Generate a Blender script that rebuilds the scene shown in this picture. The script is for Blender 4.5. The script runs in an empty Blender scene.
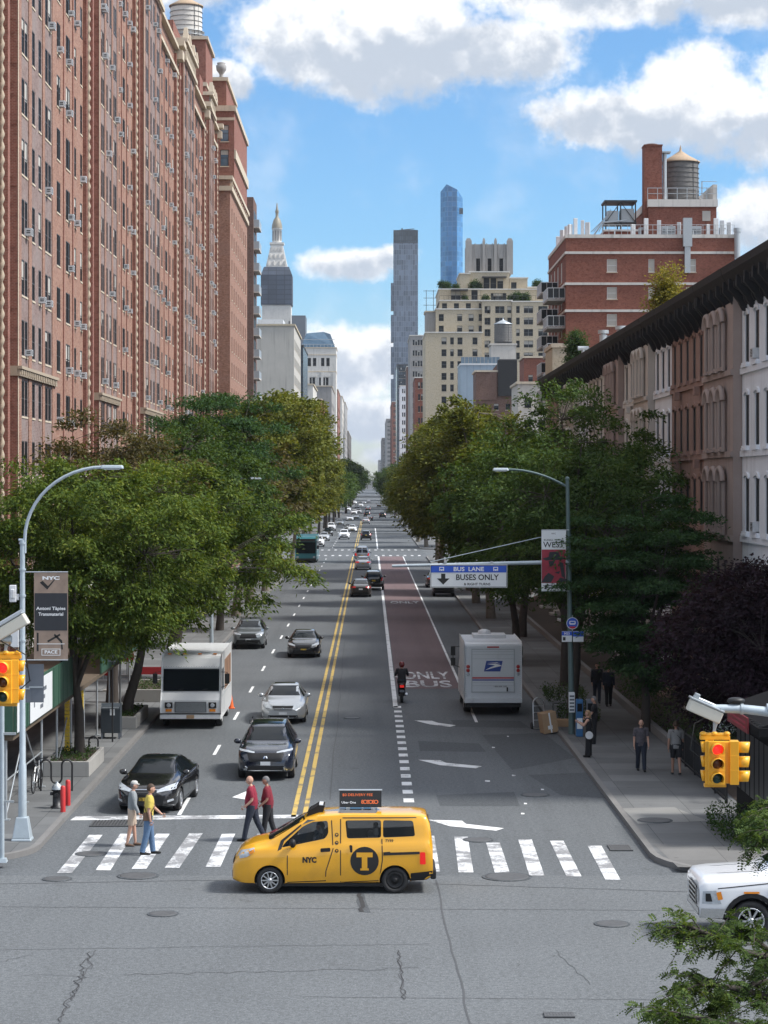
import bpy, bmesh, math, random
import numpy as np
from mathutils import Vector, Matrix, noise
from mathutils.bvhtree import BVHTree
R = math.radians
S = bpy.context.scene
COL = S.collection
random.seed(7)

# ------------------------------------------------------------------ camera
F, H, CX, CY = 2280.0, 9.7, 370.0, 482.0          # focal length in pixels, eye height, vanishing point of the street
cam_d = bpy.data.cameras.new('camera'); cam = bpy.data.objects.new('camera', cam_d); COL.objects.link(cam)
cam.location = (0, 0, H); cam.rotation_euler = (R(90), 0, 0)
cam_d.sensor_width = 36; cam_d.lens = F/1024*36
cam_d.shift_x = (384-CX)/1024; cam_d.shift_y = -(512-CY)/1024
cam_d.clip_start = 0.5; cam_d.clip_end = 9000
S.camera = cam

# ------------------------------------------------------------------ light
SUN_EL, SUN_AZ = R(50), R(97)                      # azimuth from +Y (down the street) towards +X (right)
sd = Vector((math.cos(SUN_EL)*math.sin(SUN_AZ), math.cos(SUN_EL)*math.cos(SUN_AZ), math.sin(SUN_EL)))
sun_d = bpy.data.lights.new('sun', 'SUN'); sun = bpy.data.objects.new('sun', sun_d); COL.objects.link(sun)
sun_d.energy = 3.2; sun_d.angle = R(9); sun_d.color = (1, .965, .91)
sun.rotation_euler = (-sd).to_track_quat('-Z', 'Y').to_euler(); sun.location = (60, 0, 120)
S.view_settings.view_transform = 'Standard'; S.view_settings.look = 'None'
S.view_settings.exposure = 0.7; S.view_settings.gamma = 1; S.view_settings.use_curve_mapping = False
SKY_STRENGTH = 0.088
HAZE = .00005

W = bpy.data.worlds.new('World'); S.world = W; W.use_nodes = True

class NT:
    """small helper to write node trees as expressions"""
    def __init__(s, nt): s.nt = nt; s.L = nt.links
    def n(s, t, **kw):
        o = s.nt.nodes.new(t)
        for k, v in kw.items(): setattr(o, k, v)
        return o
    def put(s, sock, v):
        if isinstance(v, bpy.types.NodeSocket): s.L.new(v, sock)
        elif v is not None: sock.default_value = v
    def m(s, op, a, b=None, c=None, clamp=False):
        o = s.n('ShaderNodeMath', operation=op, use_clamp=clamp)
        for i, v in enumerate((a, b, c)):
            if v is not None: s.put(o.inputs[i], v)
        return o.outputs[0]
    def vm(s, op, a, b=None):
        o = s.n('ShaderNodeVectorMath', operation=op); s.put(o.inputs[0], a)
        if b is not None: s.put(o.inputs[1], b)
        return o.outputs[0]
    def mix(s, f, a, b, blend='MIX'):
        o = s.n('ShaderNodeMix', data_type='RGBA', blend_type=blend)
        s.put(o.inputs[0], f); s.put(o.inputs[6], a); s.put(o.inputs[7], b)
        return o.outputs[2]
    def noise(s, v, scale, detail=4, rough=.55, dist=0):
        o = s.n('ShaderNodeTexNoise'); s.put(o.inputs['Vector'], v)
        o.inputs['Scale'].default_value = scale; o.inputs['Detail'].default_value = detail
        o.inputs['Roughness'].default_value = rough; o.inputs['Distortion'].default_value = dist
        return o.outputs['Fac']
    def ss(s, v, a, b, c=0., d=1.):
        o = s.n('ShaderNodeMapRange', interpolation_type='SMOOTHSTEP'); s.put(o.inputs[0], v)
        for i, x in enumerate((a, b, c, d)): o.inputs[i+1].default_value = x
        return o.outputs[0]
    def ramp(s, v, stops):
        o = s.n('ShaderNodeValToRGB'); s.put(o.inputs[0], v)
        e = o.color_ramp.elements
        while len(e) < len(stops): e.new(.5)
        for i, (p, c) in enumerate(stops): e[i].position = p; e[i].color = (*c, 1) if len(c) == 3 else c
        return o.outputs[0]
    def xyz(s, x, y, z):
        o = s.n('ShaderNodeCombineXYZ')
        for i, v in enumerate((x, y, z)): s.put(o.inputs[i], v)
        return o.outputs[0]

def c4(c): return (*c, 1) if len(c) == 3 else c

def make_world():
    nt = W.node_tree; nt.nodes.clear(); N = NT(nt)
    sky = N.n('ShaderNodeTexSky', sky_type='NISHITA'); sky.sun_disc = False
    sky.sun_elevation = SUN_EL; sky.sun_rotation = SUN_AZ; sky.altitude = 50
    sky.air_density = 1.0; sky.dust_density = .35; sky.ozone_density = 2.2
    tc = N.n('ShaderNodeTexCoord'); sp = N.n('ShaderNodeSeparateXYZ'); N.L.new(tc.outputs['Generated'], sp.inputs[0])
    x, y, z = sp.outputs
    yy = N.m('ADD', N.m('ABSOLUTE', y), .03)
    u = N.m('MULTIPLY', N.m('DIVIDE', x, yy), 22.80); v = N.m('MULTIPLY', N.m('DIVIDE', z, yy), 22.80)   # about 1 unit per 2.5 degrees
    uv = N.xyz(u, v, 0.3)
    warp = N.noise(uv, 1.3, 6, .62)
    fine = N.noise(uv, 3.2, 12, .66)
    n0 = N.m('ADD', N.m('MULTIPLY', N.m('SUBTRACT', warp, .5), 1.5), N.m('MULTIPLY', N.m('SUBTRACT', fine, .5), .75))
    #  u0,   v0,   a,   b
    blobs = [(-.55, 4.25, .95, .62), (.35, 4.35, 1.2, .75), (1.15, 4.2, 1.1, .45), (2.0, 4.75, 1.9, .42), (3.7, 4.7, 1.0, .35),
             (2.35, 3.5, .85, .4), (3.2, 3.65, 1.15, .62), (4.2, 3.4, 1.2, .6), (3.9, 2.6, .75, .5), (4.6, 2.3, .9, .6),
             (-.15, 2.12, .5, .22), (.2, 2.18, .3, .16),
             (-.3, 1.15, .75, .45), (.15, 1.3, .45, .3), (-.1, .6, .75, .25), (.3, .25, .5, .12), (-1.4, 3.9, .4, .25), (-2.5, 4.9, 1.5, .4)]
    mx = None; sh = None
    for (u0, v0, a, b) in blobs:
        du = N.m('MULTIPLY', N.m('SUBTRACT', u, u0), 1/a); dv = N.m('MULTIPLY', N.m('SUBTRACT', v, v0), 1/b)
        r = N.m('SQRT', N.m('ADD', N.m('MULTIPLY', du, du), N.m('MULTIPLY', dv, dv)))
        d = N.m('SUBTRACT', 1.0, r)
        w = N.m('MULTIPLY', N.m('MAXIMUM', N.m('ADD', d, .5), 0), dv)          # signed height inside the puff
        mx = d if mx is None else N.m('MAXIMUM', mx, d)
        sh = w if sh is None else N.m('ADD', sh, w)
    dens = N.m('ADD', mx, n0)
    mask = N.ss(dens, -.04, .46)
    # away from the blobs, a generic broken field of cloud overhead and behind
    far = N.noise(tc.outputs['Generated'], 3.2, 7, .6)
    gen = N.m('MULTIPLY', N.ss(far, .40, .55), N.ss(N.m('SUBTRACT', N.m('ABSOLUTE', v), 6.0), 0, 3))
    gen2 = N.m('MULTIPLY', N.ss(far, .40, .55), N.ss(N.m('SUBTRACT', 0, y), -.2, .2))
    mask = N.m('MAXIMUM', mask, N.m('MULTIPLY', N.m('MAXIMUM', gen, gen2), .9))
    veil = N.m('MULTIPLY', N.ss(N.noise(uv, .9, 5, .6), .48, .75), .22)
    mask = N.m('MAXIMUM', mask, veil)
    up = N.noise(N.xyz(u, N.m('ADD', v, -.14), .3), 1.9, 6, .6)
    dn = N.noise(N.xyz(u, N.m('ADD', v, .1), .3), 1.9, 6, .6)
    lit = N.m('ADD', N.m('MULTIPLY', N.m('SUBTRACT', dn, up), -1.6), .5)
    lit = N.m('ADD', lit, N.m('MULTIPLY', sh, .42))
    lit = N.m('ADD', lit, N.m('MULTIPLY', N.ss(dens, .1, .9), -.22))
    lit = N.ss(lit, .05, .75)
    ccol = N.mix(lit, (.49, .55, .64, 1), (1.0, 1.0, 1.0, 1))
    sdot = N.n('ShaderNodeVectorMath', operation='DOT_PRODUCT'); N.L.new(tc.outputs['Generated'], sdot.inputs[0]); sdot.inputs[1].default_value = tuple(sd)
    glow = N.m('ADD', N.ss(z, .25, .75, 1.0, 1.25), N.ss(sdot.outputs['Value'], .6, .98, 0, 1.5))   # unseen cloud brightened overhead and round the sun, added as soft fill light
    ccol = N.mix(1.0, ccol, N.xyz(glow, glow, glow), 'MULTIPLY')
    skyc = N.mix(1.0, sky.outputs[0], N.mix(N.ss(z, .0, .11), (.82, .92, 1.08, 1), (.60, .90, 1.15, 1)), 'MULTIPLY')
    b1 = N.n('ShaderNodeBackground'); N.L.new(skyc, b1.inputs[0]); b1.inputs[1].default_value = SKY_STRENGTH
    b2 = N.n('ShaderNodeBackground'); N.L.new(ccol, b2.inputs[0]); b2.inputs[1].default_value = .74
    ms = N.n('ShaderNodeMixShader'); N.L.new(mask, ms.inputs[0]); N.L.new(b1.outputs[0], ms.inputs[1]); N.L.new(b2.outputs[0], ms.inputs[2])
    o = N.n('ShaderNodeOutputWorld'); N.L.new(ms.outputs[0], o.inputs[0])
make_world()

# ------------------------------------------------------------------ materials
MATS = {}
def newmat(name):
    m = bpy.data.materials.new(name); m.use_nodes = True; nt = m.node_tree; nt.nodes.clear(); N = NT(nt)
    p = N.n('ShaderNodeBsdfPrincipled'); o = N.n('ShaderNodeOutputMaterial'); N.L.new(p.outputs[0], o.inputs[0])
    MATS[name] = m
    return m, N, p, o
def plain(name, col, rough=.6, metal=0, var=.12, scale=4, bump=0, coat=0, spec=.5, emit=None, es=0, dirt=0):
    m, N, p, o = newmat(name)
    tc = N.n('ShaderNodeTexCoord')
    f = N.noise(tc.outputs['Object'], scale, 5, .6)
    c = N.mix(f, c4([x*(1-var) for x in col]), c4([min(1, x*(1+var)) for x in col]))
    if dirt:
        g = N.ss(N.noise(tc.outputs['Object'], scale*.6, 7, .7), .52, .75)
        c = N.mix(N.m('MULTIPLY', g, dirt), c, (.07, .06, .05, 1))
    N.L.new(c, p.inputs['Base Color'])
    p.inputs['Roughness'].default_value = rough; p.inputs['Metallic'].default_value = metal
    p.inputs['Specular IOR Level'].default_value = spec; p.inputs['Coat Weight'].default_value = coat; p.inputs['Coat Roughness'].default_value = .04
    if bump:
        b = N.n('ShaderNodeBump'); b.inputs['Strength'].default_value = bump; b.inputs['Distance'].default_value = .02
        N.L.new(N.noise(tc.outputs['Object'], scale*8, 4), b.inputs['Height']); N.L.new(b.outputs[0], p.inputs['Normal'])
    if emit: p.inputs['Emission Color'].default_value = c4(emit); p.inputs['Emission Strength'].default_value = es
    return m
def brick(name, c1, c2, mortar, blotch=.25, bw=.21, bh=.072, grey=None):
    m, N, p, o = newmat(name)
    uv = N.n('ShaderNodeUVMap'); uv.uv_map = 'UV'
    b = N.n('ShaderNodeTexBrick'); N.L.new(uv.outputs[0], b.inputs['Vector'])
    b.inputs['Scale'].default_value = 1; b.inputs['Brick Width'].default_value = bw; b.inputs['Row Height'].default_value = bh
    b.inputs['Mortar Size'].default_value = .008; b.inputs['Mortar Smooth'].default_value = .2; b.inputs['Bias'].default_value = -.1
    b.inputs['Color1'].default_value = c4(c1); b.inputs['Color2'].default_value = c4(c2); b.inputs['Mortar'].default_value = c4(mortar)
    f = N.noise(uv.outputs[0], .45, 6, .65); f2 = N.noise(uv.outputs[0], 3.5, 4, .7)
    c = N.mix(blotch, b.outputs[0], N.ramp(f, [(.3, (.35, .35, .35)), (.7, (1, 1, 1))]), 'MULTIPLY')
    c = N.mix(N.m('MULTIPLY', N.ss(f2, .48, .7), .6), c, c4([x*.42 for x in c1]))
    c = N.mix(N.m('MULTIPLY', N.ss(N.noise(N.vm('ADD', uv.outputs[0], (9, 4, 0)), 5, 3, .7), .55, .75), .5), c, c4(mortar))
    if grey: c = N.mix(N.m('MULTIPLY', N.ss(f, .45, .65), .55), c, c4(grey))
    N.L.new(c, p.inputs['Base Color']); p.inputs['Roughness'].default_value = .85; p.inputs['Specular IOR Level'].default_value = .2
    return m
def stone(name, col, var=.25, scale=.5, rough=.85, streak=.35, dark=(.12, .11, .1)):
    m, N, p, o = newmat(name)
    uv = N.n('ShaderNodeUVMap'); uv.uv_map = 'UV'
    f = N.noise(uv.outputs[0], scale, 6, .65); f2 = N.noise(uv.outputs[0], 9, 4, .7)
    c = N.mix(f, c4([x*(1-var) for x in col]), c4([min(1, x*(1+var)) for x in col]))
    c = N.mix(N.m('MULTIPLY', f2, .25), c, c4([x*.6 for x in col]))
    mp = N.vm('MULTIPLY', uv.outputs[0], (2.2, .13, 1))
    c = N.mix(N.m('MULTIPLY', N.ss(N.noise(mp, 1, 4, .6), .5, .75), streak), c, c4(dark))
    N.L.new(c, p.inputs['Base Color']); p.inputs['Roughness'].default_value = rough; p.inputs['Specular IOR Level'].default_value = .25
    return m
def panel_glass(name, c_glass, c_line, pw, ph, rough=.15, var=.5, line=.12, metal=.0):
    """curtain wall: panes with a random tint each and thin mullions"""
    m, N, p, o = newmat(name)
    uv = N.n('ShaderNodeUVMap'); uv.uv_map = 'UV'
    b = N.n('ShaderNodeTexBrick', offset=0); N.L.new(uv.outputs[0], b.inputs['Vector'])
    b.inputs['Scale'].default_value = 1; b.inputs['Brick Width'].default_value = pw; b.inputs['Row Height'].default_value = ph
    b.inputs['Mortar Size'].default_value = line; b.inputs['Bias'].default_value = 0
    b.inputs['Color1'].default_value = c4([x*(1-var) for x in c_glass]); b.inputs['Color2'].default_value = c4([min(1, x*(1+var)) for x in c_glass])
    b.inputs['Mortar'].default_value = c4(c_line)
    f = N.noise(uv.outputs[0], .06, 4, .6)
    c = N.mix(.5, b.outputs[0], N.ramp(f, [(.35, (.55, .55, .55)), (.65, (1, 1, 1))]), 'MULTIPLY')
    N.L.new(c, p.inputs['Base Color']); p.inputs['Roughness'].default_value = rough; p.inputs['Metallic'].default_value = metal
    return m
def leafmat(name, stops, trans=.3, rough=.5):
    m, N, p, o = newmat(name)
    g = N.n('ShaderNodeNewGeometry'); tc = N.n('ShaderNodeTexCoord')
    f = N.m('ADD', N.m('MULTIPLY', g.outputs['Random Per Island'], .62), N.m('MULTIPLY', N.m('SUBTRACT', N.noise(tc.outputs['Object'], .55, 3, .6), .3), .95))
    c = N.ramp(f, stops)
    N.L.new(c, p.inputs['Base Color']); p.inputs['Roughness'].default_value = .65; p.inputs['Specular IOR Level'].default_value = .12
    t = N.n('ShaderNodeBsdfTranslucent'); N.L.new(N.mix(1, c, (1.5, 1.4, .5, 1), 'MULTIPLY'), t.inputs[0])
    ms = N.n('ShaderNodeMixShader'); ms.inputs[0].default_value = trans
    N.L.new(p.outputs[0], ms.inputs[1]); N.L.new(t.outputs[0], ms.inputs[2]); N.L.new(ms.outputs[0], o.inputs[0])
    return m
def asphalt(name, col, patch=.25, wear=.3, crack=.5):
    m, N, p, o = newmat(name)
    g = N.n('ShaderNodeNewGeometry'); P = g.outputs['Position']
    big = N.noise(P, .18, 6, .6); mid = N.noise(P, 1.6, 5, .65); fine = N.noise(P, 30, 3, .7); gr = N.noise(P, 9, 4, .75)
    st = N.noise(N.vm('MULTIPLY', P, (1.1, .03, 1)), 1.0, 4, .6)       # wheel tracks run along the street
    c = N.mix(big, c4([x*(1-patch) for x in col]), c4([x*(1+patch) for x in col]))
    c = N.mix(N.m('MULTIPLY', N.ss(st, .45, .7), wear), c, c4([x*.62 for x in col]))
    c = N.mix(N.m('MULTIPLY', N.ss(mid, .55, .8), .3), c, c4([x*1.35 for x in col]))
    c = N.mix(N.ss(fine, .35, .75), N.mix(1, c, (.62, .62, .62, 1), 'MULTIPLY'), N.mix(1, c, (1.32, 1.32, 1.32, 1), 'MULTIPLY'))
    c = N.mix(N.ss(gr, .3, .7), N.mix(1, c, (.74, .74, .74, 1), 'MULTIPLY'), N.mix(1, c, (1.24, 1.24, 1.24, 1), 'MULTIPLY'))
    wp = N.vm('ADD', P, N.vm('MULTIPLY', N.xyz(N.noise(P, .7, 4), N.noise(N.vm('ADD', P, (7, 3, 0)), .7, 4), 0), (2.6, 2.6, 0)))
    vo = N.n('ShaderNodeTexVoronoi', feature='DISTANCE_TO_EDGE'); N.L.new(N.vm('MULTIPLY', wp, (.16, .2, 0)), vo.inputs['Vector']); vo.inputs['Scale'].default_value = 1
    cr = N.m('MULTIPLY', N.ss(vo.outputs[0], .004, .0008), N.ss(N.noise(P, .25, 3), .52, .62))
    c = N.mix(N.m('MULTIPLY', cr, crack), c, (.02, .02, .02, 1))
    oil = N.ss(N.noise(N.vm('ADD', P, (31, 0, 0)), 1.3, 4, .6), .62, .78)
    c = N.mix(N.m('MULTIPLY', oil, .35), c, (.03, .03, .03, 1))
    N.L.new(c, p.inputs['Base Color']); p.inputs['Roughness'].default_value = .82; p.inputs['Specular IOR Level'].default_value = .3
    b = N.n('ShaderNodeBump'); b.inputs['Strength'].default_value = .35; b.inputs['Distance'].default_value = .01
    N.L.new(fine, b.inputs['Height']); N.L.new(b.outputs[0], p.inputs['Normal'])
    return m
def paintmark(name, col, wear=.5):
    """road paint, worn through to asphalt in patches"""
    m, N, p, o = newmat(name)
    g = N.n('ShaderNodeNewGeometry'); P = g.outputs['Position']
    f = N.noise(P, .9, 9, .72); f2 = N.noise(P, 14, 4, .7)
    k = N.ss(N.m('ADD', N.m('MULTIPLY', f, .75), N.m('MULTIPLY', f2, .25)), .68-wear*.22, .74-wear*.18)
    c = N.mix(N.m('MULTIPLY', k, .85), c4(col), (.09, .09, .095, 1))
    c = N.mix(N.m('MULTIPLY', f2, .3), c, c4([x*.6 for x in col]))
    N.L.new(c, p.inputs['Base Color']); p.inputs['Roughness'].default_value = .75
    return m
def paving(name, col, sx=1.5, sy=1.5, var=.2):
    m, N, p, o = newmat(name)
    g = N.n('ShaderNodeNewGeometry'); P = g.outputs['Position']
    b = N.n('ShaderNodeTexBrick', offset=0); N.L.new(P, b.inputs['Vector'])
    b.inputs['Scale'].default_value = 1; b.inputs['Brick Width'].default_value = sx; b.inputs['Row Height'].default_value = sy
    b.inputs['Mortar Size'].default_value = .012; b.inputs['Mortar Smooth'].default_value = .3
    b.inputs['Color1'].default_value = c4([x*(1-var) for x in col]); b.inputs['Color2'].default_value = c4([x*(1+var) for x in col]); b.inputs['Mortar'].default_value = c4([x*.45 for x in col])
    f = N.noise(P, .5, 6, .65); f2 = N.noise(P, 25, 3, .7)
    c = N.mix(.6, b.outputs[0], N.ramp(f, [(.3, (.6, .6, .6)), (.7, (1.1, 1.1, 1.1))]), 'MULTIPLY')
    c = N.mix(N.m('MULTIPLY', f2, .4), c, c4([x*.5 for x in col]))
    gum = N.n('ShaderNodeTexVoronoi'); N.L.new(P, gum.inputs['Vector']); gum.inputs['Scale'].default_value = 1.1
    c = N.mix(N.m('MULTIPLY', N.ss(gum.outputs['Distance'], .09, .05), .45), c, (.05, .05, .05, 1))
    N.L.new(c, p.inputs['Base Color']); p.inputs['Roughness'].default_value = .85; p.inputs['Specular IOR Level'].default_value = .3
    return m

brick('pink_brick', (.285, .130, .085), (.425, .232, .165), (.42, .32, .26), .45, grey=(.25, .16, .13))
brick('mauve_brick', (.225, .150, .130), (.32, .225, .20), (.36, .30, .28), .45, grey=(.23, .20, .19))
brick('dark_brick', (.17, .058, .040), (.23, .085, .06), (.2, .12, .1), .35)
brick('orange_brick', (.205, .062, .042), (.285, .098, .068), (.27, .17, .13), .3)
brick('brown_brick', (.16, .09, .07), (.22, .13, .1), (.2, .15, .13), .3)
brick('cream_brick', (.50, .42, .30), (.58, .50, .37), (.5, .44, .34), .2, grey=(.42, .37, .29))
brick('grey_brick', (.36, .35, .33), (.45, .43, .40), (.4, .38, .36), .25, grey=(.3, .3, .28))
stone('limestone', (.56, .48, .37), .2)
stone('pale_stone', (.62, .60, .56), .15)
stone('grey_stone', (.33, .32, .31), .18)
stone('dark_stone', (.17, .16, .15), .2)
stone('brownstone', (.33, .215, .178), .2, .8, streak=.3, dark=(.07, .045, .04))
stone('grey_brownstone', (.37, .295, .265), .18, .8, streak=.3, dark=(.07, .06, .055))
stone('white_render', (.78, .80, .83), .12, .6, streak=.3, dark=(.22, .22, .22))
stone('tan_render', (.55, .51, .46), .15, .6)
stone('concrete', (.36, .35, .33), .15, 1.2, streak=.2)
plain('dark_cornice', (.026, .025, .026), .7, var=.3, spec=.2)
plain('roof_tar', (.09, .09, .095), .9, var=.3)
plain('window_frame', (.16, .17, .17), .5)
plain('pale_frame', (.62, .62, .6), .5)
plain('dark_frame', (.05, .05, .052), .5)
plain('pane', (.020, .023, .027), .3, spec=.25, var=.5, scale=.7)
plain('terrace_pane', (.014, .013, .013), .5, spec=.08, var=.6, scale=.5)
plain('matte_black', (.012, .012, .013), .85, spec=.08)
plain('sign_red', (.17, .014, .02), .5)
plain('dark_pane', (.010, .011, .012), .3, spec=.2, var=.5, scale=.7)
plain('blue_pane', (.10, .16, .22), .08, spec=.8, var=.4, scale=.5)
plain('blind', (.42, .40, .36), .8)
plain('white_metal', (.62, .63, .64), .4, var=.1, dirt=.3)
plain('white_paint', (.75, .76, .76), .35, var=.05, coat=.3, dirt=.12)
plain('galvanised', (.42, .45, .47), .42, .5, var=.15, scale=8)
plain('pole_paint', (.40, .46, .50), .45, .25, var=.15, scale=5, dirt=.15)
plain('green_pole', (.10, .15, .15), .5, .2)
plain('black_metal', (.018, .018, .02), .45, var=.3)
plain('black_rubber', (.018, .018, .019), .75, var=.3)
plain('dark_plastic', (.014, .014, .015), .5, spec=.3)
plain('chrome', (.7, .72, .74), .18, 1)
plain('alloy', (.55, .56, .58), .3, .85)
stone('cream_grey', (.47, .45, .41), .15, .4)
stone('column_stone', (.40, .33, .25), .2)
plain('tank_wood', (.15, .145, .14), .85, var=.4, scale=3)
plain('tank_white', (.62, .59, .54), .8, var=.15, scale=2, dirt=.35)
plain('tank_roof', (.38, .28, .19), .8, var=.25)
plain('bark', (.055, .045, .038), .9, var=.4, scale=6, bump=.6)
plain('pale_bark', (.16, .14, .11), .9, var=.5, scale=4)
plain('red_plastic', (.50, .03, .03), .45)
plain('red_cloth', (.35, .02, .025), .85)
plain('hoarding_green', (.030, .085, .055), .55, var=.25, dirt=.2)
plain('timber', (.10, .075, .05), .85, var=.3)
plain('yellow_tape', (.75, .52, .05), .5)
plain('signal_yellow', (.80, .40, .02), .4, var=.08, coat=.2)
plain('lens_off_amber', (.10, .035, .01), .25)
plain('lens_off_green', (.01, .05, .045), .25)
plain('lens_red', (.6, .015, .012), .3, emit=(1, .02, .015), es=1.0)
plain('beige_box', (.55, .53, .46), .5)
plain('cardboard', (.36, .24, .14), .85, var=.15)
plain('blue_sign', (.02, .09, .52), .4, var=.05)
plain('white_sign', (.72, .74, .75), .4, var=.05)
plain('black_ink', (.012, .012, .012), .5)
plain('white_ink', (.8, .8, .8), .5)
plain('orange_plastic', (.8, .16, .04), .5)
plain('soil', (.05, .035, .025), .95, var=.4)
plain('netting', (.045, .055, .075), .9, var=.35, scale=2)
plain('far_slab', (.13, .145, .17), .5)
plain('copper_gold', (.25, .22, .16), .55, .1)
plain('iron', (.105, .107, .11), .6, .4, var=.35, scale=12)
# ------------------------------------------------------------------ helpers
def at(px, py, Y): return Vector(((px-CX)*Y/F, Y, H-(py-CY)*Y/F))
def G(px, py, z=0.):
    Y = F*(H-z)/(py-CY); return Vector(((px-CX)*Y/F, Y, z))
def X_(px, Y): return (px-CX)*Y/F
def Z_(py, Y): return H-(py-CY)*Y/F
def Rz(a): return Matrix.Rotation(a, 4, 'Z')
def T(*v): return Matrix.Translation(Vector(v))

class MB:
    def __init__(s, mx=None): s.v = []; s.f = []; s.m = []; s.s = []; s.mx = mx
    def add(s, vs, fs, m=0, sm=False, mx=None):
        o = len(s.v)
        for q in (mx, s.mx):
            if q is not None: vs = [q @ Vector(v) for v in vs]
        s.v += [tuple(v) for v in vs]; s.f += [tuple(i+o for i in f) for f in fs]; s.m += [m]*len(fs); s.s += [sm]*len(fs)
        return s
    def box(s, x0, x1, y0, y1, z0, z1, m=0, mx=None):
        v = [(x0,y0,z0),(x1,y0,z0),(x1,y1,z0),(x0,y1,z0),(x0,y0,z1),(x1,y0,z1),(x1,y1,z1),(x0,y1,z1)]
        return s.add(v, [(0,3,2,1),(4,5,6,7),(0,1,5,4),(1,2,6,5),(2,3,7,6),(3,0,4,7)], m, False, mx)
    def frustum(s, c, w0, d0, w1, d1, z0, z1, m=0, mx=None):
        x, y = c
        v = [(x-w0/2,y-d0/2,z0),(x+w0/2,y-d0/2,z0),(x+w0/2,y+d0/2,z0),(x-w0/2,y+d0/2,z0),(x-w1/2,y-d1/2,z1),(x+w1/2,y-d1/2,z1),(x+w1/2,y+d1/2,z1),(x-w1/2,y+d1/2,z1)]
        return s.add(v, [(0,3,2,1),(4,5,6,7),(0,1,5,4),(1,2,6,5),(2,3,7,6),(3,0,4,7)], m, False, mx)
    def tube(s, pts, r, n=8, m=0, caps=True, sm=True, mx=None, flat=None):
        pts = [Vector(p) for p in pts]; k = len(pts)
        rs = r if isinstance(r, (list, tuple)) else [r]*k
        vs = []; fs = []; ref = None
        for i, p in enumerate(pts):
            d = (pts[min(i+1, k-1)]-pts[max(i-1, 0)])
            d = d.normalized() if d.length > 1e-9 else Vector((0, 0, 1))
            if ref is None: ref = Vector((0, 0, 1)) if abs(d.z) < .9 else Vector((1, 0, 0))
            a = d.cross(ref)
            if a.length < 1e-6: a = d.cross(Vector((0, 1, 0)))
            a.normalize(); b = a.cross(d).normalized(); ref = b
            ra, rb = rs[i] if isinstance(rs[i], (tuple, list)) else (rs[i], rs[i])
            for j in range(n):
                t = 2*math.pi*j/n; vs.append(p+a*math.cos(t)*ra+b*math.sin(t)*rb)
        for i in range(k-1):
            for j in range(n):
                fs.append((i*n+j, i*n+(j+1) % n, (i+1)*n+(j+1) % n, (i+1)*n+j))
        s.add(vs, fs, m, sm, mx)
        if caps: s.add(vs[:n], [tuple(range(n))], m, False, mx); s.add(vs[-n:], [tuple(range(n))], m, False, mx)
        return s
    def lathe(s, prof, n=24, c=(0,0,0), m=0, sm=True, mx=None):
        vs = []; fs = []; k = len(prof)
        for (r, z) in prof:
            for j in range(n):
                t = 2*math.pi*j/n; vs.append((c[0]+r*math.cos(t), c[1]+r*math.sin(t), c[2]+z))
        for i in range(k-1):
            for j in range(n): fs.append((i*n+j, i*n+(j+1) % n, (i+1)*n+(j+1) % n, (i+1)*n+j))
        s.add(vs, fs, m, sm, mx)
        s.add(vs[:n], [tuple(range(n))], m, False, mx); s.add(vs[-n:], [tuple(range(n))], m, False, mx)
        return s
    def prism(s, poly, vec, m=0, mx=None, caps=True):
        poly = [Vector(p) for p in poly]; vec = Vector(vec); n = len(poly)
        vs = poly+[p+vec for p in poly]
        fs = [(i, (i+1) % n, n+(i+1) % n, n+i) for i in range(n)]
        if caps: fs += [tuple(range(n)), tuple(range(2*n-1, n-1, -1))]
        return s.add(vs, fs, m, False, mx)
    def ell(s, c, r, n=16, k=10, m=0, mx=None):
        vs = []; fs = []
        for i in range(k+1):
            p = math.pi*i/k
            for j in range(n):
                t = 2*math.pi*j/n
                vs.append((c[0]+r[0]*math.sin(p)*math.cos(t), c[1]+r[1]*math.sin(p)*math.sin(t), c[2]+r[2]*math.cos(p)))
        for i in range(k):
            for j in range(n): fs.append((i*n+j, (i+1)*n+j, (i+1)*n+(j+1) % n, i*n+(j+1) % n))
        return s.add(vs, fs, m, True, mx)
    def mesh(s, name):
        me = bpy.data.meshes.new(name); me.from_pydata(s.v, [], s.f); me.update()
        n = len(me.polygons)
        me.polygons.foreach_set('material_index', np.array(s.m, dtype=np.int32))
        me.polygons.foreach_set('use_smooth', np.array(s.s, dtype=bool))
        boxuv(me); return me
    def build(s, name, mats, parent=None, bev=0, loc=None, seg=2):
        me = s.mesh(name); return link(name, me, mats, parent, bev, loc, seg)

def boxuv(me):
    n = len(me.loops)
    if not n: return
    uv = me.uv_layers.new(name='UV')
    co = np.empty(len(me.vertices)*3); me.vertices.foreach_get('co', co); co = co.reshape(-1, 3)
    nr = np.empty(len(me.polygons)*3); me.polygons.foreach_get('normal', nr); nr = np.abs(nr.reshape(-1, 3))
    li = np.empty(n, dtype=np.int32); me.loops.foreach_get('vertex_index', li)
    tot = np.empty(len(me.polygons), dtype=np.int32); me.polygons.foreach_get('loop_total', tot)
    pn = np.repeat(nr, tot, axis=0); c = co[li]
    ax = np.argmax(pn, axis=1)
    u = np.where(ax == 0, c[:, 1], c[:, 0]); v = np.where(ax == 2, c[:, 1], c[:, 2])
    uv.data.foreach_set('uv', np.stack([u, v], 1).ravel())

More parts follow.
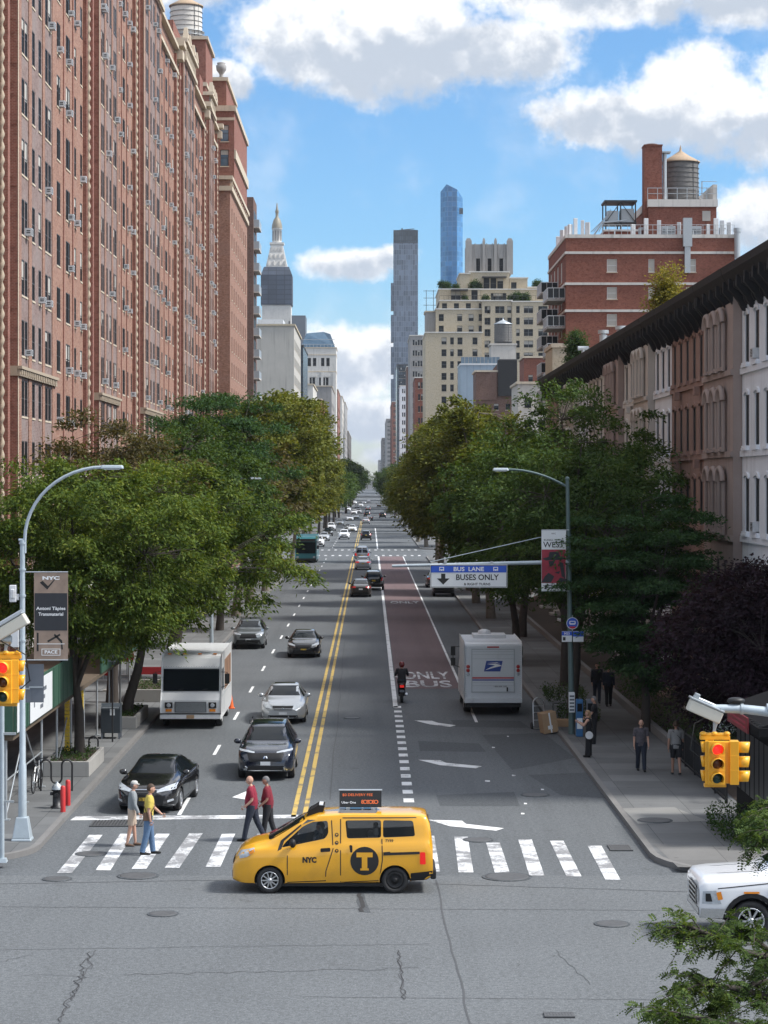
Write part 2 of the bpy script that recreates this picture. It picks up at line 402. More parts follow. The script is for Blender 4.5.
def mlist(mats):
    if isinstance(mats, str): mats = [mats]
    return [MATS[m] if isinstance(m, str) else m for m in mats]
def link(name, me, mats, parent=None, bev=0, loc=None, seg=2):
    if mats is not None:
        me.materials.clear()
        for m in mlist(mats): me.materials.append(m)
    o = bpy.data.objects.new(name, me); COL.objects.link(o)
    if parent is not None: o.parent = parent
    if loc is not None: o.location = loc
    if bev:
        b = o.modifiers.new('bevel', 'BEVEL'); b.width = bev; b.segments = seg; b.limit_method = 'ANGLE'; b.angle_limit = R(40)
    return o
def thing(name, label, cat, loc=(0,0,0), rz=0, group=None):
    o = bpy.data.objects.new(name, None); COL.objects.link(o); o.empty_display_size = .3
    o.location = loc; o.rotation_euler = (0, 0, rz)
    return tag(o, label, cat, group)
def tag(o, label, cat, group=None):
    o['label'] = label; o['category'] = cat
    if group: o['group'] = group
    return o
def struct(o): o['kind'] = 'structure'; return o
def dup(root, loc, rz=None, label=None, group=None, sc=None):
    r = root.copy(); COL.objects.link(r); r.location = loc
    if rz is not None: r.rotation_euler = (0, 0, rz)
    if sc is not None: r.scale = sc if isinstance(sc, (tuple, list)) else (sc, sc, sc)
    if label: r['label'] = label
    if group: r['group'] = group
    def kids(a, b):
        for ch in list(a.children):
            c = ch.copy(); COL.objects.link(c); c.parent = b; kids(ch, c)
    kids(root, r); return r
def evalmesh(o):
    dg = bpy.context.evaluated_depsgraph_get(); dg.update()
    return bpy.data.meshes.new_from_object(o.evaluated_get(dg), depsgraph=dg)
def text2d(s, size=1., bold=0.0, sx=1.):
    c = bpy.data.curves.new('t', 'FONT'); c.body = s; c.size = size; c.offset = bold*size; c.align_x = 'CENTER'; c.align_y = 'CENTER'; c.resolution_u = 3
    o = bpy.data.objects.new('t', c); COL.objects.link(o)
    me = evalmesh(o); v = [(q.co.x*sx, q.co.y) for q in me.vertices]; f = [tuple(p.vertices) for p in me.polygons]
    bpy.data.objects.remove(o); bpy.data.curves.remove(c); bpy.data.meshes.remove(me)
    return v, f
def text_on(mb, s, size, origin, ux, uy, m=0, bold=0., sx=1., off=.004, width=None):
    """flat lettering on a plane"""
    v, f = text2d(s, size, bold, sx)
    if not v: return
    if width:
        w = max(a for a, b in v)-min(a for a, b in v); k = width/w; v = [(a*k, b) for a, b in v]
    ux = Vector(ux); uy = Vector(uy); n = ux.cross(uy); o = Vector(origin)+n*off
    mb.add([o+ux*a+uy*b for a, b in v], f, m)

# ------------------------------------------------------------------ facades
def facade(mb, mx, Wd, z0, z1, ops, depth=.16, m=0, mr=None):
    """wall in local x (along) / z (up), outside towards -y, with real recessed openings (u0,u1,v0,v1)"""
    mr = m if mr is None else mr
    us = sorted({0., Wd} | {round(o[0], 4) for o in ops} | {round(o[1], 4) for o in ops})
    vs = sorted({z0, z1} | {round(o[2], 4) for o in ops} | {round(o[3], 4) for o in ops})
    vs = [v for v in vs if z0 <= v <= z1]; us = [u for u in us if 0 <= u <= Wd]
    ui = {u: i for i, u in enumerate(us)}; vi = {v: i for i, v in enumerate(vs)}
    hole = set()
    for o in ops:
        a, b, c, d = [round(q, 4) for q in o[:4]]
        for i in range(ui[a], ui[b]):
            for j in range(vi[c], vi[d]): hole.add((i, j))
    nv = len(vs)
    verts = [(u, 0, v) for u in us for v in vs]; fs = []
    for i in range(len(us)-1):
        for j in range(nv-1):
            if (i, j) not in hole: fs.append((i*nv+j, (i+1)*nv+j, (i+1)*nv+j+1, i*nv+j+1))
    mb.add(verts, fs, m, False, mx)
    for o in ops:
        a, b, c, d = o[:4]
        v = [(a,0,c),(b,0,c),(b,0,d),(a,0,d),(a,depth,c),(b,depth,c),(b,depth,d),(a,depth,d)]
        mb.add(v, [(0,4,5,1),(1,5,6,2),(2,6,7,3),(3,7,4,0)], mr, False, mx)

frame_ok = lambda k: k.get('glass') != 'dark_pane'
WIN = {}; BL = random.Random(3)
def window_mesh(w, h, frame='window_frame', glass='pane', style='sash', depth=.15, sill='limestone', sillout=.05, blind=0):
    key = (round(w, 2), round(h, 2), frame, glass, style, sill, blind)
    if key in WIN: return WIN[key]
    b = MB(); t = .05; y0 = depth-.05; y1 = depth
    b.box(-w/2, w/2, depth-.02, depth+.02, 0, h, 1)
    b.box(-w/2, -w/2+t, y0, y1+.01, 0, h, 0); b.box(w/2-t, w/2, y0, y1+.01, 0, h, 0)
    b.box(-w/2+t, w/2-t, y0, y1+.01, h-t, h, 0); b.box(-w/2+t, w/2-t, y0, y1+.01, 0, t, 0)
    if style in ('sash', 'pair'): b.box(-w/2+t, w/2-t, y0+.01, y1, h*.5-.025, h*.5+.025, 0)
    if style == 'pair': b.box(-.06, .06, y0-.03, y1, t, h-t, 0)
    if style == 'triple':
        for x in (-w/6, w/6): b.box(x-.035, x+.035, y0, y1, t, h-t, 0)
    if blind: b.box(-w/2+t, w/2-t, depth-.026, depth-.022, h*(1-blind), h-t, 3)
    if sill: b.box(-w/2-.06, w/2+.06, -sillout, depth-.03, -.09, -.002, 2)
    me = b.mesh('window')
    for m in mlist([frame, glass, sill or frame, 'blind']): me.materials.append(m)
    WIN[key] = me; return me
def put_windows(parent, mx, ops, maxn=100, score=None, used=None, **kw):
    """each opening gets a window part; beyond maxn the rest becomes one part"""
    lst = sorted(ops, key=score) if score else list(ops)
    used = used if used is not None else [0]
    rest = MB()
    for o in lst:
        a, b, c, d = o[:4]; style = o[4] if len(o) > 4 else 'sash'
        k = dict(kw)
        if len(o) > 5: k.update(o[5])
        k['blind'] = BL.choice((0, 0, 0, 0, 0, .3, .55)) if frame_ok(k) else 0
        me = window_mesh(b-a, d-c, style=style, **k)
        M_ = mx @ T((a+b)/2, 0, c)
        if used[0] < maxn:
            ob = bpy.data.objects.new('window', me); COL.objects.link(ob); ob.parent = parent
            ob.matrix_local = M_; used[0] += 1
        else:
            for p in me.polygons: rest.add([M_ @ me.vertices[i].co for i in p.vertices], [tuple(range(len(p.vertices)))], p.material_index)
            rest.mats = [m for m in me.materials]
    if rest.v:
        o = rest.build('windows', rest.mats, parent); o['kind'] = 'stuff'

def grid_ops(W_, margin, n, w, h, z_first, floor, nf, style='sash', zmax=None):
    out = []; pit = (W_-2*margin)/n
    for k in range(nf):
        z = z_first+k*floor
        if zmax and z+h > zmax: break
        for i in range(n):
            u = margin+pit*(i+.5); out.append((round(u-w/2, 3), round(u+w/2, 3), round(z, 3), round(z+h, 3), style))
    return out

def block(name, label, X0, X1, Y0, Y1, Zt, wall, side, west=None, street=None, zlow=0, cat='building', cornice=None, group=None, parapet=.9, win={}, trim='limestone', trimz=(), zb=0, trimh=.4):
    """rectangular building: west face (towards the viewer, at Y0) and street face; side +1: street is at X1 (left of the road), -1: street at X0"""
    t = thing(name, label, cat, ((X0+X1)/2, (Y0+Y1)/2, zb), 0, group)
    ox, oy = (X0+X1)/2, (Y0+Y1)/2
    b = MB()
    mw = T(X0-ox, Y0-oy, 0)
    ow = west or []; os_ = street or []
    facade(b, mw, X1-X0, 0, Zt, ow)
    ms = T(X1-ox, Y0-oy, 0) @ Rz(R(90)) if side > 0 else T(X0-ox, Y1-oy, 0) @ Rz(R(-90))
    facade(b, ms, Y1-Y0, 0, Zt, os_)
    hx, hy = (X1-X0)/2, (Y1-Y0)/2
    xb = -hx if side > 0 else hx
    b.add([(xb, -hy, 0), (xb, hy, 0), (xb, hy, Zt), (xb, -hy, Zt)], [(0, 1, 2, 3)])
    b.add([(-hx, hy, 0), (hx, hy, 0), (hx, hy, Zt), (-hx, hy, Zt)], [(0, 1, 2, 3)])
    b.add([(-hx, -hy, Zt-parapet), (hx, -hy, Zt-parapet), (hx, hy, Zt-parapet), (-hx, hy, Zt-parapet)], [(0, 1, 2, 3)], 1)
    b.build('wall', [wall, 'roof_tar'], t)
    c = MB()
    e = .25 if cornice is None else cornice
    c.box(-hx-e, hx+e, -hy-e, -hy+.3, Zt, Zt+.35); c.box(-hx-e, hx+e, hy-.3, hy+e, Zt, Zt+.35)
    c.box(-hx-e, -hx+.3, -hy+.3, hy-.3, Zt, Zt+.35); c.box(hx-.3, hx+e, -hy+.3, hy-.3, Zt, Zt+.35)
    for z in trimz:
        c.box(-hx-.12, hx+.12, -hy-.12, -hy-.004, z, z+trimh)
        if side > 0: c.box(hx+.004, hx+.117, -hy, hy, z, z+trimh-.003)
        else: c.box(-hx-.117, -hx-.004, -hy, hy, z, z+trimh-.003)
    c.build('cornice', trim, t)
    used = [0]
    if ow: put_windows(t, mw, ow, 100, lambda o: -o[2], used, **win)
    if os_: put_windows(t, ms, os_, 100, lambda o: -o[2], used, **win)
    return t

# water tank on a roof
def water_tank(label, loc, r, h, wood, roof, legs=1.5, hoops=7, cone=.55, rail=False):
    t = thing('water_tank', label, 'water tank', loc)
    MB().lathe([(r, legs), (r*.985, legs+h*.5), (r*.97, legs+h)], 40).build('barrel', wood, t)
    hp = MB()
    for i in range(hoops):
        z = legs+h*(.04+.92*(i/(hoops-1))**1.15); hp.lathe([(r+.0, z-.02), (r+.025, z-.02), (r+.025, z+.02), (r, z+.02)], 40)
    hp.build('hoops', 'iron', t)
    MB().lathe([(r*1.06, legs+h-.05), (r*1.06, legs+h+.05), (r*.55, legs+h+r*cone*.5), (.14, legs+h+r*cone), (.10, legs+h+r*cone+.25), (.02, legs+h+r*cone+.6)], 40).build('roof', roof, t)
    f = MB()
    f.box(-r*.95, r*.95, -r*.95, r*.95, legs-.25, legs-.02)
    for sx in (-1, 1):
        for sy in (-1, 1): f.box(sx*r*.62-.1, sx*r*.62+.1, sy*r*.62-.1, sy*r*.62+.1, 0, legs-.25)
    f.tube([(-r*.62, -r*.62, .1), (r*.62, -r*.62, legs-.3)], .04, 6); f.tube([(r*.62, -r*.62, .1), (-r*.62, -r*.62, legs-.3)], .04, 6)
    f.build('support_frame', 'dark_frame', t)
    if rail:
        q = MB(); n = 20
        for i in range(n):
            a = 2*math.pi*i/n; q.tube([(r*1.12*math.cos(a), r*1.12*math.sin(a), legs-.1), (r*1.12*math.cos(a), r*1.12*math.sin(a), legs+.9)], .025, 5)
        for z in (legs+.45, legs+.9): q.lathe([(r*1.12-.02, z-.02), (r*1.12+.02, z-.02), (r*1.12+.02, z+.02), (r*1.12-.02, z+.02)], 40)
        q.build('railing', 'galvanised', t)
    ld = MB(); 
    for dx in (-.2, .2): ld.tube([(r*.7+dx, -r*.82, 0), (r*.7+dx, -r*.82, legs+h)], .025, 5)
    ld.build('ladder', 'iron', t)
    return t
brick('pier_shade_brick', (.235, .082, .060), (.30, .12, .09), (.34, .24, .19), .3)  # redder pier masonry; on west faces its darkness is partly shade put into the colour
# ------------------------------------------------------------------ ground, road, pavements
asphalt('asphalt_avenue', (.141, .151, .158), .2, .12, .5)
asphalt('asphalt_street', (.124, .134, .142), .2, .34, .4)
asphalt('asphalt_patch', (.082, .090, .098), .2, .1, .2)
plain('crack_tar', (.070, .073, .078), .9, var=.3)
plain('crack_dark', (.03, .03, .032), .9, var=.3)
asphalt('bus_lane_red', (.168, .118, .122), .2, .3, .3)
paving('pavement_corner', (.185, .183, .178), 1.8, 1.8, .1)
paving('pavement_flags', (.158, .163, .165), 1.55, 1.55, .16)
paving('pavement_slab', (.27, .27, .26), 3, 3, .08)
paintmark('road_white', (.72, .73, .73), .7)
paintmark('road_white_worn', (.68, .69, .70), 1.05)
paintmark('road_yellow', (.55, .38, .10), .8)
stone('kerb_stone', (.19, .185, .18), .2, 2, streak=.2)
plain('ground_far', (.10, .10, .10), .9)

def sheet(name, rects, z, mat, kind='structure'):
    b = MB()
    for q in rects:
        if isinstance(q[0], (int, float)):
            x0, x1, y0, y1 = q; b.add([(x0,y0,z),(x1,y0,z),(x1,y1,z),(x0,y1,z)], [(0,1,2,3)])
        else: b.add([(p[0], p[1], z) for p in q], [tuple(range(len(q)))])
    o = b.build(name, mat); o['kind'] = kind; return o
KL, KR = -8.72, 7.24                                  # kerb faces
LB, RB = -16.5, 14.5                                  # building lines
sheet('ground', [(-3000, 3000, -300, 6500)], -.012, 'ground_far')
sheet('cross_avenue', [(-400, 400, -60, 56.2)], 0.0, 'asphalt_avenue')
sheet('street_road', [(KL-.3, KR+.3, 56.2, 3000)], 0.0, 'asphalt_street')
sheet('far_cross_avenue', [(-200, KL-.3, 297, 327), (KR+.3, 200, 297, 327), (-200, KL-.3, 571, 601), (KR+.3, 200, 571, 601)], 0.0, 'asphalt_avenue')
sheet('corner_road', [(-400, KL-.3, 56.2, 62), (KR+.3, 400, 56.2, 60)], 0.0, 'asphalt_street')
# darker resurfaced strips and trenches
P_ = lambda pts: [G(x, y) for x, y in pts]
sheet('road_patch', [P_([(418,741),(479,743.5),(486,752),(420,751)]), P_([(482,735),(544,733),(575,758),(512,770)]), P_([(451,720),(520,721),(530,728),(455,727)]),
      P_([(528,775),(600,772),(625,800),(560,795)]), P_([(436,795),(514,792),(520,806),(440,806)]), P_([(300,828),(312,828),(310,836),(298,836)]),
      P_([(358,896),(364,893),(366,902),(371,913),(362,912),(356,902)])], .004, 'asphalt_patch')
b = MB()                                              # crack sealing seams across the avenue
def seam(pts, w=.05):
    for (a, c) in zip(pts[:-1], pts[1:]):
        d = (c-a); n = Vector((-d.y, d.x, 0)).normalized()*w
        b.add([a-n+Vector((0,0,.006)), c-n+Vector((0,0,.006)), c+n+Vector((0,0,.006)), a+n+Vector((0,0,.006))], [(0,1,2,3)])
def wob(p0, p1, n, amp, seed):
    r = random.Random(seed); out = []
    for i in range(n+1):
        t = i/n; out.append(G(p0[0]+(p1[0]-p0[0])*t+r.uniform(-amp, amp)*(0 < i < n), p0[1]+(p1[1]-p0[1])*t+r.uniform(-amp, amp)*.3*(0 < i < n)))
    return out
for a in [((0,907),(768,911),40,.8,1,.016), ((0,950),(430,944),22,1.2,2,.012), ((120,975),(420,968),30,4,31,.014), ((96,950),(58,1024),26,3.5,3,.014), ((93,955),(70,1000),18,5,30,.009),
          ((398,950),(404,1000),16,2.5,5,.014), ((556,950),(590,985),12,2.5,6,.008), ((436,880),(470,1024),14,1.6,7,.02), ((0,884),(236,880),10,.6,9,.02), ((433,884),(690,892),12,.8,10,.02),
          ((300,997),(768,1001),30,1,12,.012), ((20,975),(100,977),12,3,13,.01), ((0,962),(30,955),6,3,14,.01), ((330,800),(345,640),14,1.2,16,.02)]:
    seam(wob(*a[:5]), a[5]*(.8 if abs(a[0][0]-a[1][0]) > 60 else 1))
o = b.build('road_seams', 'crack_tar'); struct(o)
b = MB()
for a in [((360,893),(362,912),8,2.5,41,.05), ((90,952),(60,1022),30,4.5,42,.009), ((399,951),(404,999),18,2.8,43,.009)]: seam(wob(*a[:5]), a[5])
b.v = [(x, y, z+.003) for x, y, z in b.v]; struct(b.build('road_cracks', 'crack_dark'))
sheet('survey_marks', [P_([(x, y), (x+w, y+.3), (x+w, y+h), (x, y+h)]) for x, y, w, h in ((485,780.5,5,1.5),(541,789,3,1.3),(512,775,3.5,1.3),(524,803,3,1.5),(521,813,3.5,1.6),(492,747,3,1.2),(507,736,2,1),(606,742,2,1))], .01, 'road_white')
sheet('bus_lane', [(1.25, 4.22, 107, 297)], .004, 'bus_lane_red')

# painted markings
bars = []
for (bx, by), (tx, ty) in [((64.5,873),(96,835)), ((103,870.5),(127,834)), ((139,869),(163,834)), ((172,868),(196,833.5)), ((213,867),(228.6,834)), ((253,867),(264,834)), ((291,868),(297,834)), ((331,869),(333,834.5)),
                           ((368,869),(368,835)), ((401,870),(396,835)), ((432.5,872),(427.5,836)), ((466,872.6),(461,837)), ((502.5,873.6),(493,843)), ((537,876),(525,839.7)), ((574,876.6),(556.7,841)), ((613,880),(594.6,846))]:
    a, c = G(bx, by), G(tx, ty); hw = .185
    bars.append([(a.x-hw, a.y), (a.x+hw, a.y), (c.x+hw, c.y), (c.x-hw, c.y)])
sheet('crosswalk_bars', bars, .008, 'road_white_worn')
sheet('stop_line', [P_([(70,820.5),(296,818.5),(299,815),(76,816.5)])], .008, 'road_white_worn')
ln = [(-5.62, -5.5, 66.4, 71)]
for k in range(18): y = 81.0+12.0*k; ln.append((-5.60, -5.48, y, y+3.1)) if y < 292 else None
for k in range(16): y = 335+12.0*k; ln.append((-5.60, -5.48, y, y+3.1))
sheet('lane_dashes', ln, .008, 'road_white')
sheet('centre_lines', [(-2.29, -2.15, 66, 296), (-1.97, -1.83, 66, 296), (-2.29, -2.15, 332, 570), (-1.97, -1.83, 332, 570)], .008, 'road_yellow')
sheet('bus_lane_lines', [(1.0, 1.2, 98, 297), (4.24, 4.36, 92, 297), (1.0, 1.2, 330, 480)], .008, 'road_white')
dots = []
yy = 69.0
while yy < 98: dots.append((1.02, 1.34, yy, yy+.85)); yy += 1.92
sheet('lane_dots', dots, .008, 'road_white')
sheet('lane_arrows', [P_([(428,820),(462,821),(466,824.2),(504,828.5),(496,831),(459,827.3),(450,826.5)]), P_([(418,760),(440,760.5),(446,763),(482,766.5),(476,768.5),(440,765.4)]), P_([(414,720.5),(432,721),(438,723),(456,725.5),(450,727),(430,724.6)]),
      P_([(232,797.5),(250,790),(256,793),(253,802),(248,803.5),(247,800)])], .009, 'road_white')
far_cw = [(x, x+.35, y, y+4) for y in (298.5, 323) for x in [KL+.8+.95*i for i in range(16)]]
sheet('far_crosswalk_bars', far_cw, .0085, 'road_white_worn')
b = MB()
for txt, y0, hgt, w in (('ONLY', 112.2, 4.3, 2.35), ('BUS', 107.7, 3.6, 2.2), ('ONLY', 182, 3.5, 2.35)):
    v, f = text2d(txt, 1, .02)
    xs = [q[0] for q in v]; ys = [q[1] for q in v]
    b.add([(2.78+(q[0])/(max(xs)-min(xs))*w, y0+(q[1]-min(ys))/(max(ys)-min(ys))*hgt, .0095) for q in v], f)
struct(b.build('bus_lane_words', 'road_white_worn'))

def pavement(name, x0, x1, y0, y1, corner, side):
    """raised pavement block with a rounded kerb corner on the street side"""
    def outline(e):
        pts = []; r = corner+e
        xs = x1 if side < 0 else x0; sg = -1 if side < 0 else 1   # xs: street kerb
        xk = xs-sg*e
        def arc(cx, cy, a0, a1):
            for i in range(9):
                a = a0+(a1-a0)*i/8; pts.append((cx+r*math.cos(a), cy+r*math.sin(a)))
        cx = xs+sg*corner
        if side < 0:
            pts.append((x0, y0-e)); arc(cx, y0+corner, R(-90), 0); arc(cx, y1-corner, 0, R(90)); pts.append((x0, y1+e))
        else:
            pts.append((x1, y1+e)); arc(cx, y1-corner, R(90), R(180)); arc(cx, y0+corner, R(180), R(270)); pts.append((x1, y0-e))
        return pts
    b = MB(); o = outline(0); b.prism([(p[0], p[1], -.01) for p in o], (0, 0, .15)); struct(b.build(name, 'pavement_flags'))
    k = MB(); a = outline(0); c = outline(.0)
    inn = outline(-.16)
    n = len(a)
    for i in range(n-1):
        p, q, r_, s_ = a[i], a[i+1], inn[i+1], inn[i]
        k.add([(p[0],p[1],.146),(q[0],q[1],.146),(r_[0],r_[1],.146),(s_[0],s_[1],.146)], [(0,1,2,3)])
    oo = outline(.012)
    for i in range(n-1):
        p, q = oo[i], oo[i+1]; k.add([(p[0],p[1],-.005),(q[0],q[1],-.005),(q[0],q[1],.146),(p[0],p[1],.146)], [(0,1,2,3)])
        k.add([(p[0],p[1],.146),(q[0],q[1],.146),(a[i+1][0],a[i+1][1],.146),(a[i][0],a[i][1],.146)], [(0,1,2,3)])
    struct(k.build(name.replace('pavement', 'kerb'), 'kerb_stone'))
pavement('pavement_near', -120, KL, 57.6, 297, 2.6, -1)
pavement('pavement_near', KR, 120, 55.4, 297, 3.4, 1)
pavement('pavement_far', -120, KL, 327, 571, 3, -1)
pavement('pavement_far', KR, 120, 327, 571, 3, 1)
pavement('pavement_beyond', -120, KL, 601, 3000, 3, -1)
pavement('pavement_beyond', KR, 120, 601, 3000, 3, 1)
sheet('pavement_panel', [P_([(622,813),(674,812),(708,826),(638,829)])], .146, 'pavement_slab')
sheet('pavement_panel', [[(KR+.4, 56.6), (11.5, 56.0), (11.5, 59.4), (KR+.25, 60.2)]], .1445, 'pavement_corner')

# manhole covers and gullies, each one lying in its own place
def manhole(px, py, r, label, z=.0, rx=1.0):
    p = G(px, py, z); t = thing('manhole_cover', label, 'manhole cover', (p.x, p.y, z))
    MB().lathe([(r, .0), (r, .012), (r*.99, .014)], 28).build('frame', 'asphalt_patch', t)
    b = MB(); b.lathe([(r*.86, .0), (r*.86, .016), (r*.8, .018), (r*.3, .018), (r*.28, .0155)], 28)
    b.build('lid', 'iron', t)
for i, (px, py, r, lb) in enumerate([(57,879,.37,'round iron manhole cover below the leftmost crosswalk bar'), (138,876,.52,'wide dark manhole cover below the feet of the man in the yellow shirt'),
        (163,914,.36,'iron manhole cover alone in the avenue left of the taxi'), (91,854,.42,'dark manhole cover on the leftmost broken crosswalk bar'),
        (478,840,.42,'pale manhole cover at the top of the crosswalk right of the taxi'), (507,877,.62,'wide manhole cover at the bottom of the right-hand crosswalk bars'),
        (612,924,.40,'manhole cover with a bright rim in the avenue left of the white pickup'), (535,795,.45,'manhole cover in a rough patch in the right lane near the arrows'), (352,718,.35,'small manhole cover between the yellow lines and the lane dots')]):
    manhole(px, py, r, lb, .004)
manhole(655, 820.5, .5, 'dark manhole cover set in a pale concrete panel on the right pavement', .146)
def grate(px, py, w, d, label, n=9):
    p = G(px, py); t = thing('drain_grate', label, 'drain grate', (p.x, p.y, .004))
    b = MB(); b.box(-w/2, w/2, -d/2, d/2, 0, .01); b.build('tray', 'black_metal', t)
    b = MB(); b.box(-w/2, w/2, -d/2, -d/2+.06, .01, .03); b.box(-w/2, w/2, d/2-.06, d/2, .01, .03)
    for i in range(n+1):
        x = -w/2+.03+(w-.06)*i/n; b.box(x-.025, x+.025, -d/2+.06, d/2-.06, .01, .028)
    b.build('bars', 'iron', t)
grate(620, 848.5, .6, .9, 'iron drain grate against the right kerb at the crosswalk')
grate(118, 824, 1.5, 1.1, 'wide dark iron grate at the left end of the stop line', 16)
grate(559, 1016, .55, .35, 'small square iron grate in the avenue at the bottom of the photo')

# thin air that pales the far towers
m = bpy.data.materials.new('haze_air'); m.use_nodes = True; m.node_tree.nodes.clear(); N = NT(m.node_tree)
pv = N.n('ShaderNodeVolumePrincipled'); pv.inputs['Color'].default_value = (.80, .88, 1, 1); pv.inputs['Density'].default_value = HAZE; pv.inputs['Anisotropy'].default_value = .2
N.L.new(pv.outputs[0], N.n('ShaderNodeOutputMaterial').inputs['Volume']); MATS['haze_air'] = m
o = MB().box(-3100, 3100, -320, 6600, -1.2, 262).build('haze', 'haze_air'); o['kind'] = 'stuff'; o['label'] = 'thin pale haze over the far end of the street'

# ------------------------------------------------------------------ brick apartment terrace on the left
lime = 'limestone'
def spiral(b, x, y, z0, z1, r):
    """barley-sugar column"""
    n = 10; k = int((z1-z0)/.085); vs = []; fs = []
    for i in range(k+1):
        z = z0+(z1-z0)*i/k; ph = z*11
        for j in range(n):
            a = 2*math.pi*j/n; rr = r*(1+.42*math.cos(a-ph)); vs.append((x+rr*math.cos(a), y+rr*math.sin(a), z))
    for i in range(k):
        for j in range(n): fs.append((i*n+j, i*n+(j+1) % n, (i+1)*n+(j+1) % n, (i+1)*n+j))
    b.add(vs, fs, 0, True)
FLOOR, SILL0, WH = 2.8, 9.95, 1.65
acmesh = None
def ac_mesh():
    global acmesh
    if acmesh is None:
        b = MB(); b.box(-.30, .30, -.30, .04, .02, .40); b.box(-.25, .25, -.305, -.301, .07, .36, 1); b.box(-.304, -.301, -.24, -.06, .24, .29, 1); b.box(-.304, -.301, -.24, -.06, .14, .19, 1)
        for i in range(5): b.box(-.25, .25, -.315, -.306, .09+.055*i, .11+.055*i, 0)
        acmesh = b.mesh('air_conditioner')
        for m in mlist(['white_metal', 'dark_plastic']): acmesh.materials.append(m)
    return acmesh
def terrace(y0, L, zt, label, seed, yvis=None):
    rnd = random.Random(seed); k = L/31.1
    t = thing('apartment_building', label, 'apartment building', (LB, y0, 0), 0, 'brick apartment houses of the terrace')
    nf = int((zt-2.2-SILL0-WH)/FLOOR)+1
    bay = [(1.35,2.2,'sash'),(2.35,3.2,'sash'),(4.65,5.55,'sash'),(6.75,7.65,'sash'),(9.0,9.95,'sash'),(10.1,11.05,'sash')]
    main = [(16.2,17.6,'pair'),(19.8,21.5,'pair'),(23.3,24.1,'sash'),(25.9,26.8,'sash')]
    wb = 12.3*k
    fl = range(-1, nf)
    ob = [(round(a*k,3), round(b_*k,3), round(SILL0+FLOOR*f,3), round(SILL0+FLOOR*f+WH,3), st) for f in fl for a, b_, st in bay]
    om = [(round(a*k-wb,3), round(b_*k-wb,3), round(SILL0+FLOOR*f,3), round(SILL0+FLOOR*f+WH,3), st) for f in fl for a, b_, st in main]
    M_b = T(.41, 0, 0) @ Rz(R(90)); M_m = T(0, wb, 0) @ Rz(R(90))
    w = MB(); facade(w, M_b, wb, 0, zt, ob, .06); w.build('bay_wall', 'mauve_brick', t)
    w = MB(); facade(w, M_m, L-wb, 0, zt-1.0, om, .06)
    w.add([(0, L, 0), (-14, L, 0), (-14, L, zt-1), (0, L, zt-1)], [(0,1,2,3)]); w.add([(0, wb, zt-1.0), (0, L, zt-1.0), (-14, L, zt-1.0), (-14, wb, zt-1.0)], [(0,1,2,3)])
    w.build('main_wall', 'pink_brick', t)
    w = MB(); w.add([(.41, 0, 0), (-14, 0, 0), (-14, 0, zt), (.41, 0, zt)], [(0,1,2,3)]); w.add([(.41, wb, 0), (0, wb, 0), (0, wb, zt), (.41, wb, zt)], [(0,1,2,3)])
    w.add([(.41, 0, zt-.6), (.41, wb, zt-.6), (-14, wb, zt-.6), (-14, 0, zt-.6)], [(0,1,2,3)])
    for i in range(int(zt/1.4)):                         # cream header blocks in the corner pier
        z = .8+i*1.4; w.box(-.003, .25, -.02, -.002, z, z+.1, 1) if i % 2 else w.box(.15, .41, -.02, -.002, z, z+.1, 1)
    w.build('return_wall', ['pier_shade_brick', lime], t)  # west return: shade is partly put into this darker brick
    p = MB()                                            # pink brick pilasters of the bay
    for a, c in ((.0, 1.1), (3.4, 4.3), (7.9, 8.7), (11.3, 12.3)): p.box(.413, .455, a*k+.01, c*k, 0, zt-1.6)
    p.build('pilasters', 'pink_brick', t)
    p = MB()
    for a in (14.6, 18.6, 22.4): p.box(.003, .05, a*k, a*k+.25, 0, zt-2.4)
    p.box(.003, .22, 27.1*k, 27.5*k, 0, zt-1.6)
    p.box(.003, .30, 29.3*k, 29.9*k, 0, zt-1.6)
    p.build('red_piers', 'pier_shade_brick', t)
    q = MB()
    q.box(.46, .66, -.1, wb+.06, 14.86, 15.0); q.box(.46, .56, -.06, wb+.03, 14.55, 14.86)
    q.box(-.1, .45, -.1, -.022, 14.55, 15.0)
    for i in range(int(wb/.6)): q.box(.562, .62, .1+i*.6, .35+i*.6, 14.62, 14.84)
    q.build('belt_course', 'column_stone', t)
    q = MB(); q.box(.457, .47, .0, .16, 0, zt-1.6); q.box(.003, .03, wb+.02, wb+.14, 0, zt-2.4); q.build('edge_strips', lime, t)
    q = MB(); spiral(q, .14, 28.5*k, 8, zt-2.0, .105)
    q.build('spiral_column', 'column_stone', t)
    q = MB()                                            # crown: arcaded cream frieze, capping and shields
    q.box(.54, .72, -.1, wb+.05, zt-1.55, zt-1.2); q.box(-.2, .80, -.22, wb+.12, zt-.02, zt+.32)
    for i in range(int(wb/1.05)): q.box(.54, .66, .2+i*1.05, .5+i*1.05, zt-1.2, zt-.35)
    q.box(.002, .4, wb+.13, L, zt-1.25, zt-.95); q.box(.002, .25, wb+.13, L-.01, zt-3.1, zt-2.8)
    q.box(.0, .7, 27.6*k, 29.2*k, zt-2.0, zt-1.26); q.box(-.05, .85, 27.3*k, 29.5*k, zt-.94, zt-.5)
    for a in (.55, 3.85, 8.3, 11.8): q.frustum((.6, a*k), .5, .9, .3, .5, zt+.33, zt+1.3)
    q.build('crown', lime, t)
    q = MB(); q.box(-9, -.6, wb*.15, wb*.8, zt-.58, zt+2.3); q.box(-8, -2, wb+2, L-6, zt-.98, zt+1.2); q.build('penthouse', 'pier_shade_brick', t)
    used = [0]; vis = lambda o: -(o[2])
    kw = dict(frame='dark_frame', glass='terrace_pane', depth=.06, sill=lime, sillout=.03)
    zc = H+482*(y0+L*.5)/F                              # rows above this are out of the frame
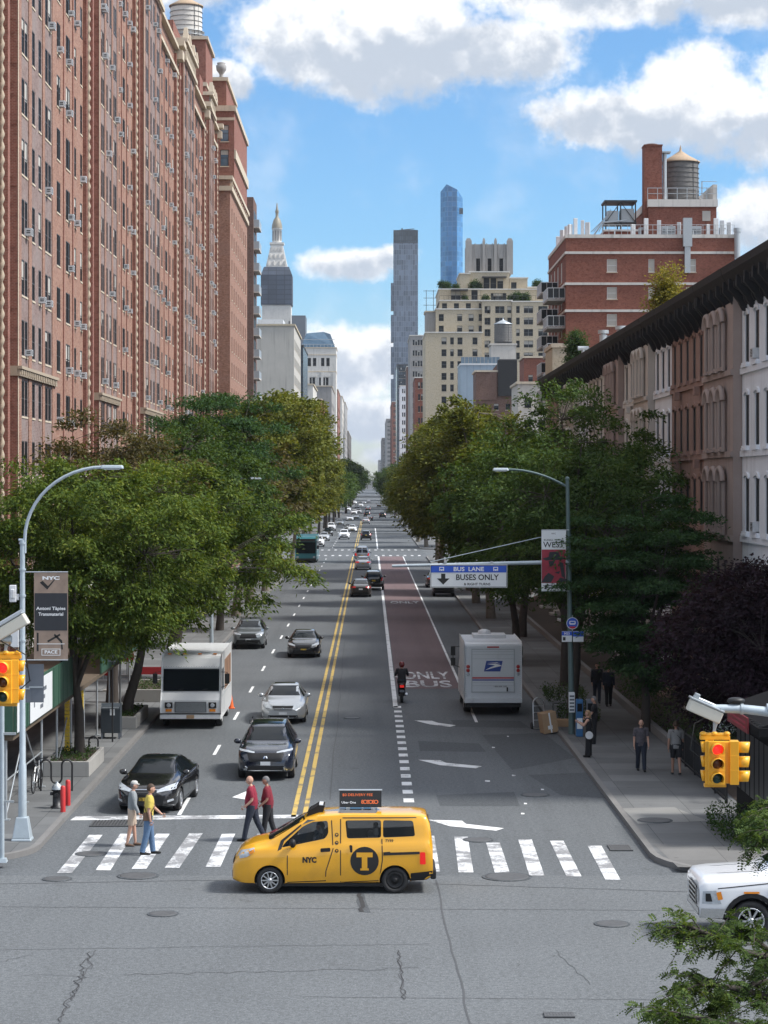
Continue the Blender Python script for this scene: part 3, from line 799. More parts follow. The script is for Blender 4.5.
    allw = [(M_b, o) for o in ob]+[(M_m, o) for o in om]
    sc = lambda z: (0 if 9 < z < zc else 1, z)
    for M_, ops in ((M_b, ob), (M_m, om)):
        lim = 58 if M_ is M_b else 42
        put_windows(t, M_, ops, lim, lambda o: sc(o[2]), [0], **kw)
    for M_, o in allw:
        pr = .42 if o in om else .2
        if rnd.random() < pr and SILL0-.1 < o[2] < zc+2:
            a = bpy.data.objects.new('air_conditioner', ac_mesh()); COL.objects.link(a); a.parent = t
            a.matrix_local = M_ @ T((o[0]+o[1])/2+(rnd.choice((-.3, .3)) if o[4] == 'pair' else 0), .0, o[2]+.03)
            s = rnd.uniform(.75, .95); a.scale = (s, 1, s)
    return t
terrace(72.8, 31.0, 48.0, 'pink and red brick apartment house nearest the viewer, only a sliver at the left edge', 1)
terrace(103.9, 31.1, 47.6, 'pink brick apartment house with the widest window bays, behind the near locust tree', 2)
terrace(135.1, 26.6, 47.8, 'pink brick apartment house second along the terrace between two twisted cream columns', 3)
terrace(161.8, 34.4, 47.4, 'pink brick apartment house above the dark green layered tree', 4)
terrace(196.3, 31.6, 47.6, 'narrow looking brick apartment house in front of the white water tank', 5)
terrace(228.0, 17.0, 48.4, 'brick apartment house squeezed before the stepped end tower', 6)
# stepped tower at the far end of the terrace
t = thing('apartment_tower', 'stepped dark red brick tower with an urn at the far end of the terrace', 'apartment tower', (-15.04, 245, 0), 0)
b = MB(); oo = grid_ops(34, 1.5, 8, 1.1, 1.6, 9.9, 2.8, 11)
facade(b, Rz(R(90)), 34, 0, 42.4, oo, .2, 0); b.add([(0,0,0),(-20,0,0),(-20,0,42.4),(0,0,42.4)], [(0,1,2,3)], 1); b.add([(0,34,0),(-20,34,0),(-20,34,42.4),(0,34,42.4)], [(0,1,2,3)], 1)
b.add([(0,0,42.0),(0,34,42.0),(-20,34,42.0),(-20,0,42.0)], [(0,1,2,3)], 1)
b.build('lower_wall', ['pink_brick', 'pier_shade_brick'], t)  # west side in the darker brick, its shade partly in the colour
put_windows(t, Rz(R(90)), oo, 88, lambda o: -o[2])
b = MB(); ow = [(11.9,12.8,44.2,46.0,'sash'),(11.9,12.8,46.9,48.7,'sash')]
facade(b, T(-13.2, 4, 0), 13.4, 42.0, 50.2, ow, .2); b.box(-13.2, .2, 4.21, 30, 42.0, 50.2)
b.build('middle_wall', 'pier_shade_brick', t); put_windows(t, T(-13.2, 4, 0), ow, 12, frame='dark_frame', glass='blue_pane')
b = MB(); b.box(-13, -.9, 8, 26, 50.2, 54.2); b.box(-12.5, -3, 9, 24, 54.2, 55); b.build('upper_wall', 'pier_shade_brick', t)
b = MB(); b.box(-20.2, .25, -.25, -.002, 41.0, 41.5); b.box(-20.2, .3, -.3, 34.2, 42.2, 42.6); b.box(.002, .25, .0, 34, 41.003, 41.5)
for i in range(12): b.box(.002, .2, .4+i*2.8, .9+i*2.8, 41.5, 42.2)
b.box(-13.4, .4, 3.8, 30.2, 50.2, 50.8); b.box(-13.2, .25, 3.9, 3.998, 49.2, 49.5); b.box(-13.1, -.7, 7.8, 26.2, 54.21, 54.6)
b.box(.2, .4, 4, 30, 45, 46.0)
b.build('trim', lime, t)
MB().lathe([(.28,54.6),(.2,54.9),(.25,55.1),(.55,55.5),(.6,56.0),(.42,56.1),(.5,56.3),(.1,56.4)], 20, (-1.5, 8.6, 0)).build('urn', 'grey_stone', t)
# penthouse carrying the white tank
b = block('rooftop_house', 'brick rooftop house with two windows under the white water tank', -31.5, -17.3, 240.2, 250.5, 56.0-46.5, 'pier_shade_brick', 1, zb=46.8,
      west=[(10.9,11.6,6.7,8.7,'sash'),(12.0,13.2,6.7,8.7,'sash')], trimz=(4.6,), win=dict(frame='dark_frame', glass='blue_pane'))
water_tank('white painted wooden water tank above the brick terrace', (-19.8, 245.5, 56.6), 1.75, 3.7, 'tank_white', 'tank_roof', .6, 8, .6, True)

# brown building with stacked balconies
t = thing('balcony_building', 'dark brown apartment block with a stack of balconies past the brick tower', 'apartment building', (-15.35, 300, 0))
b = MB(); b.box(-20, 0, 0, 9, 0, 47.2); b.build('wall', 'brown_brick', t)
for k in range(13):
    z = 9+2.85*k
    b = MB(); b.box(.003, .75, .6, 6.5, z, z+.16); s = b.build('balcony', 'tan_render', t)
    b = MB(); b.box(.70, .75, .6, 6.5, z+.16, z+1.1); b.box(.01, .69, .6, .65, z+.16, z+1.1); b.build('railing', 'galvanised', s)
b = MB()
for k in range(13):
    for y in (1, 4.2): b.box(-.05, .02, y, y+2.6, 9.2+2.85*k, 11.4+2.85*k)
b.build('glazing', 'dark_pane', t)

# ------------------------------------------------------------------ far buildings on the left
t = block('loft_building', 'grey blank-sided loft building right of the balcony block', -45, -14.4, 432, 474, 39.3, 'cream_grey', 1, street=grid_ops(42, 1.5, 9, 2.4, 1.7, 8, 3.4, 9), trim='cream_brick')
b = MB(); b.box(-6, 2.5, -20, -8, 38.4, 42.6); b.build('penthouse', 'white_metal', t)
b = MB(); b.box(-6.05, 2.55, -20.06, -20.003, 40.1, 41.8); b.build('penthouse_glass', 'blue_pane', t)
b = MB(); b.box(8.3, 13.2, -20, -10, 39.66, 40.6); b.box(10, 13.6, -20.4, -12, 36.6, 39.2); b.build('roof_box', 'white_metal', t)
b = MB(); b.box(11, 11.8, -20.46, -20.42, 37.6, 38.4); b.build('pane', 'blue_pane', t)
panel_glass('dark_curtain', (.05, .07, .09), (.03, .03, .035), 1.5, 3.2, .2, .35)
panel_glass('netting_panels', (.055, .070, .10), (.03, .035, .05), 6, 3.5, .8, .25, .3)
panel_glass('grey_curtain', (.13, .165, .22), (.21, .245, .30), 1.6, 3.6, .25, .3, .12)
panel_glass('blue_curtain', (.06, .20, .42), (.12, .26, .45), 3.2, 3.8, .08, .25, .2)
panel_glass('lit_blue_curtain', (.33, .50, .62), (.30, .42, .5), 3.2, 3.8, .08, .2, .2)  # brighter copy of the blue glass: the light on one face put into the colour
panel_glass('far_windows', (.10, .10, .10), (.36, .34, .31), 2.6, 3.5, .6, .4, .9)
block('glass_building', 'thin dark glass building wedged beside the grey loft building', -22, -14.2, 484, 520, 38.5, 'dark_curtain', 1, trim='dark_frame', cornice=.1)
block('row_building', 'low pale building beyond the thin dark glass one', -24, -14, 560, 600, 33.5, 'pale_stone', 1, west=grid_ops(10, .8, 4, 1.2, 1.8, 8, 3.3, 7), street=grid_ops(40, 1, 12, 1.4, 1.8, 8, 3.3, 7))
block('row_building', 'red brick building low on the left among the far street fronts', -24, -13.9, 645, 700, 33, 'orange_brick', 1, west=grid_ops(10.1, .8, 4, 1.2, 1.8, 8, 3.3, 7), street=grid_ops(55, 1, 16, 1.4, 1.8, 8, 3.3, 7))
block('row_building', 'grey stone front below the ornate far building', -26, -14, 830, 900, 44.4, 'grey_stone', 1, west=grid_ops(12, .8, 4, 1.4, 2, 8, 3.6, 9), street=grid_ops(70, 1, 18, 1.6, 2, 8, 3.6, 9))
t = block('ornate_building', 'ornate pale stone building with arched windows and a glass roof far down the left side', -29, -14.1, 950, 975, 65.5, 'pale_stone', 1,
      west=[(2.2+5.6*i+1.4*j, 3.3+5.6*i+1.4*j, z, z+3.2, 'sash') for i in range(2) for j in range(3) for z in (30, 35, 40, 45, 50)]+[(3+5.6*i+2.2*j, 4.4+5.6*i+2.2*j, 58, 61.4, 'sash') for i in range(2) for j in range(2)], trimz=(55.5, 62.5, 34), win=dict(frame='window_frame', glass='dark_pane'))
b = MB()
for x in (-4.1, 1.6, 6.6): b.box(x-.5, x+.5, -13.0, -12.504, 29, 55.4)
for xc in (-2.9, 2.7): b.prism([(xc-2.2, -12.9, 53.5)]+[(xc-2.2*math.cos(a), -12.9, 53.5+1.8*math.sin(a)) for a in np.linspace(0, math.pi, 9)][1:-1]+[(xc+2.2, -12.9, 53.5)], (0, .38, 0))
b.build('piers', 'pale_stone', t)
b = MB(); b.prism([(-7.2, -12, 65.9), (7, -12, 65.9), (5, -10, 71.5), (2, -9, 72.5), (-5, -10, 71.8)], (0, 18, 0)); b.build('glass_roof', 'blue_pane', t)
b = MB()
for i in range(9): b.box(-6.6+i*1.5, -6.45+i*1.5, -12.2, -12.05, 65.9, 67)
for k in range(2): b.box(-7.0, 7.0, -12.25, -12.1, 67+.0+k*2, 67.2+k*2)
b.build('roof_bars', 'galvanised', t)
block('row_building', 'dark red building just past the ornate one', -26, -13.9, 985, 1060, 49.5, 'pier_shade_brick', 1, street=grid_ops(75, 1, 18, 1.8, 2, 8, 3.6, 10), west=grid_ops(12.1, .8, 4, 1.4, 2, 8, 3.6, 10))
block('row_building', 'tall pale front past the dark red one on the left', -26, -13.9, 1130, 1230, 52, 'pale_stone', 1, street=grid_ops(100, 1, 20, 2, 2, 8, 3.6, 11))
block('row_building', 'grey front second last on the left of the far street', -26, -13.9, 1270, 1400, 54, 'grey_stone', 1, street=grid_ops(130, 1, 20, 2, 2, 8, 3.6, 11))
block('row_building', 'dark front last on the left where the street meets the sky', -26, -13.9, 1450, 1700, 42, 'dark_stone', 1, street=grid_ops(200, 1, 20, 3, 2, 8, 3.6, 8))
# clock tower with its netting
c = at(277, 482, 1680); t = thing('clock_tower', 'pale clock tower with a spire, wrapped in dark netting below its pyramid roof', 'tower', (c.x, c.y, 0))
u = 1680/F; zz = lambda py: Z_(py, 1680)
b = MB(); b.box(-10.6, 10.6, -10.6, 10.6, 0, zz(306))
b.prism([(-8.3, -8.3, zz(270)), (8.3, -8.3, zz(270)), (8.3, 8.3, zz(270)), (-8.3, 8.3, zz(270))], (0, 0, .4))
b.frustum((0, 0), 16.6, 16.6, 8.6, 8.6, zz(270), zz(245)); b.box(-5.2, 5.2, -5.2, 5.2, zz(245), zz(243)); b.lathe([(3.4, zz(243)), (3.4, zz(230)), (4.0, zz(229.5)), (4.0, zz(228.5))], 8)
for i in range(3):
    for j in range(4):
        x = -6.4+j*4.2; b.box(x*(1-i*.22)-.6, x*(1-i*.22)+.6, -8.6+i*1.3, -7+i*1.3, zz(266-i*7), zz(262-i*7))
b.build('shaft', 'pale_stone', t)
b = MB(); 
for k in range(10):
    a = R(36*k); b.box(3.2*math.cos(a)-.3, 3.2*math.cos(a)+.3, 3.2*math.sin(a)-.3, 3.2*math.sin(a)+.3, zz(241), zz(231))
for k in range(5): b.box(-9.5+k*4.6, -8.3+k*4.6, -10.7, -10.6, zz(330), zz(322))
b.build('arches', 'dark_stone', t)
MB().lathe([(3.9, zz(228.4)), (3.7, zz(225)), (2.6, zz(220)), (1.1, zz(217)), (1.1, zz(213)), (1.5, zz(212)), (.8, zz(209)), (.25, zz(203))], 12).build('spire', 'copper_gold', t)
b = MB(); b.frustum((0, 0), 22.8, 22.8, 22.8, 22.8, zz(306), zz(276)); b.frustum((0, 0), 22.8, 22.8, 18.4, 18.4, zz(276), zz(268)); b.build('netting', 'netting_panels', t)
c = at(298.5, 482, 1450); block('slab_tower', 'plain dark grey slab tower right of the clock tower', c.x-4.4, c.x+4.4, 1450, 1480, Z_(316, 1450), 'far_slab', 1, trim='far_slab', cornice=.05)

# ------------------------------------------------------------------ far buildings on the right
def far_right(pxL, pxR, py, wall, label, depth=40, name='row_building', trim='pale_stone', nwin=5, Xs=13.7):
    Y = Xs*F/(pxL-CX); X1 = max(X_(pxR, Y), Xs+6); Zt = Z_(py, Y)
    nf = max(2, int((Zt-12)/3.6)); wd = X1-Xs
    return block(name, label, Xs, X1, Y, Y+depth, Zt, wall, -1, west=grid_ops(wd, .8, nwin, min(1.5, wd/nwin*.5), 1.9, Zt-3.2-3.6*(nf-1), 3.6, nf), trim=trim)
far_right(415, 427, 378, 'orange_brick', 'red brick front against the foot of the cream apartment house', 30)
far_right(410, 427, 336, 'grey_stone', 'grey stepped building between the slim tower and the cream apartment house', 40)
far_right(407, 417, 367, 'brown_brick', 'brown building below the slim glass tower on the right side', 30)
far_right(400, 408, 386, 'white_render', 'narrow white building low against the slim grey tower', 30)
far_right(397, 408, 365, 'dark_curtain', 'dark glass front at the foot of the slim grey tower', 60, trim='dark_frame')
far_right(392, 398, 402, 'pier_shade_brick', 'reddish front further down the right side of the street', 120)
far_right(386.5, 393, 419, 'grey_stone', 'grey front near the end of the right row', 200)
far_right(382, 387, 438, 'dark_stone', 'dark front next to last on the right where the street meets the sky', 250)
far_right(378.5, 383, 460, 'grey_stone', 'smallest grey front, last on the right before the sky', 300)
block('far_block', 'hazy grey low block closing the far end of the street', -60, 60, 3300, 3330, 12, 'grey_stone', 1, trim='grey_stone')
# slim grey glass tower
t = block('glass_tower', 'slim grey glass tower with a dark band at its top', X_(393.5, 1600), X_(418, 1600), 1600, 1617, Z_(243, 1600), 'grey_curtain', -1, trim='dark_frame', cornice=.05)
b = MB(); b.box(-8.6, 8.6, -8.45, 8.5, Z_(243, 1600)+.36, Z_(230, 1600)); b.build('crown', 'dark_curtain', t)
b = MB(); 
for k in range(5): b.box(-10.4, -8.65, -8, 4, Z_(290+32*k, 1600)-14, Z_(290+32*k, 1600)+5)
b.build('cantilevered_bays', 'grey_curtain', t)
b = MB(); b.box(-4, 7, -1, 1, Z_(230, 1600)+.01, Z_(230, 1600)+1); b.tube([(-5, 0, Z_(229, 1600)), (6, 0, Z_(227.5, 1600))], .3, 5); b.box(-3, -2, -1, 1, Z_(230, 1600)+1, Z_(227, 1600)); b.build('roof_crane', 'dark_frame', t)
# tall blue glass tower with a slanted top
Y = 1745; c = at(452, 482, Y); t = thing('glass_tower', 'tallest tower, blue glass with a slanted pointed top', 'tower', (c.x, Y, 0))
xa, xb, xc, xd = [X_(p, Y)-c.x for p in (440.7, 446.5, 457, 463)]
pts = [(xa, 6), (xb, -2), (xc, -3), (xd, 6), (xc, 16), (xb, 16)]; tops = [Z_(191, Y), Z_(184.5, Y), Z_(190, Y), Z_(197, Y), Z_(194, Y), Z_(186, Y)]
b = MB(); v = [(x, y, 0) for x, y in pts]+[(x, y, z) for (x, y), z in zip(pts, tops)]
for i in range(6): b.add([v[i], v[(i+1) % 6], v[6+(i+1) % 6], v[6+i]], [(0,1,2,3)], 1 if i == 2 else 0)
b.add(v[6:], [tuple(range(6))], 0); b.build('curtain_wall', ['blue_curtain', 'lit_blue_curtain'], t)
b = MB(); b.box(xc+1.2, xc+4.6, 0.5, 1.4, Z_(214, Y), Z_(208, Y)); b.build('vent_panel', 'dark_curtain', t)

# cream apartment house with terraces and a crown
Y = 565; zc_ = lambda py: Z_(py, 565); xc_ = lambda px: X_(px, 565)
t = thing('apartment_house', 'large cream brick apartment house with planted terraces and a fluted crown', 'apartment house', (xc_(425.5), Y, 0))
ox = xc_(425.5)
def cream(px0, px1, py, dy0, dy1, cols, rows, w=1.25, h=1.75, zb=0, name='wall'):
    b = MB(); x0, x1 = xc_(px0)-ox, xc_(px1)-ox; zt = zc_(py); wd = x1-x0; ops = []
    for px in cols:
        for ry in rows:
            ww = w
            if isinstance(px, tuple): pxx, ww = px
            else: pxx = px
            uc = xc_(pxx)-ox-x0; zz_ = zc_(ry); ops.append((round(uc-ww/2, 3), round(uc+ww/2, 3), round(zz_-h/2, 3), round(zz_+h/2, 3), 'pair' if ww > 2 else 'sash'))
    mx = T(x0, dy0, 0); facade(b, mx, wd, zb, zt, ops, .25)
    b.add([(x0,dy0,zb),(x0,dy1,zb),(x0,dy1,zt),(x0,dy0,zt)], [(0,1,2,3)]); b.add([(x1,dy0,zb),(x1,dy1,zb),(x1,dy1,zt),(x1,dy0,zt)], [(0,1,2,3)]); b.add([(x0,dy0,zt-.5),(x1,dy0,zt-.5),(x1,dy1,zt-.5),(x0,dy1,zt-.5)], [(0,1,2,3)], 1)
    b.build(name, ['cream_brick', 'roof_tar'], t); put_windows(t, mx, ops, 40, lambda o: -o[2], frame='window_frame', glass='pane', depth=.25)
    q = MB(); q.box(x0-.2, x1+.2, dy0-.2, dy0+.25, zt, zt+.3); q.box(x0-.2, x0+.2, dy0+.26, dy1, zt, zt+.3); q.box(x1-.2, x1+.2, dy0+.26, dy1, zt, zt+.3); q.build('coping', 'pale_stone', t)
fl = [341, 352.8, 364.6, 376.4, 388, 400]
cream(425.5, 482, 333, 0, 30, [444, (452, .9), 460, 481-6], fl)
cream(436, 488, 309, 2, 34, [441.5, 460, 471.5, 481.5], [317, 328.6], zb=zc_(333)-.5)
cream(440, 488, 300, 3.5, 34, [445, 457, 469, 482], [305.6], zb=zc_(309)-.5)
cream(482.2, 512, 301, .6, 34, [482.2+5, (489, .8), (500, 2.3), (509.5, 1.0)], [309.5, 321, 332.5, 344, 356])
cream(512.2, 560, 302, .2, 34, [(518, .9), (528.5, 2.3), (543, 2.3), 553], [309.5, 321, 332.5, 344, 356])
cream(440, 482, 287, 8, 34, [(457, 2.4), (476, 1.6)], [292.5], zb=zc_(300)-.5, h=2.6)
cream(482.3, 546, 287, 8.4, 34, [(495, 1.2), (500, 2.4), (506, 1.2), (523, 2.4)], [295.5], zb=zc_(301)-.5, h=2.6)
cream(472, 512, 268, 12, 34, [(489, 1.5), (496, 1.5), (503, 1.5)], [279], zb=zc_(287)-.5, h=2.8)
cream(461.5, 471.8, 270, 11, 30, [], [], zb=zc_(287)-.5)
cream(512.5, 531, 274, 12.5, 30, [(517, 1.4)], [283], zb=zc_(287)-.5, h=2.6)
cream(531.2, 546, 283.5, 12.5, 30, [], [], zb=zc_(287)-.5)
x0, x1 = xc_(469.5)-ox, xc_(515.5)-ox; zt = zc_(237.5); zb_ = zc_(268.5)
b = MB(); ops = [(xc_(p)-ox-x0-.5, xc_(p)-ox-x0+.5, zc_(266.5), zc_(252), 'sash') for p in (481.2, 493, 505)]
facade(b, T(x0, 16, 0), x1-x0, zb_, zt, ops, .5); b.box(x0, x1, 16.6, 28, zb_, zt)
for px, hw in ((471.3, .8), (487, .35), (499, .35), (513.7, .8)): xx = xc_(px)-ox; b.box(xx-hw, xx+hw, 15.5, 15.996, zb_, zt+.8); b.frustum((xx, 15.75), 2*hw, .5, hw, .3, zt+.8, zt+1.5)
for px in (478, 484.5, 490, 496, 502, 508): xx = xc_(px)-ox; b.box(xx-.14, xx+.14, 15.85, 15.996, zc_(250), zt+.2)
b.build('crown', 'grey_stone', t); put_windows(t, T(x0, 16, 0), ops, 9, frame='dark_frame', glass='dark_pane', sill=None, depth=.5)
b = MB(); b.box(xc_(452)-ox, xc_(469)-ox, 5, 7.9, zc_(288.5), zc_(287.4)); b.build('canopy', 'dark_frame', t); b = MB(); b.box(xc_(484)-ox, xc_(509)-ox, 9, 11.9, zc_(274), zc_(273)); b.build('canopy', 'dark_frame', t)
b = MB()
for i in range(24): xx = xc_(440+i*4.4)-ox; b.box(xx-.03, xx+.03, 3.6, 3.7, zc_(300)+.3, zc_(300)+1.4)
b.box(xc_(440)-ox, xc_(542)-ox, 3.6, 3.68, zc_(300)+1.35, zc_(300)+1.42); b.build('terrace_railing', 'dark_frame', t)
# aerial frame on the shoulder, left
t2 = thing('roof_aerial', 'thin lattice aerial on the left shoulder of the cream apartment house', 'aerial', (xc_(430.5), Y+6, zc_(333)))
b = MB(); h_ = zc_(288)-zc_(333)
for x in (-.9, .9): b.tube([(x, 0, 0), (x, 0, h_)], .07, 5)
for k in range(4): b.tube([(-1.6, 0, h_*(.5+.16*k)), (1.6, 0, h_*(.5+.16*k))], .06, 5)
b.build('mast', 'dark_frame', t2)
b = block('lift_house', 'dark grey lift house on the left shoulder of the cream apartment house', xc_(426), xc_(438), Y+4, Y+14, zc_(309)-zc_(333), 'grey_stone', -1, zb=zc_(333)-.5)

# pale blue metal clad building and what stands round it
panel_glass('blue_cladding', (.30, .38, .46), (.22, .28, .34), 1.4, 12, .5, .06, .05)
t = block('clad_building', 'pale blue grey metal clad building in front of the cream apartment house', X_(460.5, 480), X_(500, 480), 480, 495, Z_(365, 480), 'blue_cladding', -1, trim='white_metal', cornice=.1)
b = MB(); 
for i in range(10):
    x = X_(461, 480)+i*.82-(X_(460.5, 480)+X_(500, 480))/2; b.box(x, x+.76, -7.5, -7.35, Z_(364, 480), Z_(357, 480))
b.build('roof_screen', 'blue_pane', t)
block('lift_house', 'squat tan stone lift house carrying the grey water tank', X_(491, 500), X_(516, 500), 500, 508, Z_(345, 500), 'tan_render', -1, trim='tan_render')
water_tank('grey wooden water tank on a squat tan lift house', (X_(503, 504), 504, Z_(345, 500)+.36), 1.95, 4.0, 'tank_wood', 'galvanised', .5, 8, .5)
# netted scaffold on a roof and low buildings above the trees
t = block('brick_building', 'low dark brick building with a sloped roof above the right-hand trees', X_(476, 440), X_(517, 440), 440, 452, Z_(372, 440), 'brown_brick', -1, west=grid_ops(7.8, .5, 3, .9, 1.2, 14, 3.2, 4))
b = MB(); xx = lambda px: X_(px, 440)-(X_(476, 440)+X_(517, 440))/2
b.prism([(xx(476), -6.2, Z_(392, 440)), (xx(497), -6.2, Z_(364, 440)), (xx(497), -6.2, Z_(400, 440)), (xx(476), -6.2, Z_(400, 440))], (0, .15, 0)); b.build('sloped_gable', 'brown_brick', t)
b = MB(); b.box(xx(498), xx(517), -6.5, -3, Z_(396, 440), Z_(360, 440)); b.frustum(((xx(498)+xx(517))/2, -4.7), 3.7, 3.5, 3.2, 2.6, Z_(360, 440), Z_(359, 440)); b.build('debris_netting', 'black_rubber', t)
block('row_building', 'small red brick rooftop house left of the balconies', X_(524, 400), X_(546, 400), 400, 412, Z_(358, 400), 'orange_brick', -1, west=grid_ops(3.86, .4, 2, .8, 1.3, 24, 3.2, 2))
block('row_building', 'flat roofed low house with a green roof above the right-hand trees', X_(518, 330), X_(552, 330), 330, 345, Z_(384, 330), 'tan_render', -1, west=grid_ops(4.9, .4, 2, 1, 1.5, 14, 3.2, 3))
block('rooftop_house', 'cream rendered stair house at the far end of the brownstone roofs', X_(552.5, 196), X_(569, 196), 196, 204, Z_(347.5, 196), 'cream_brick', -1, cornice=.1)

# red brick building with roof plant
Y = 225; X0, X1, Zt = X_(566, Y), X_(735, Y), Z_(238, Y)
wx = lambda px: X_(px, Y)-X0
wo = [(round(wx(a), 3), round(wx(c), 3), round(Z_(d, Y), 3), round(Z_(e, Y), 3), st) for a, c, e, d, st in
      [(607,617,259,272,'sash'),(607,617,287,299,'sash'),(607,617,314,326,'sash'),(648.5,654.5,259,272,'plain'),(686,696,259,272,'sash'),(648.5,654.5,287,299,'plain'),(686,696,287,299,'sash')]]
no = [(2+4.4*i, 4.2+4.4*i, Z_(238, Y)-4-2.75*k, Z_(238, Y)-1.9-2.75*k, 'pair') for i in range(4) for k in range(6)]
no = [(round(a, 3), round(b_, 3), round(c, 3), round(d, 3), s) for a, b_, c, d, s in no]
t = block('brick_building', 'red brick building with pale bands, roof aerials and a water tank', X0, X1, Y, Y+22, Zt, 'orange_brick', -1, west=wo, street=no, trim='pale_stone', cornice=.08, trimz=(Z_(254, Y), Z_(285, Y), Z_(312, Y)), win=dict(frame='pale_frame', glass='blind', depth=.12), trimh=.24)
cx_, cy_ = (X0+X1)/2, Y+11
for k in range(5):
    for j, (ya, yb) in enumerate(((1.0, 7.0), (9.5, 15.5))):
        z = Z_(298, Y)-2.76*k+(1.3 if j else 0)
        q = MB(); q.box(X0-cx_-1.75, X0-cx_-.005, ya-11, yb-11, z-.18, z); s = q.build('balcony', 'concrete', t)
        q = MB(); xl = X0-cx_-1.75
        for (a0, a1, b0, b1) in ((xl, xl+.04, ya-11, yb-11), (xl+.05, X0-cx_-.01, ya-11, ya-10.96), (xl+.05, X0-cx_-.01, yb-11.04, yb-11)):
            q.box(a0, a1, b0, b1, z+1.05, z+1.12); q.box(a0, a1, b0, b1, z+.05, z+.1)
        for i in range(9): yv = ya-11+(yb-ya)*i/8; q.box(xl, xl+.05, yv-.03, yv+.03, z, z+1.1)
        for i in range(4): xv = xl+1.7*i/3; q.box(xv, xv+.05, ya-11, ya-10.95, z, z+1.1)
        q.build('railing', 'white_metal', s)
        q = MB(); q.box(xl+.06, X0-cx_-.02, ya-10.93, ya-10.92, z+.1, z+1.04); q.build('screen', 'pane', s)
zr = Zt+.36-.9
lx = lambda px: X_(px, Y+3)-cx_
Y = 228.
b = MB(); ops = []
b.box(lx(645), lx(712), -8, 6, zr, Z_(207, Y)); b.box(lx(602), lx(634), -8, 0, zr, Z_(231.5, Y)); b.build('bulkhead', 'orange_brick', t)
b = MB(); b.box(lx(644), lx(713), -8.2, 6.2, Z_(206.9, Y), Z_(199.5, Y)); b.box(lx(601.5), lx(634.5), -8.1, .1, Z_(231.4, Y), Z_(229.5, Y)); b.build('bulkhead_band', 'pale_stone', t)
b = MB(); z0 = Z_(199.4, Y)
for i in range(8): xv = lx(644)+(lx(712)-lx(644))*i/7; b.box(xv-.03, xv+.03, -8.1, -8.04, z0, z0+1.15)
b.box(lx(644), lx(712), -8.1, -8.05, z0+1.1, z0+1.16); b.box(lx(644), lx(712), -8.1, -8.05, z0+.55, z0+.6); b.box(lx(697), lx(698), -8.1, -8.05, z0, z0+1.8); b.box(lx(697), lx(712), -8.1, -8.05, z0+1.75, z0+1.8)
b.build('roof_railing', 'galvanised', t)
b = MB(); b.box(lx(708.5), lx(712.8), -7.9, 4, z0, z0+1.5); b.build('parapet_block', 'pale_stone', t)
b = MB(); b.box(lx(698), lx(706), -8.06, -8.004, Z_(221, Y), Z_(211, Y)); b.build('bulkhead_window', 'blind', t)
b = MB(); b.box(lx(641.5), lx(659), -7.5, -5.5, zr, Z_(145, Y)); b.box(lx(641), lx(659.5), -7.6, -5.4, Z_(145, Y), Z_(143.8, Y)); ch = b.build('chimney', 'orange_brick', t)
MB().lathe([(.45, Z_(143.7, Y)), (.45, Z_(142.6, Y)), (.6, Z_(142.5, Y)), (.6, Z_(142, Y))], 14, (lx(650), -6.5, 0)).build('chimney_cap', 'galvanised', ch)
b = MB(); b.tube([(lx(662), -7, zr), (lx(662), -7, Z_(152, Y))], .22, 10); b.box(lx(659), lx(667.5), -7.6, -6.4, Z_(152, Y), Z_(150.5, Y)); b.build('flue', 'galvanised', t)
b = MB(); b.box(lx(676), lx(681.5), -11.5, -11.06, Z_(276, Y), Z_(222, Y)); b.box(lx(674.5), lx(683), -11.6, -11.05, Z_(238, Y)-1.2, Z_(238, Y)+1.6); b.build('duct', 'galvanised', t)
b = MB(); b.tube([(lx(727), -11.5, Z_(262, Y)), (lx(727), -11.5, Z_(236, Y))], .3, 12); b.tube([(lx(727), -11.5, Z_(236, Y)), (lx(727), -11.5, Z_(232, Y))], .38, 12); b.build('vent_pipe', 'galvanised', t)
tx, ty = X_(680.5, 232), cy_-4
water_tank('dark grey wooden water tank with a tan cone roof on the red brick building', (tx, ty, Z_(199.4, Y)), 1.86, 3.9, 'tank_wood', 'tank_roof', .35, 9, .62)
rl = MB(); zq = Z_(238, Y-3)+.34
for i in range(22): xv = X_(600, Y)-cx_+i*.62; rl.tube([(xv, -10.6, zq), (xv, -10.6, zq+1.0)], .025, 5)
for dz in (.5, 1.0): rl.tube([(X_(600, Y)-cx_, -10.6, zq+dz), (X_(600, Y)-cx_+13.0, -10.6, zq+dz)], .025, 5)
for i in range(5): rl.tube([(X_(612, Y)-cx_+i*2.6, -10.3, zq-.2), (X_(612, Y)-cx_+i*2.6, -10.3, zq+.5+.2*(i % 3)), (X_(618, Y)-cx_+i*2.6, -10.2, zq+.5+.2*(i % 3))], .07, 6)
rl.build('edge_railing', 'galvanised', t)
tp = thing('plant_platform', 'steel roof platform holding grey cooling units on the red brick building', 'roof platform', (X_(619, 232), cy_-4, Z_(229.4, Y)))
b = MB(); hw = 1.5; hh = Z_(199, Y)-Z_(229.4, Y)
for x in (-1.5, 0, 1.5):
    for y in (-1.5, 1.5): b.box(x-.06, x+.06, y-.06, y+.06, 0, hh)
b.box(-1.65, 1.65, -1.7, 1.7, hh, hh+.18); b.box(-1.6, 1.6, -1.6, 1.6, .9, 1.0); b.tube([(-1.5, -1.5, 1), (0, -1.5, hh)], .04, 5); b.tube([(1.5, -1.5, 1), (0, -1.5, hh)], .04, 5); b.build('frame', 'dark_frame', tp)
b = MB(); b.box(-1.3, -.2, -1.2, 1.2, 1.0, 2.2); b.box(.1, 1.4, -1.2, 1.2, 1.0, 2.4); b.build('cooling_units', 'galvanised', tp)
b = MB()
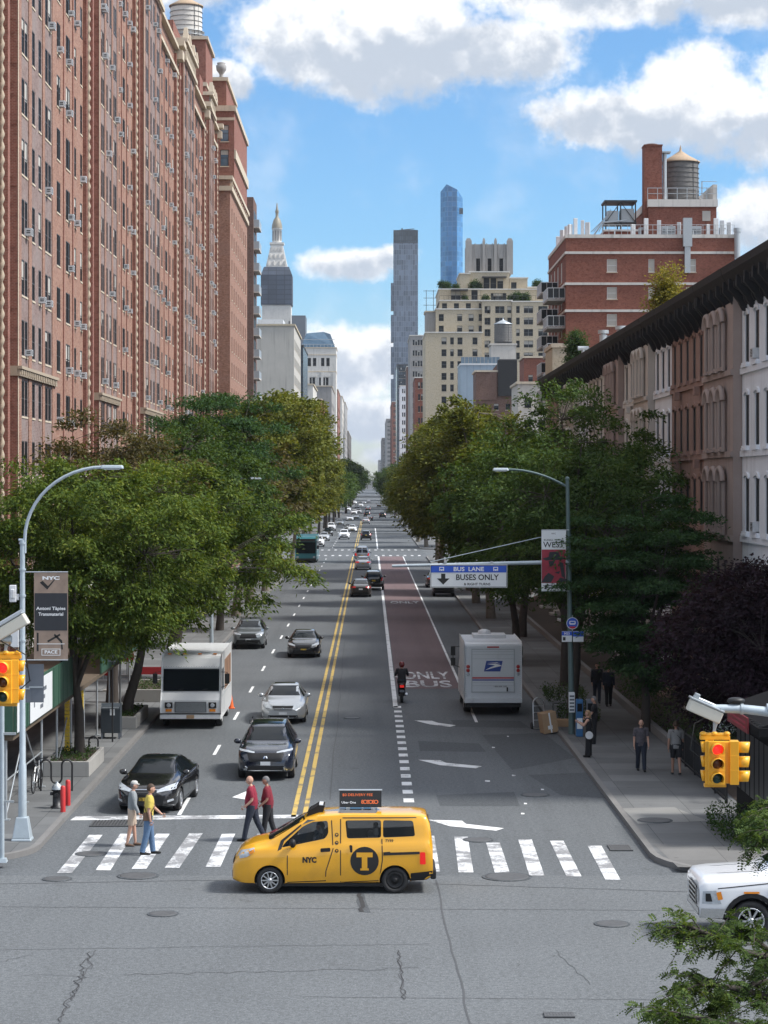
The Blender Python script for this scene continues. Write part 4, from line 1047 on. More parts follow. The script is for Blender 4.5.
for i in range(4): b.tube([(-3.0+i*.25, -2, 0), (-1.6+i*.2, -1.5, 1.4+.3*i)], .04, 5)
b.tube([(-3.2, -2.2, -1), (-1.9, -2.2, .9), (.5, -2.2, 1.1)], .09, 6); b.tube([(1.8, -2.2, -1), (1.8, -2.2, .3), (2.8, -2.2, .3)], .12, 6); b.build('pipes', 'galvanised', tp)
Y = 225.
# panel aerials, each on its own pole
ant = thing('panel_aerial', 'tall white panel aerial', 'aerial', (0, 0, 0), 0, 'panel aerials on the red brick roof')
MB().tube([(0, .2, -.6), (0, .2, 2.1)], .05, 6).build('pole', 'galvanised', ant)
MB().box(-.21, .21, -.12, .12, .1, 2.2).build('panel', 'white_metal', ant, .03)
spots = [(550,234,3,'white panel aerial at the far left corner of the red brick roof'),(554.5,232,2,'white panel aerial second from the left on the red brick roof'),(559,230,1,'white panel aerial third from the left on the red brick roof'),(563.5,228,.4,'white panel aerial fourth from the left on the red brick roof'),
         (570.5,223,0,'white panel aerial left of the close group of three'),(575.5,225,0,'short white panel aerial in the middle of the close group'),(582.5,222,0,'white panel aerial just left of the steel roof platform'),(587.5,222,0,'white panel aerial touching the steel roof platform on its left'),
         (633,225,0,'white panel aerial right of the steel roof platform'),(646,222,0,'white panel aerial at the foot of the brick chimney'),(659,222,0,'white panel aerial under the flue pipe'),(679,222,0,'white panel aerial above the silver duct'),
         (708,222,0,'white panel aerial under the right end of the roof railing'),(716,226,0,'lower white panel aerial near the right roof corner'),(722,224,0,'white panel aerial next to the right vent pipe'),(729,224,0,'last white panel aerial at the right end of the roof')]
for i, (px, py, back, lb) in enumerate(spots):
    Yp = Y+.6+back*5.2
    loc = (X0+.55, Yp, Zt-.3) if back else (X_(px, Y+.6), Y+.6, Zt-.3)
    if i == 0: ant.location = loc; ant['label'] = lb
    else: dup(ant, loc, (R(-60) if back else 0)+R((i*37) % 50-25), lb, sc=(.8+.07*(i*5 % 6), 1, .78+.09*(i*7 % 4)))
for i, (px, lb) in enumerate(((668, 'grey ribbed cabinet between the aerials and the bulkhead'), (694, 'grey ribbed cabinet under the bulkhead window'))):
    cb = thing('equipment_cabinet', lb, 'cabinet', (X_(px, Y+2), Y+2, Zt-.55)); MB().box(-.7, .7, -.4, .4, 0, 1.9).build('case', 'galvanised', cb, .03)
    q = MB()
    for k in range(6): q.box(-.6, .6, -.43, -.401, .3+.25*k, .36+.25*k)
    q.build('louvres', 'dark_frame', cb)

# ------------------------------------------------------------------ brownstone row on the right
def row_house(y0, y1, style, wall, label, seed):
    rnd = random.Random(seed); L = y1-y0; zt = 17.8
    proj = .35 if style == 'ornate' else 0
    t = thing('row_house', label, 'row house', (RB, y0, 0), 0, 'row houses on the right')
    mx = T(-proj, L, 0) @ Rz(R(-90))                    # local x runs back towards the viewer
    sills = [(14.3, 1.85), (11.1, 1.95), (7.8, 2.05), (4.4, 2.2)]
    n = 3; w = .92 if style != 'ornate' else .8
    ops = []
    for z, h in sills:
        for i in range(n):
            u = L*(i+.5)/n if style != 'ornate' else L*.5+(i-1)*L*.23
            ops.append((round(u-w/2, 3), round(u+w/2, 3), z, round(z+h, 3), 'sash'))
    ops.append((round(L*.2-.6, 3), round(L*.2+.6, 3), .9, 3.4, 'plain'))
    b = MB(); facade(b, mx, L, 0, 16.74, ops, .09)
    if proj:
        b.add([(-proj, 0, 0), (0, 0, 0), (0, 0, 17.0), (-proj, 0, 17.0)], [(0,1,2,3)]); b.add([(-proj, L, 0), (0, L, 0), (0, L, 17.0), (-proj, L, 17.0)], [(0,1,2,3)])
    b.add([(0, .01, 0), (13, .01, 0), (13, .01, zt), (0, .01, zt)], [(0,1,2,3)]); b.add([(0, L-.01, 0), (13, L-.01, 0), (13, L-.01, zt), (0, L-.01, zt)], [(0,1,2,3)])
    b.add([(13, 0, 0), (13, L, 0), (13, L, zt), (13, 0, zt)], [(0,1,2,3)]); b.add([(0, 0, zt-.3), (13, 0, zt-.3), (13, L, zt-.3), (0, L, zt-.3)], [(0,1,2,3)], 1)
    b.build('wall', [wall, 'roof_tar'], t)
    put_windows(t, mx, ops, 30, frame='dark_frame', glass='dark_pane', depth=.09, sill=wall, sillout=.14)
    q = MB()
    for z, h in sills[:3]: q.box(-proj-.10, -proj-.003, .0, L, z-.42, z-.2)
    for o in ops[:9]:
        yc = L-(o[0]+o[1])/2; z = o[3]
        r = w/2+.14
        if style == 'ornate':
            for k in range(3):
                rr = r+.16-.1*k; q.tube([(-proj-.2+.03*k, yc+rr*math.cos(a), z-.12+rr*.75*math.sin(a)) for a in np.linspace(0, math.pi, 9)], .12-.02*k, 6)
            q.tube([(-proj-.13, yc-r, z-.1), (-proj-.13, yc-r, o[2]-.2)], .095, 8)
            q.tube([(-proj-.13, yc+r, z-.1), (-proj-.13, yc+r, o[2]-.2)], .095, 8)
            q.box(-proj-.28, -proj-.004, yc-.5, yc+.5, o[2]-.19, o[2]-.092)
        else:
            q.prism([(-proj-.003, yc-r, z-.02)]+[(-proj-.003, yc+r*math.cos(a), z+.04+.2*math.sin(a)) for a in np.linspace(math.pi, 0, 7)]+[(-proj-.003, yc+r, z-.02), (-proj-.003, yc+r*.75, z-.02)]+[(-proj-.003, yc+r*.75*math.cos(a), z-.0+.1*math.sin(a)) for a in np.linspace(0, math.pi, 7)], (-.07, 0, 0))
            q.box(-proj-.16, -proj-.004, yc-w/2-.12, yc+w/2+.12, o[2]-.19, o[2]-.092)
    if style == 'plain2':
        for z, h in sills[:3]: q.box(-.34, -.12, L*.46, L*.54, z-.8, z-.42)
    q.build('mouldings', wall, t)
    c = MB(); e = 0
    c.prism([(e, 0, 16.75), (e-.14, 0, 16.77), (e-.2, 0, 17.2), (e-.6, 0, 17.42), (e-.8, 0, 17.75), (e-.85, 0, 18.02), (0, 0, 18.1)], (0, L-.02, 0))
    nb = max(8, int(L/.45))
    for i in range(nb):
        y = (i+.5)*L/nb; c.prism([(e-.003, y-.1, 16.5), (e-.12, y-.1, 16.52), (e-.22, y-.1, 16.7), (e-.24, y-.1, 16.95), (e-.6, y-.1, 17.15), (e-.6, y-.1, 17.4), (e-.21, y-.1, 17.4)], (0, .13, 0))
        if i % 4 == 0: c.prism([(e-.003, y-.13, 16.25), (e-.18, y-.13, 16.3), (e-.36, y-.13, 16.65), (e-.72, y-.13, 17.1), (e-.72, y-.13, 17.5), (e-.2, y-.13, 17.5)], (0, .26, 0))
    c.build('cornice', 'dark_cornice', t)
    for o in ops:
        if wall == 'white_render' and rnd.random() < .2 and o[2] > 4:
            a = bpy.data.objects.new('air_conditioner', ac_mesh()); COL.objects.link(a); a.parent = t; a.matrix_local = mx @ T((o[0]+o[1])/2, .08, o[2]+.02)
    st = MB()
    for k in range(5): st.box(-1.6+.32*k, -.003, L*.8-.8, L*.8+.8, .18*k+.14, .18*(k+1)+.14)
    st.build('stoop', wall, t)
    q = MB(); q.box(1.5+rnd.random(), 3.2, L*.3, L*.3+1.2, zt-.3, zt+1.1)
    q.build('chimney', 'orange_brick', t)
    return t
houses = [(68.4, 75.2, 'plain', 'white_render', 'pale grey house at the right edge nearest the viewer'), (75.2, 82, 'plain', 'white_render', 'pale grey house second in the row, behind the purple tree'), (82, 88.8, 'plain', 'white_render', 'pale grey house with air conditioners, next to the brown one with hooded windows'),
          (88.85, 96.6, 'ornate', 'grey_brownstone', 'grey brown house with heavy scalloped window hoods'), (96.65, 103.0, 'plain2', 'brownstone', 'brown house right behind the scalloped one'), (103.05, 109.5, 'plain2', 'brownstone', 'brown house touching the white rendered one'),
          (109.55, 116, 'plain', 'white_render', 'white rendered house with arched windows left of the brown pair'), (116.05, 122.4, 'ornate', 'tan_render', 'tan house with rounded window hoods behind the treetop'), (122.45, 130, 'plain2', 'pale_stone', 'pale house with square window surrounds at mid row'),
          (130.05, 137, 'ornate', 'grey_brownstone', 'grey brown house with hooded bay at mid row'), (137.05, 144, 'plain', 'pale_stone', 'pale house past the second hooded bay'), (144.05, 151, 'plain', 'tan_render', 'tan house past mid row above the trees'),
          (151.05, 158, 'plain', 'white_render', 'white house fourth from the far end of the row'), (158.05, 165, 'ornate', 'tan_render', 'tan hooded house third from the far end of the row'), (165.05, 175, 'plain', 'pale_stone', 'pale house second from the far end of the row'), (175.05, 185.6, 'plain', 'brownstone', 'brown house at the far end of the row')]
for i, (a, c, s, w, lb) in enumerate(houses): row_house(a, c, s, w, lb, 40+i)
# rooftop vents cluster
t = thing('roof_vents', 'cluster of silver roof vents and a kitchen fan on the brownstone roofs', 'roof vents', (17.6, 172, 17.9))
b = MB()
for (x, y, h, r) in ((0, 0, 2.9, .3), (.7, .3, 2.5, .28), (1.3, -.2, 3.2, .32), (-.8, .4, 1.6, .22)): b.tube([(x, y, 0), (x, y, h)], r, 12); b.tube([(x, y, h+.1), (x, y, h+.35)], r*1.35, 12); b.tube([(x, y, h), (x, y, h+.1)], r*.6, 8)
b.tube([(-1.5, .2, .9), (-1.5, .2, 1.9)], .14, 8); b.tube([(-1.9, .2, 1.9), (-1.1, .2, 1.9)], .16, 8); b.box(-2.3, 2, -.8, .9, 0, .6)
b.build('vents', 'galvanised', t)
# off-frame buildings that only shade or reflect: the block across the avenue behind the viewer is left out
# ------------------------------------------------------------------ trees
leafmat('locust_leaf', [(.0, (.026, .048, .014)), (.4, (.066, .108, .022)), (.75, (.125, .165, .030)), (1, (.22, .23, .045))])
leafmat('dark_leaf', [(.0, (.022, .044, .016)), (.5, (.050, .092, .026)), (.85, (.092, .135, .036)), (1, (.15, .18, .05))])
leafmat('blue_leaf', [(.0, (.019, .045, .022)), (.5, (.042, .090, .036)), (1, (.08, .145, .055))])
leafmat('plane_leaf', [(.0, (.050, .060, .016)), (.4, (.092, .115, .026)), (.7, (.150, .165, .036)), (1, (.25, .22, .05))])
leafmat('rust_leaf', [(.0, (.045, .045, .022)), (.5, (.095, .088, .042)), (1, (.16, .12, .06))])
leafmat('near_leaf', [(.0, (.022, .042, .014)), (.5, (.056, .095, .026)), (.85, (.105, .15, .038)), (1, (.16, .19, .055))])
leafmat('purple_leaf', [(.0, (.012, .008, .012)), (.5, (.026, .015, .024)), (1, (.05, .028, .042))])
leafmat('yellow_leaf', [(.0, (.08, .09, .02)), (.5, (.20, .18, .035)), (1, (.34, .28, .06))])
leafmat('shrub_leaf', [(.0, (.02, .045, .018)), (.5, (.045, .085, .028)), (1, (.09, .13, .04))])

def leaf_object(name, P, Dv, Nv, Ln, Wd, mat, parent):
    """P centres (n,3), Dv direction, Nv normal, Ln length, Wd width -> pointed four-sided leaves, slightly folded"""
    n = len(P); S_ = np.cross(Dv, Nv); S_ /= (np.linalg.norm(S_, axis=1, keepdims=True)+1e-9)
    Nn = np.cross(S_, Dv)
    v = np.empty((n, 4, 3)); h = Ln[:, None]*.5
    v[:, 0] = P-Dv*h; v[:, 2] = P+Dv*h
    fold = Nn*(Wd[:, None]*.25)
    v[:, 1] = P+S_*(Wd[:, None]*.5)+fold-Dv*h*.15; v[:, 3] = P-S_*(Wd[:, None]*.5)+fold-Dv*h*.15
    me = bpy.data.meshes.new(name)
    me.vertices.add(n*4); me.vertices.foreach_set('co', v.ravel())
    me.loops.add(n*4); me.loops.foreach_set('vertex_index', np.arange(n*4, dtype=np.int32))
    me.polygons.add(n); me.polygons.foreach_set('loop_start', np.arange(0, n*4, 4, dtype=np.int32))
    me.update(calc_edges=True); me.validate()
    return link(name, me, mat, parent)

def unit(a): return a/(np.linalg.norm(a, axis=1, keepdims=True)+1e-9)
def tree(name, label, loc, seed, zc, rad, trunk_h, trunk_r, nclump, per, leaf, clump, mat, group=None, bark='bark', flat=.5, droop=.35, tiers=0, lean=(0,0), lobes=.5, inner=.25, sub=None, cat='tree'):
    """trunk with limbs, crown of leaf sprays grouped in uneven clumps. rad: crown half sizes; leaf: (length,width)"""
    rg = np.random.default_rng(seed); rnd = random.Random(seed)
    t = thing(name, label, cat, loc, 0, group)
    rx, ry, rz = rad; cen = np.array([lean[0], lean[1], zc])
    d = unit(rg.normal(size=(nclump, 3)))
    lob = unit(rg.normal(size=(14, 3))); amp = rg.uniform(-.28, .30, 14)
    k = np.maximum(0, d @ lob.T)**4 @ amp
    r = rg.uniform(inner**2, 1, nclump)**.5*(1+lobes*k*1.6)*.93
    c = cen+d*r[:, None]*np.array(rad)
    if tiers:                                            # layered boughs
        tz = np.round((c[:, 2]-zc+rz)/(2*rz)*tiers)/tiers*2*rz+zc-rz
        c[:, 2] = c[:, 2]*.55+tz*.45
    low = c[:, 2] < zc-rz*.75; c[low, 2] += rg.uniform(0, .5, low.sum())*rz
    # limbs
    b = MB(); top = Vector((lean[0]*.5, lean[1]*.5, trunk_h))
    b.tube([(0, 0, -.1), (lean[0]*.1, lean[1]*.1, trunk_h*.3), (lean[0]*.3+.06, lean[1]*.3, trunk_h*.65), top], [trunk_r*1.35, trunk_r*1.05, trunk_r*.9, trunk_r*.75], 10)
    nl = 7; limb_pts = []
    for i in range(nl):
        a = 2*math.pi*(i+rnd.random()*.6)/nl; e = rnd.uniform(.35, .75)
        q = Vector((lean[0]+rx*e*math.cos(a), lean[1]+ry*e*math.sin(a), zc+rz*rnd.uniform(-.35, .55)))
        if i == 0: q = Vector((lean[0], lean[1], zc+rz*.75))
        m1 = top.lerp(q, .35)+Vector((0, 0, rz*.12)); m2 = top.lerp(q, .7)+Vector((rnd.uniform(-.2, .2), rnd.uniform(-.2, .2), rz*.1))
        b.tube([top-Vector((0, 0, .2)), m1, m2, q], [trunk_r*.55, trunk_r*.42, trunk_r*.28, trunk_r*.15], 7); limb_pts += [m1, m2, q, m1.lerp(m2, .5), m2.lerp(q, .5)]
    lp = np.array([tuple(q) for q in limb_pts])
    tw = MB()
    for ci in c:
        j = np.argmin(((lp-ci)**2).sum(1)); p0 = Vector(lp[j]); p1 = Vector(ci)
        b.tube([p0, p0.lerp(p1, .5)+Vector((0, 0, .12)), p1], [trunk_r*.09, trunk_r*.06, trunk_r*.03], 4, caps=False)
    b.build('trunk', bark, t)
    # leaves
    n = nclump*per; ci = np.repeat(np.arange(nclump), per)
    cs = rg.uniform(.65, 1.35, nclump)*clump
    off = np.clip(rg.normal(size=(n, 3))*.55, -1.15, 1.15); off[:, 2] *= flat
    out = unit((c-cen)/np.array(rad))
    P = c[ci]+off*cs[ci][:, None]
    P[:, 2] -= droop*cs[ci]*(off[:, 0]**2+off[:, 1]**2)*.6
    keep = rg.random(n) < rg.uniform(.55, 1.0, nclump)[ci]
    P = P[keep]; ci = ci[keep]; off = off[keep]; n = len(P)
    Dv = unit(off*np.array([1, 1, .3])+out[ci]*.35+rg.normal(size=(n, 3))*.5+np.array([0, 0, -droop]))
    Nv = unit(rg.normal(size=(n, 3))*.6+np.array([0, 0, 1.0])+out[ci]*.3)
    Ln = leaf[0]*rg.uniform(.6, 1.3, n); Wd = leaf[1]*rg.uniform(.7, 1.25, n)
    leaf_object('crown', P, Dv, Nv, Ln, Wd, mat, t)
    return t
Z0 = .14
# --- left side
tree('honey_locust_tree', 'bright green honey locust nearest on the left, growing from the concrete planter', (-9.72, 76.5, Z0), 11, 6.8, (5.3, 4.8, 3.6), 2.8, .17, 370, 330, (.175, .07), .58, 'locust_leaf', flat=.40, droop=.5, lean=(-.3, 0), lobes=.6, inner=.45)
tree('honey_locust_tree', 'green honey locust over the white step van, second on the left', (-9.7, 90.5, Z0), 12, 7.0, (5.2, 4.8, 4.0), 3.2, .2, 250, 240, (.20, .085), .62, 'locust_leaf', flat=.42, droop=.5, lean=(1.4, 0), lobes=1.0, inner=.4)
tree('street_tree', 'rust tinged tree whose brownish top shows above the near locust', (-11.2, 99, Z0), 13, 9.0, (4.2, 3.8, 3.8), 3.5, .22, 150, 150, (.22, .10), .65, 'rust_leaf', flat=.5, lean=(.2, 0))
tree('honey_locust_tree', 'darker honey locust behind the white van, leaning over the parked cars', (-9.9, 111, Z0), 14, 8.0, (4.7, 5.0, 4.2), 3.2, .2, 220, 200, (.23, .11), .7, 'dark_leaf', flat=.45, droop=.4, lean=(.8, 0), lobes=1.0, inner=.4)
tree('layered_tree', 'tall dark green tree with spreading layered boughs against the brick terrace', (-11.2, 131, Z0), 15, 9.9, (4.6, 4.2, 5.8), 4, .26, 260, 200, (.23, .10), .75, 'blue_leaf', flat=.38, droop=.2, tiers=8, lobes=.55, lean=(1.9, 0))
tree('street_tree', 'rust tinged tree between the layered tree and the plane trees on the left', (-9.7, 147, Z0), 16, 8.2, (4.8, 4.5, 4.4), 3.6, .22, 180, 140, (.28, .14), .85, 'rust_leaf', flat=.5, lean=(.6, 0))
PL = tree('plane_tree', 'olive green plane tree with the highest crown on the left', (-9.6, 163, Z0), 17, 10.7, (4.9, 5.0, 5.5), 4.2, .28, 250, 170, (.30, .20), .85, 'plane_leaf', 'plane trees down the left pavement', bark='pale_bark', flat=.6, droop=.2, lean=(1.2, 0), lobes=.8)
for i, (y, s, lb) in enumerate([(181, 1.04, 'olive plane tree second in the left plane row'), (200, 1.0, 'olive plane tree third in the left plane row'), (220, 1.05, 'olive plane tree fourth in the left plane row, above the teal bus'), (243, .93, 'olive plane tree fifth in the left plane row behind the bus'), (268, .9, 'last olive plane tree on the left before the far crossing'),
                                (335, .95, 'olive tree just past the far crossing on the left'), (362, .9, 'distant olive tree on the left, second past the far crossing')]):
    dup(PL, (-9.6+.5*math.sin(i*2.1), y, Z0), R(70*i+40)*(1 if i % 2 else 0)+ (0 if i % 2 else R(11*i)), lb, sc=s)
DT = tree('street_tree', 'dark distant tree low beside the far left fronts', (-9.4, 420, Z0), 18, 8.4, (4.6, 4.6, 4.6), 3.6, .25, 150, 90, (.45, .3), 1.2, 'dark_leaf', 'distant dark street trees')
for i, (x, y, lb) in enumerate([(-9.4, 470, 'dark distant tree, second of the far left ones'), (-9.4, 525, 'dark distant tree, third of the far left ones'), (-9.4, 615, 'dark tiny tree last on the left'), (9.6, 425, 'dark distant tree low beside the far right fronts'), (9.6, 480, 'dark distant tree, second of the far right ones'), (9.6, 540, 'dark distant tree, third of the far right ones'), (9.6, 620, 'dark tiny tree last on the right'), (-9.4, 680, 'tiny dark tree at the far end of the left row'), (9.6, 690, 'tiny dark tree at the far end of the right row')]):
    dup(DT, (x, y, Z0), R(50*i), lb)
for i in range(16):
    sx = -1 if i % 2 else 1; dup(DT, (sx*(8.4 if i < 6 else 7.4), 395+i*44, Z0), R(77*i), 'dark far street tree merging with its neighbours on the '+('left' if sx < 0 else 'right')+' side', 'far street trees on the '+('left' if sx < 0 else 'right'), sc=(1.0 if i < 6 else 1.25)+.1*math.sin(i*3))
# --- right side
tree('purple_tree', 'dark purple leaved tree over the front gardens at the right edge', (12.6, 74.5, Z0), 21, 4.3, (3.5, 3.4, 3.4), 1.8, .16, 340, 190, (.17, .09), .65, 'purple_leaf', flat=.5, droop=.3, lobes=.6, lean=(.2, 0))
tree('zelkova_tree', 'dark green zelkova with layered sprays beside the bus stop', (10.6, 87.5, Z0), 22, 5.4, (3.2, 3.4, 4.5), 2.0, .17, 300, 230, (.17, .08), .6, 'blue_leaf', flat=.25, droop=.25, tiers=11, lobes=.8, lean=(-.2, 0))
tree('honey_locust_tree', 'dark honey locust behind the bus stop with its trunk at the kerb', (8.15, 92, Z0), 23, 8.0, (4.3, 4.6, 4.2), 3.4, .2, 260, 220, (.20, .09), .66, 'dark_leaf', flat=.45, droop=.45, lean=(.4, 0), lobes=1.0, inner=.4)
tree('honey_locust_tree', 'tall dark honey locust reaching up to the pale house fronts on the right', (9.2, 107, Z0), 24, 8.7, (4.9, 5.0, 5.0), 3.6, .24, 290, 210, (.22, .10), .7, 'dark_leaf', flat=.45, droop=.4, lean=(-.2, 0), lobes=.8, inner=.4)
tree('honey_locust_tree', 'dark locust arching above the mail truck and the bus lane sign', (7.9, 122, Z0), 25, 7.4, (5.0, 5.0, 4.3), 3.2, .22, 250, 190, (.24, .12), .75, 'dark_leaf', flat=.45, droop=.4, lean=(-.6, 0), lobes=1.0, inner=.4)
tree('street_tree', 'mid green tree fourth along the right pavement, in front of the plane trees', (9.4, 141, Z0), 26, 8.6, (4.8, 4.8, 4.8), 3.6, .25, 260, 150, (.30, .16), 1.0, 'locust_leaf', flat=.5, lobes=.8, lean=(.4, 0))
PR = tree('plane_tree', 'yellowing plane tree nearest in the right plane row', (8.5, 160, Z0), 27, 9.7, (5.4, 5.2, 6.3), 4.2, .28, 240, 170, (.30, .19), .85, 'plane_leaf', 'plane trees down the right pavement', bark='pale_bark', flat=.6, droop=.2, lean=(-.9, 0), lobes=.8)
for i, (y, s, lb) in enumerate([(180, 1.0, 'yellowing plane tree second in the right row'), (201, 1.06, 'yellowing plane tree third in the right row'), (223, 1.05, 'yellowing plane tree fourth in the right row'), (247, 1.1, 'yellowing plane tree fifth in the right row, leaning over the bus lane'), (274, 1.08, 'last yellowing plane tree on the right before the far crossing'), (336, .95, 'plane tree just past the far crossing on the right'), (365, .9, 'distant plane tree on the right, second past the far crossing')]):
    dup(PR, ((8.0 if y > 215 else 8.4)+.4*math.sin(i*1.7), y, Z0), R(65*i+30), lb, sc=s)
tree('street_tree', 'green treetop rising against the red brick building', (13.6, 194, Z0), 31, 9.6, (2.6, 3.0, 4.6), 4, .22, 150, 120, (.30, .18), .9, 'locust_leaf', flat=.6, lobes=.9)
tree('roof_tree', 'yellow green potted tree on the brownstone roofs', (16.7, 129, 17.9), 32, 2.1, (1.3, 1.3, 1.9), .8, .07, 60, 120, (.17, .11), .5, 'yellow_leaf', flat=.8, lobes=.9)
tree('roof_tree', 'smaller yellow green roof tree right of the taller one', (18.2, 131, 17.9), 33, 1.4, (1.2, 1.2, 1.2), .5, .06, 40, 110, (.17, .11), .5, 'yellow_leaf', flat=.8)
tree('conifer', 'small green conifer on the roof beside the cream stair house', (16.0, 178, 18.0), 34, 2.0, (1.0, 1.0, 1.9), .5, .08, 70, 110, (.2, .08), .5, 'shrub_leaf', flat=.6, tiers=6)
# terrace planting on the cream house, single shrubs
sh = tree('terrace_shrub', 'dark clipped shrub at the upper left corner of the cream house terraces', (xc_(443.5), 565+9.5, zc_(287)+.2), 35, 1.2, (1.1, .9, .8), .3, .05, 30, 50, (.3, .22), .6, 'shrub_leaf', 'shrubs on the cream house terraces', flat=.8, cat='shrub')
for px, py, dy, s, lb in ((449, 287, 9.5, 1.1, 'dark shrub second from the left on the upper terrace'), (458, 287, 10, .9, 'dark shrub in front of the upper terrace wall, left of the penthouse'), (476, 287, 10.5, 1.3, 'round shrub left of the penthouse windows'), (480, 287, 10.5, 1.0, 'shrub right against the penthouse on its left'), (466, 300, 6, .9, 'shrub on the middle terrace under the dark canopy'), (486, 301, 5, 1.0, 'pointed shrub at the corner of the middle terrace'), (513, 301, 5, 1.0, 'shrub left of the large bush on the right terrace'), (519, 301, 5, 1.3, 'large bush in the middle of the right terrace'), (527, 301, 5, 1.2, 'bush at the right end of the right terrace'), (541, 284, 15, 1.2, 'shrub on the highest right-hand roof edge')):
    dup(sh, (xc_(px), 565+dy, zc_(py)-.2), R(px*7), lb, sc=s)

# --- the tree in the bottom right corner, near the viewer: fine pinnate leaves
def pinnate(label, loc, seed, limbs, trunk_h, nspray):
    rg = np.random.default_rng(seed); rnd = random.Random(seed); t = thing('honey_locust_tree', label, 'tree', loc)
    b = MB(); b.tube([(0, 0, -.1), (0, 0, trunk_h*.5), (-.1, 0, trunk_h)], [.17, .13, .10], 10)
    P = []; Dd = []; Nn = []; L_ = []; W_ = []
    for limb in limbs:
        pts = [Vector(q) for q in limb]; k = len(pts)
        b.tube([Vector((-.1, 0, trunk_h-.1))]+pts, [.075]+[.05*(1-i/k)+.006 for i in range(k)], 6)
        segs = [(pts[i], pts[i+1]) for i in range(k-1)]
        tot = sum((q-p).length for p, q in segs)
        for s in range(int(nspray*tot)):
            i = rnd.randrange(k-1); p, q = segs[i]; base = p.lerp(q, rnd.random()); ax = (q-p).normalized()
            d = (Vector((rnd.gauss(0, 1), rnd.gauss(0, 1), rnd.gauss(-.15, .5)))+ax*.8).normalized()
            ln = rnd.uniform(.25, .62); tip = base+d*ln+Vector((0, 0, -.25*ln*ln)); mid = base.lerp(tip, .5)+Vector((0, 0, .08*ln))
            b.tube([base, mid, tip], [.009, .006, .003], 4, caps=False)
            for c in range(int(6+ln*18)):                # compound leaves along the twig
                f = rnd.uniform(.12, 1.0); o = base.lerp(mid, f*2) if f < .5 else mid.lerp(tip, f*2-1)
                dd = ((tip-base).normalized()+Vector((rnd.gauss(0, 1.0), rnd.gauss(0, 1.0), rnd.gauss(-.2, .6)))).normalized()
                nn = Vector((rnd.gauss(0, .6), rnd.gauss(0, .6), 1)).normalized(); sd_ = dd.cross(nn).normalized(); rl = rnd.uniform(.08, .16)
                m_ = 5
                for g in range(m_):
                    w = (g+1)/m_; base2 = o+dd*rl*w+Vector((0, 0, -.10*w*w*rl*3))
                    for sg in (-1, 1):
                        ld = (sd_*sg+dd*.35).normalized(); ll = .046*(1-.35*abs(w-.45))
                        P.append(base2+ld*ll*.5); Dd.append(ld); Nn.append(nn); L_.append(ll*rnd.uniform(.85, 1.15)); W_.append(.025)
    b.build('trunk', 'bark', t)
    A = lambda q: np.array([tuple(v) for v in q])
    leaf_object('crown', A(P), A(Dd), A(Nn), np.array(L_), np.array(W_), 'near_leaf', t)
    return t
tl = Vector((6.4, 26.5, .14))
def rel(px, py, Y): return tuple(at(px, py, Y)-tl)
pinnate('honey locust close to the viewer, its feathery branches entering at the bottom right', tl, 41,
        [[rel(860,960,26.3), rel(790,962,26), rel(745,952,25.8), rel(710,935,25.6), rel(686,925,25.5)],
         [rel(860,1040,26), rel(780,1000,25.7), rel(735,988,25.5), rel(705,985,25.4), rel(684,990,25.3)],
         [rel(850,1000,26.8), rel(780,960,26.8), rel(755,940,26.8), rel(738,930,26.8)],
         [rel(860,1060,25), rel(770,1030,24.8), rel(715,1022,24.6), rel(680,1014,24.6)],
         [rel(880,900,27.3), rel(810,850,27.3), rel(785,838,27.2), rel(764,830,27.1)],
         [rel(900,860,28), rel(820,810,28), rel(795,806,28), rel(776,806,27.9)],
         [rel(860,1000,26), rel(800,975,25.6), rel(750,985,25.6), rel(720,1005,25.6)],
         [rel(860,1080,25), rel(790,1050,24.8), rel(730,1040,24.8)],
         [(.5, .3, 4.0), (1.4, .6, 5.2), (2.2, .8, 6.0), (2.8, .8, 6.3)], [(.6, -.3, 3.8), (1.8, -.6, 4.4), (2.8, -.9, 4.6)], [(.2, .5, 4.4), (.6, 1.2, 5.8), (.8, 1.7, 6.8), (1.0, 2.0, 7.2)], [(.3, -.5, 4.2), (.9, -1.4, 5.2), (1.4, -2.0, 5.6)], [(.9, .1, 4.6), (1.6, 0, 5.9), (1.9, -.1, 7.0)], [(.4, 1.0, 4.0), (1.0, 2.0, 4.6), (1.6, 2.6, 4.7)]], 3.0, 21)

# front garden hedge and railings on the right
def hedge(name, label, loc, sx, sy, sz, seed, mat='shrub_leaf', n=5000, cat='hedge', leaf=(.09, .05)):
    rg = np.random.default_rng(seed); t = thing(name, label, cat, loc)
    P = rg.uniform(-1, 1, (n, 3)); m = np.max(np.abs(P), axis=1); P /= np.where(rg.random(n) < .75, m, 1)[:, None]
    P = P*np.array([sx, sy, sz/2])+rg.normal(size=(n, 3))*.06; P[:, 2] += sz/2; P[:, 2] *= 1+.25*np.sin(P[:, 1]*1.7)*np.cos(P[:, 0]*2.3)
    Dv = unit(rg.normal(size=(n, 3))+np.array([0, 0, .4])); Nv = unit(rg.normal(size=(n, 3)))
    leaf_object('foliage', P, Dv, Nv, leaf[0]*rg.uniform(.6, 1.4, n), leaf[1]*rg.uniform(.7, 1.3, n), mat, t)
    b = MB(); 
    for i in range(8): x = rg.uniform(-sx*.7, sx*.7); y = rg.uniform(-sy*.8, sy*.8); b.tube([(x, y, -.05), (x+rg.uniform(-.1, .1), y, sz*.7)], [.02, .008], 5)
    b.build('stems', 'bark', t); return t
hedge('hedge', 'long dark hedge of the front gardens along the right pavement', (12.4, 92, Z0), 1.3, 10, 1.5, 51, n=9000)
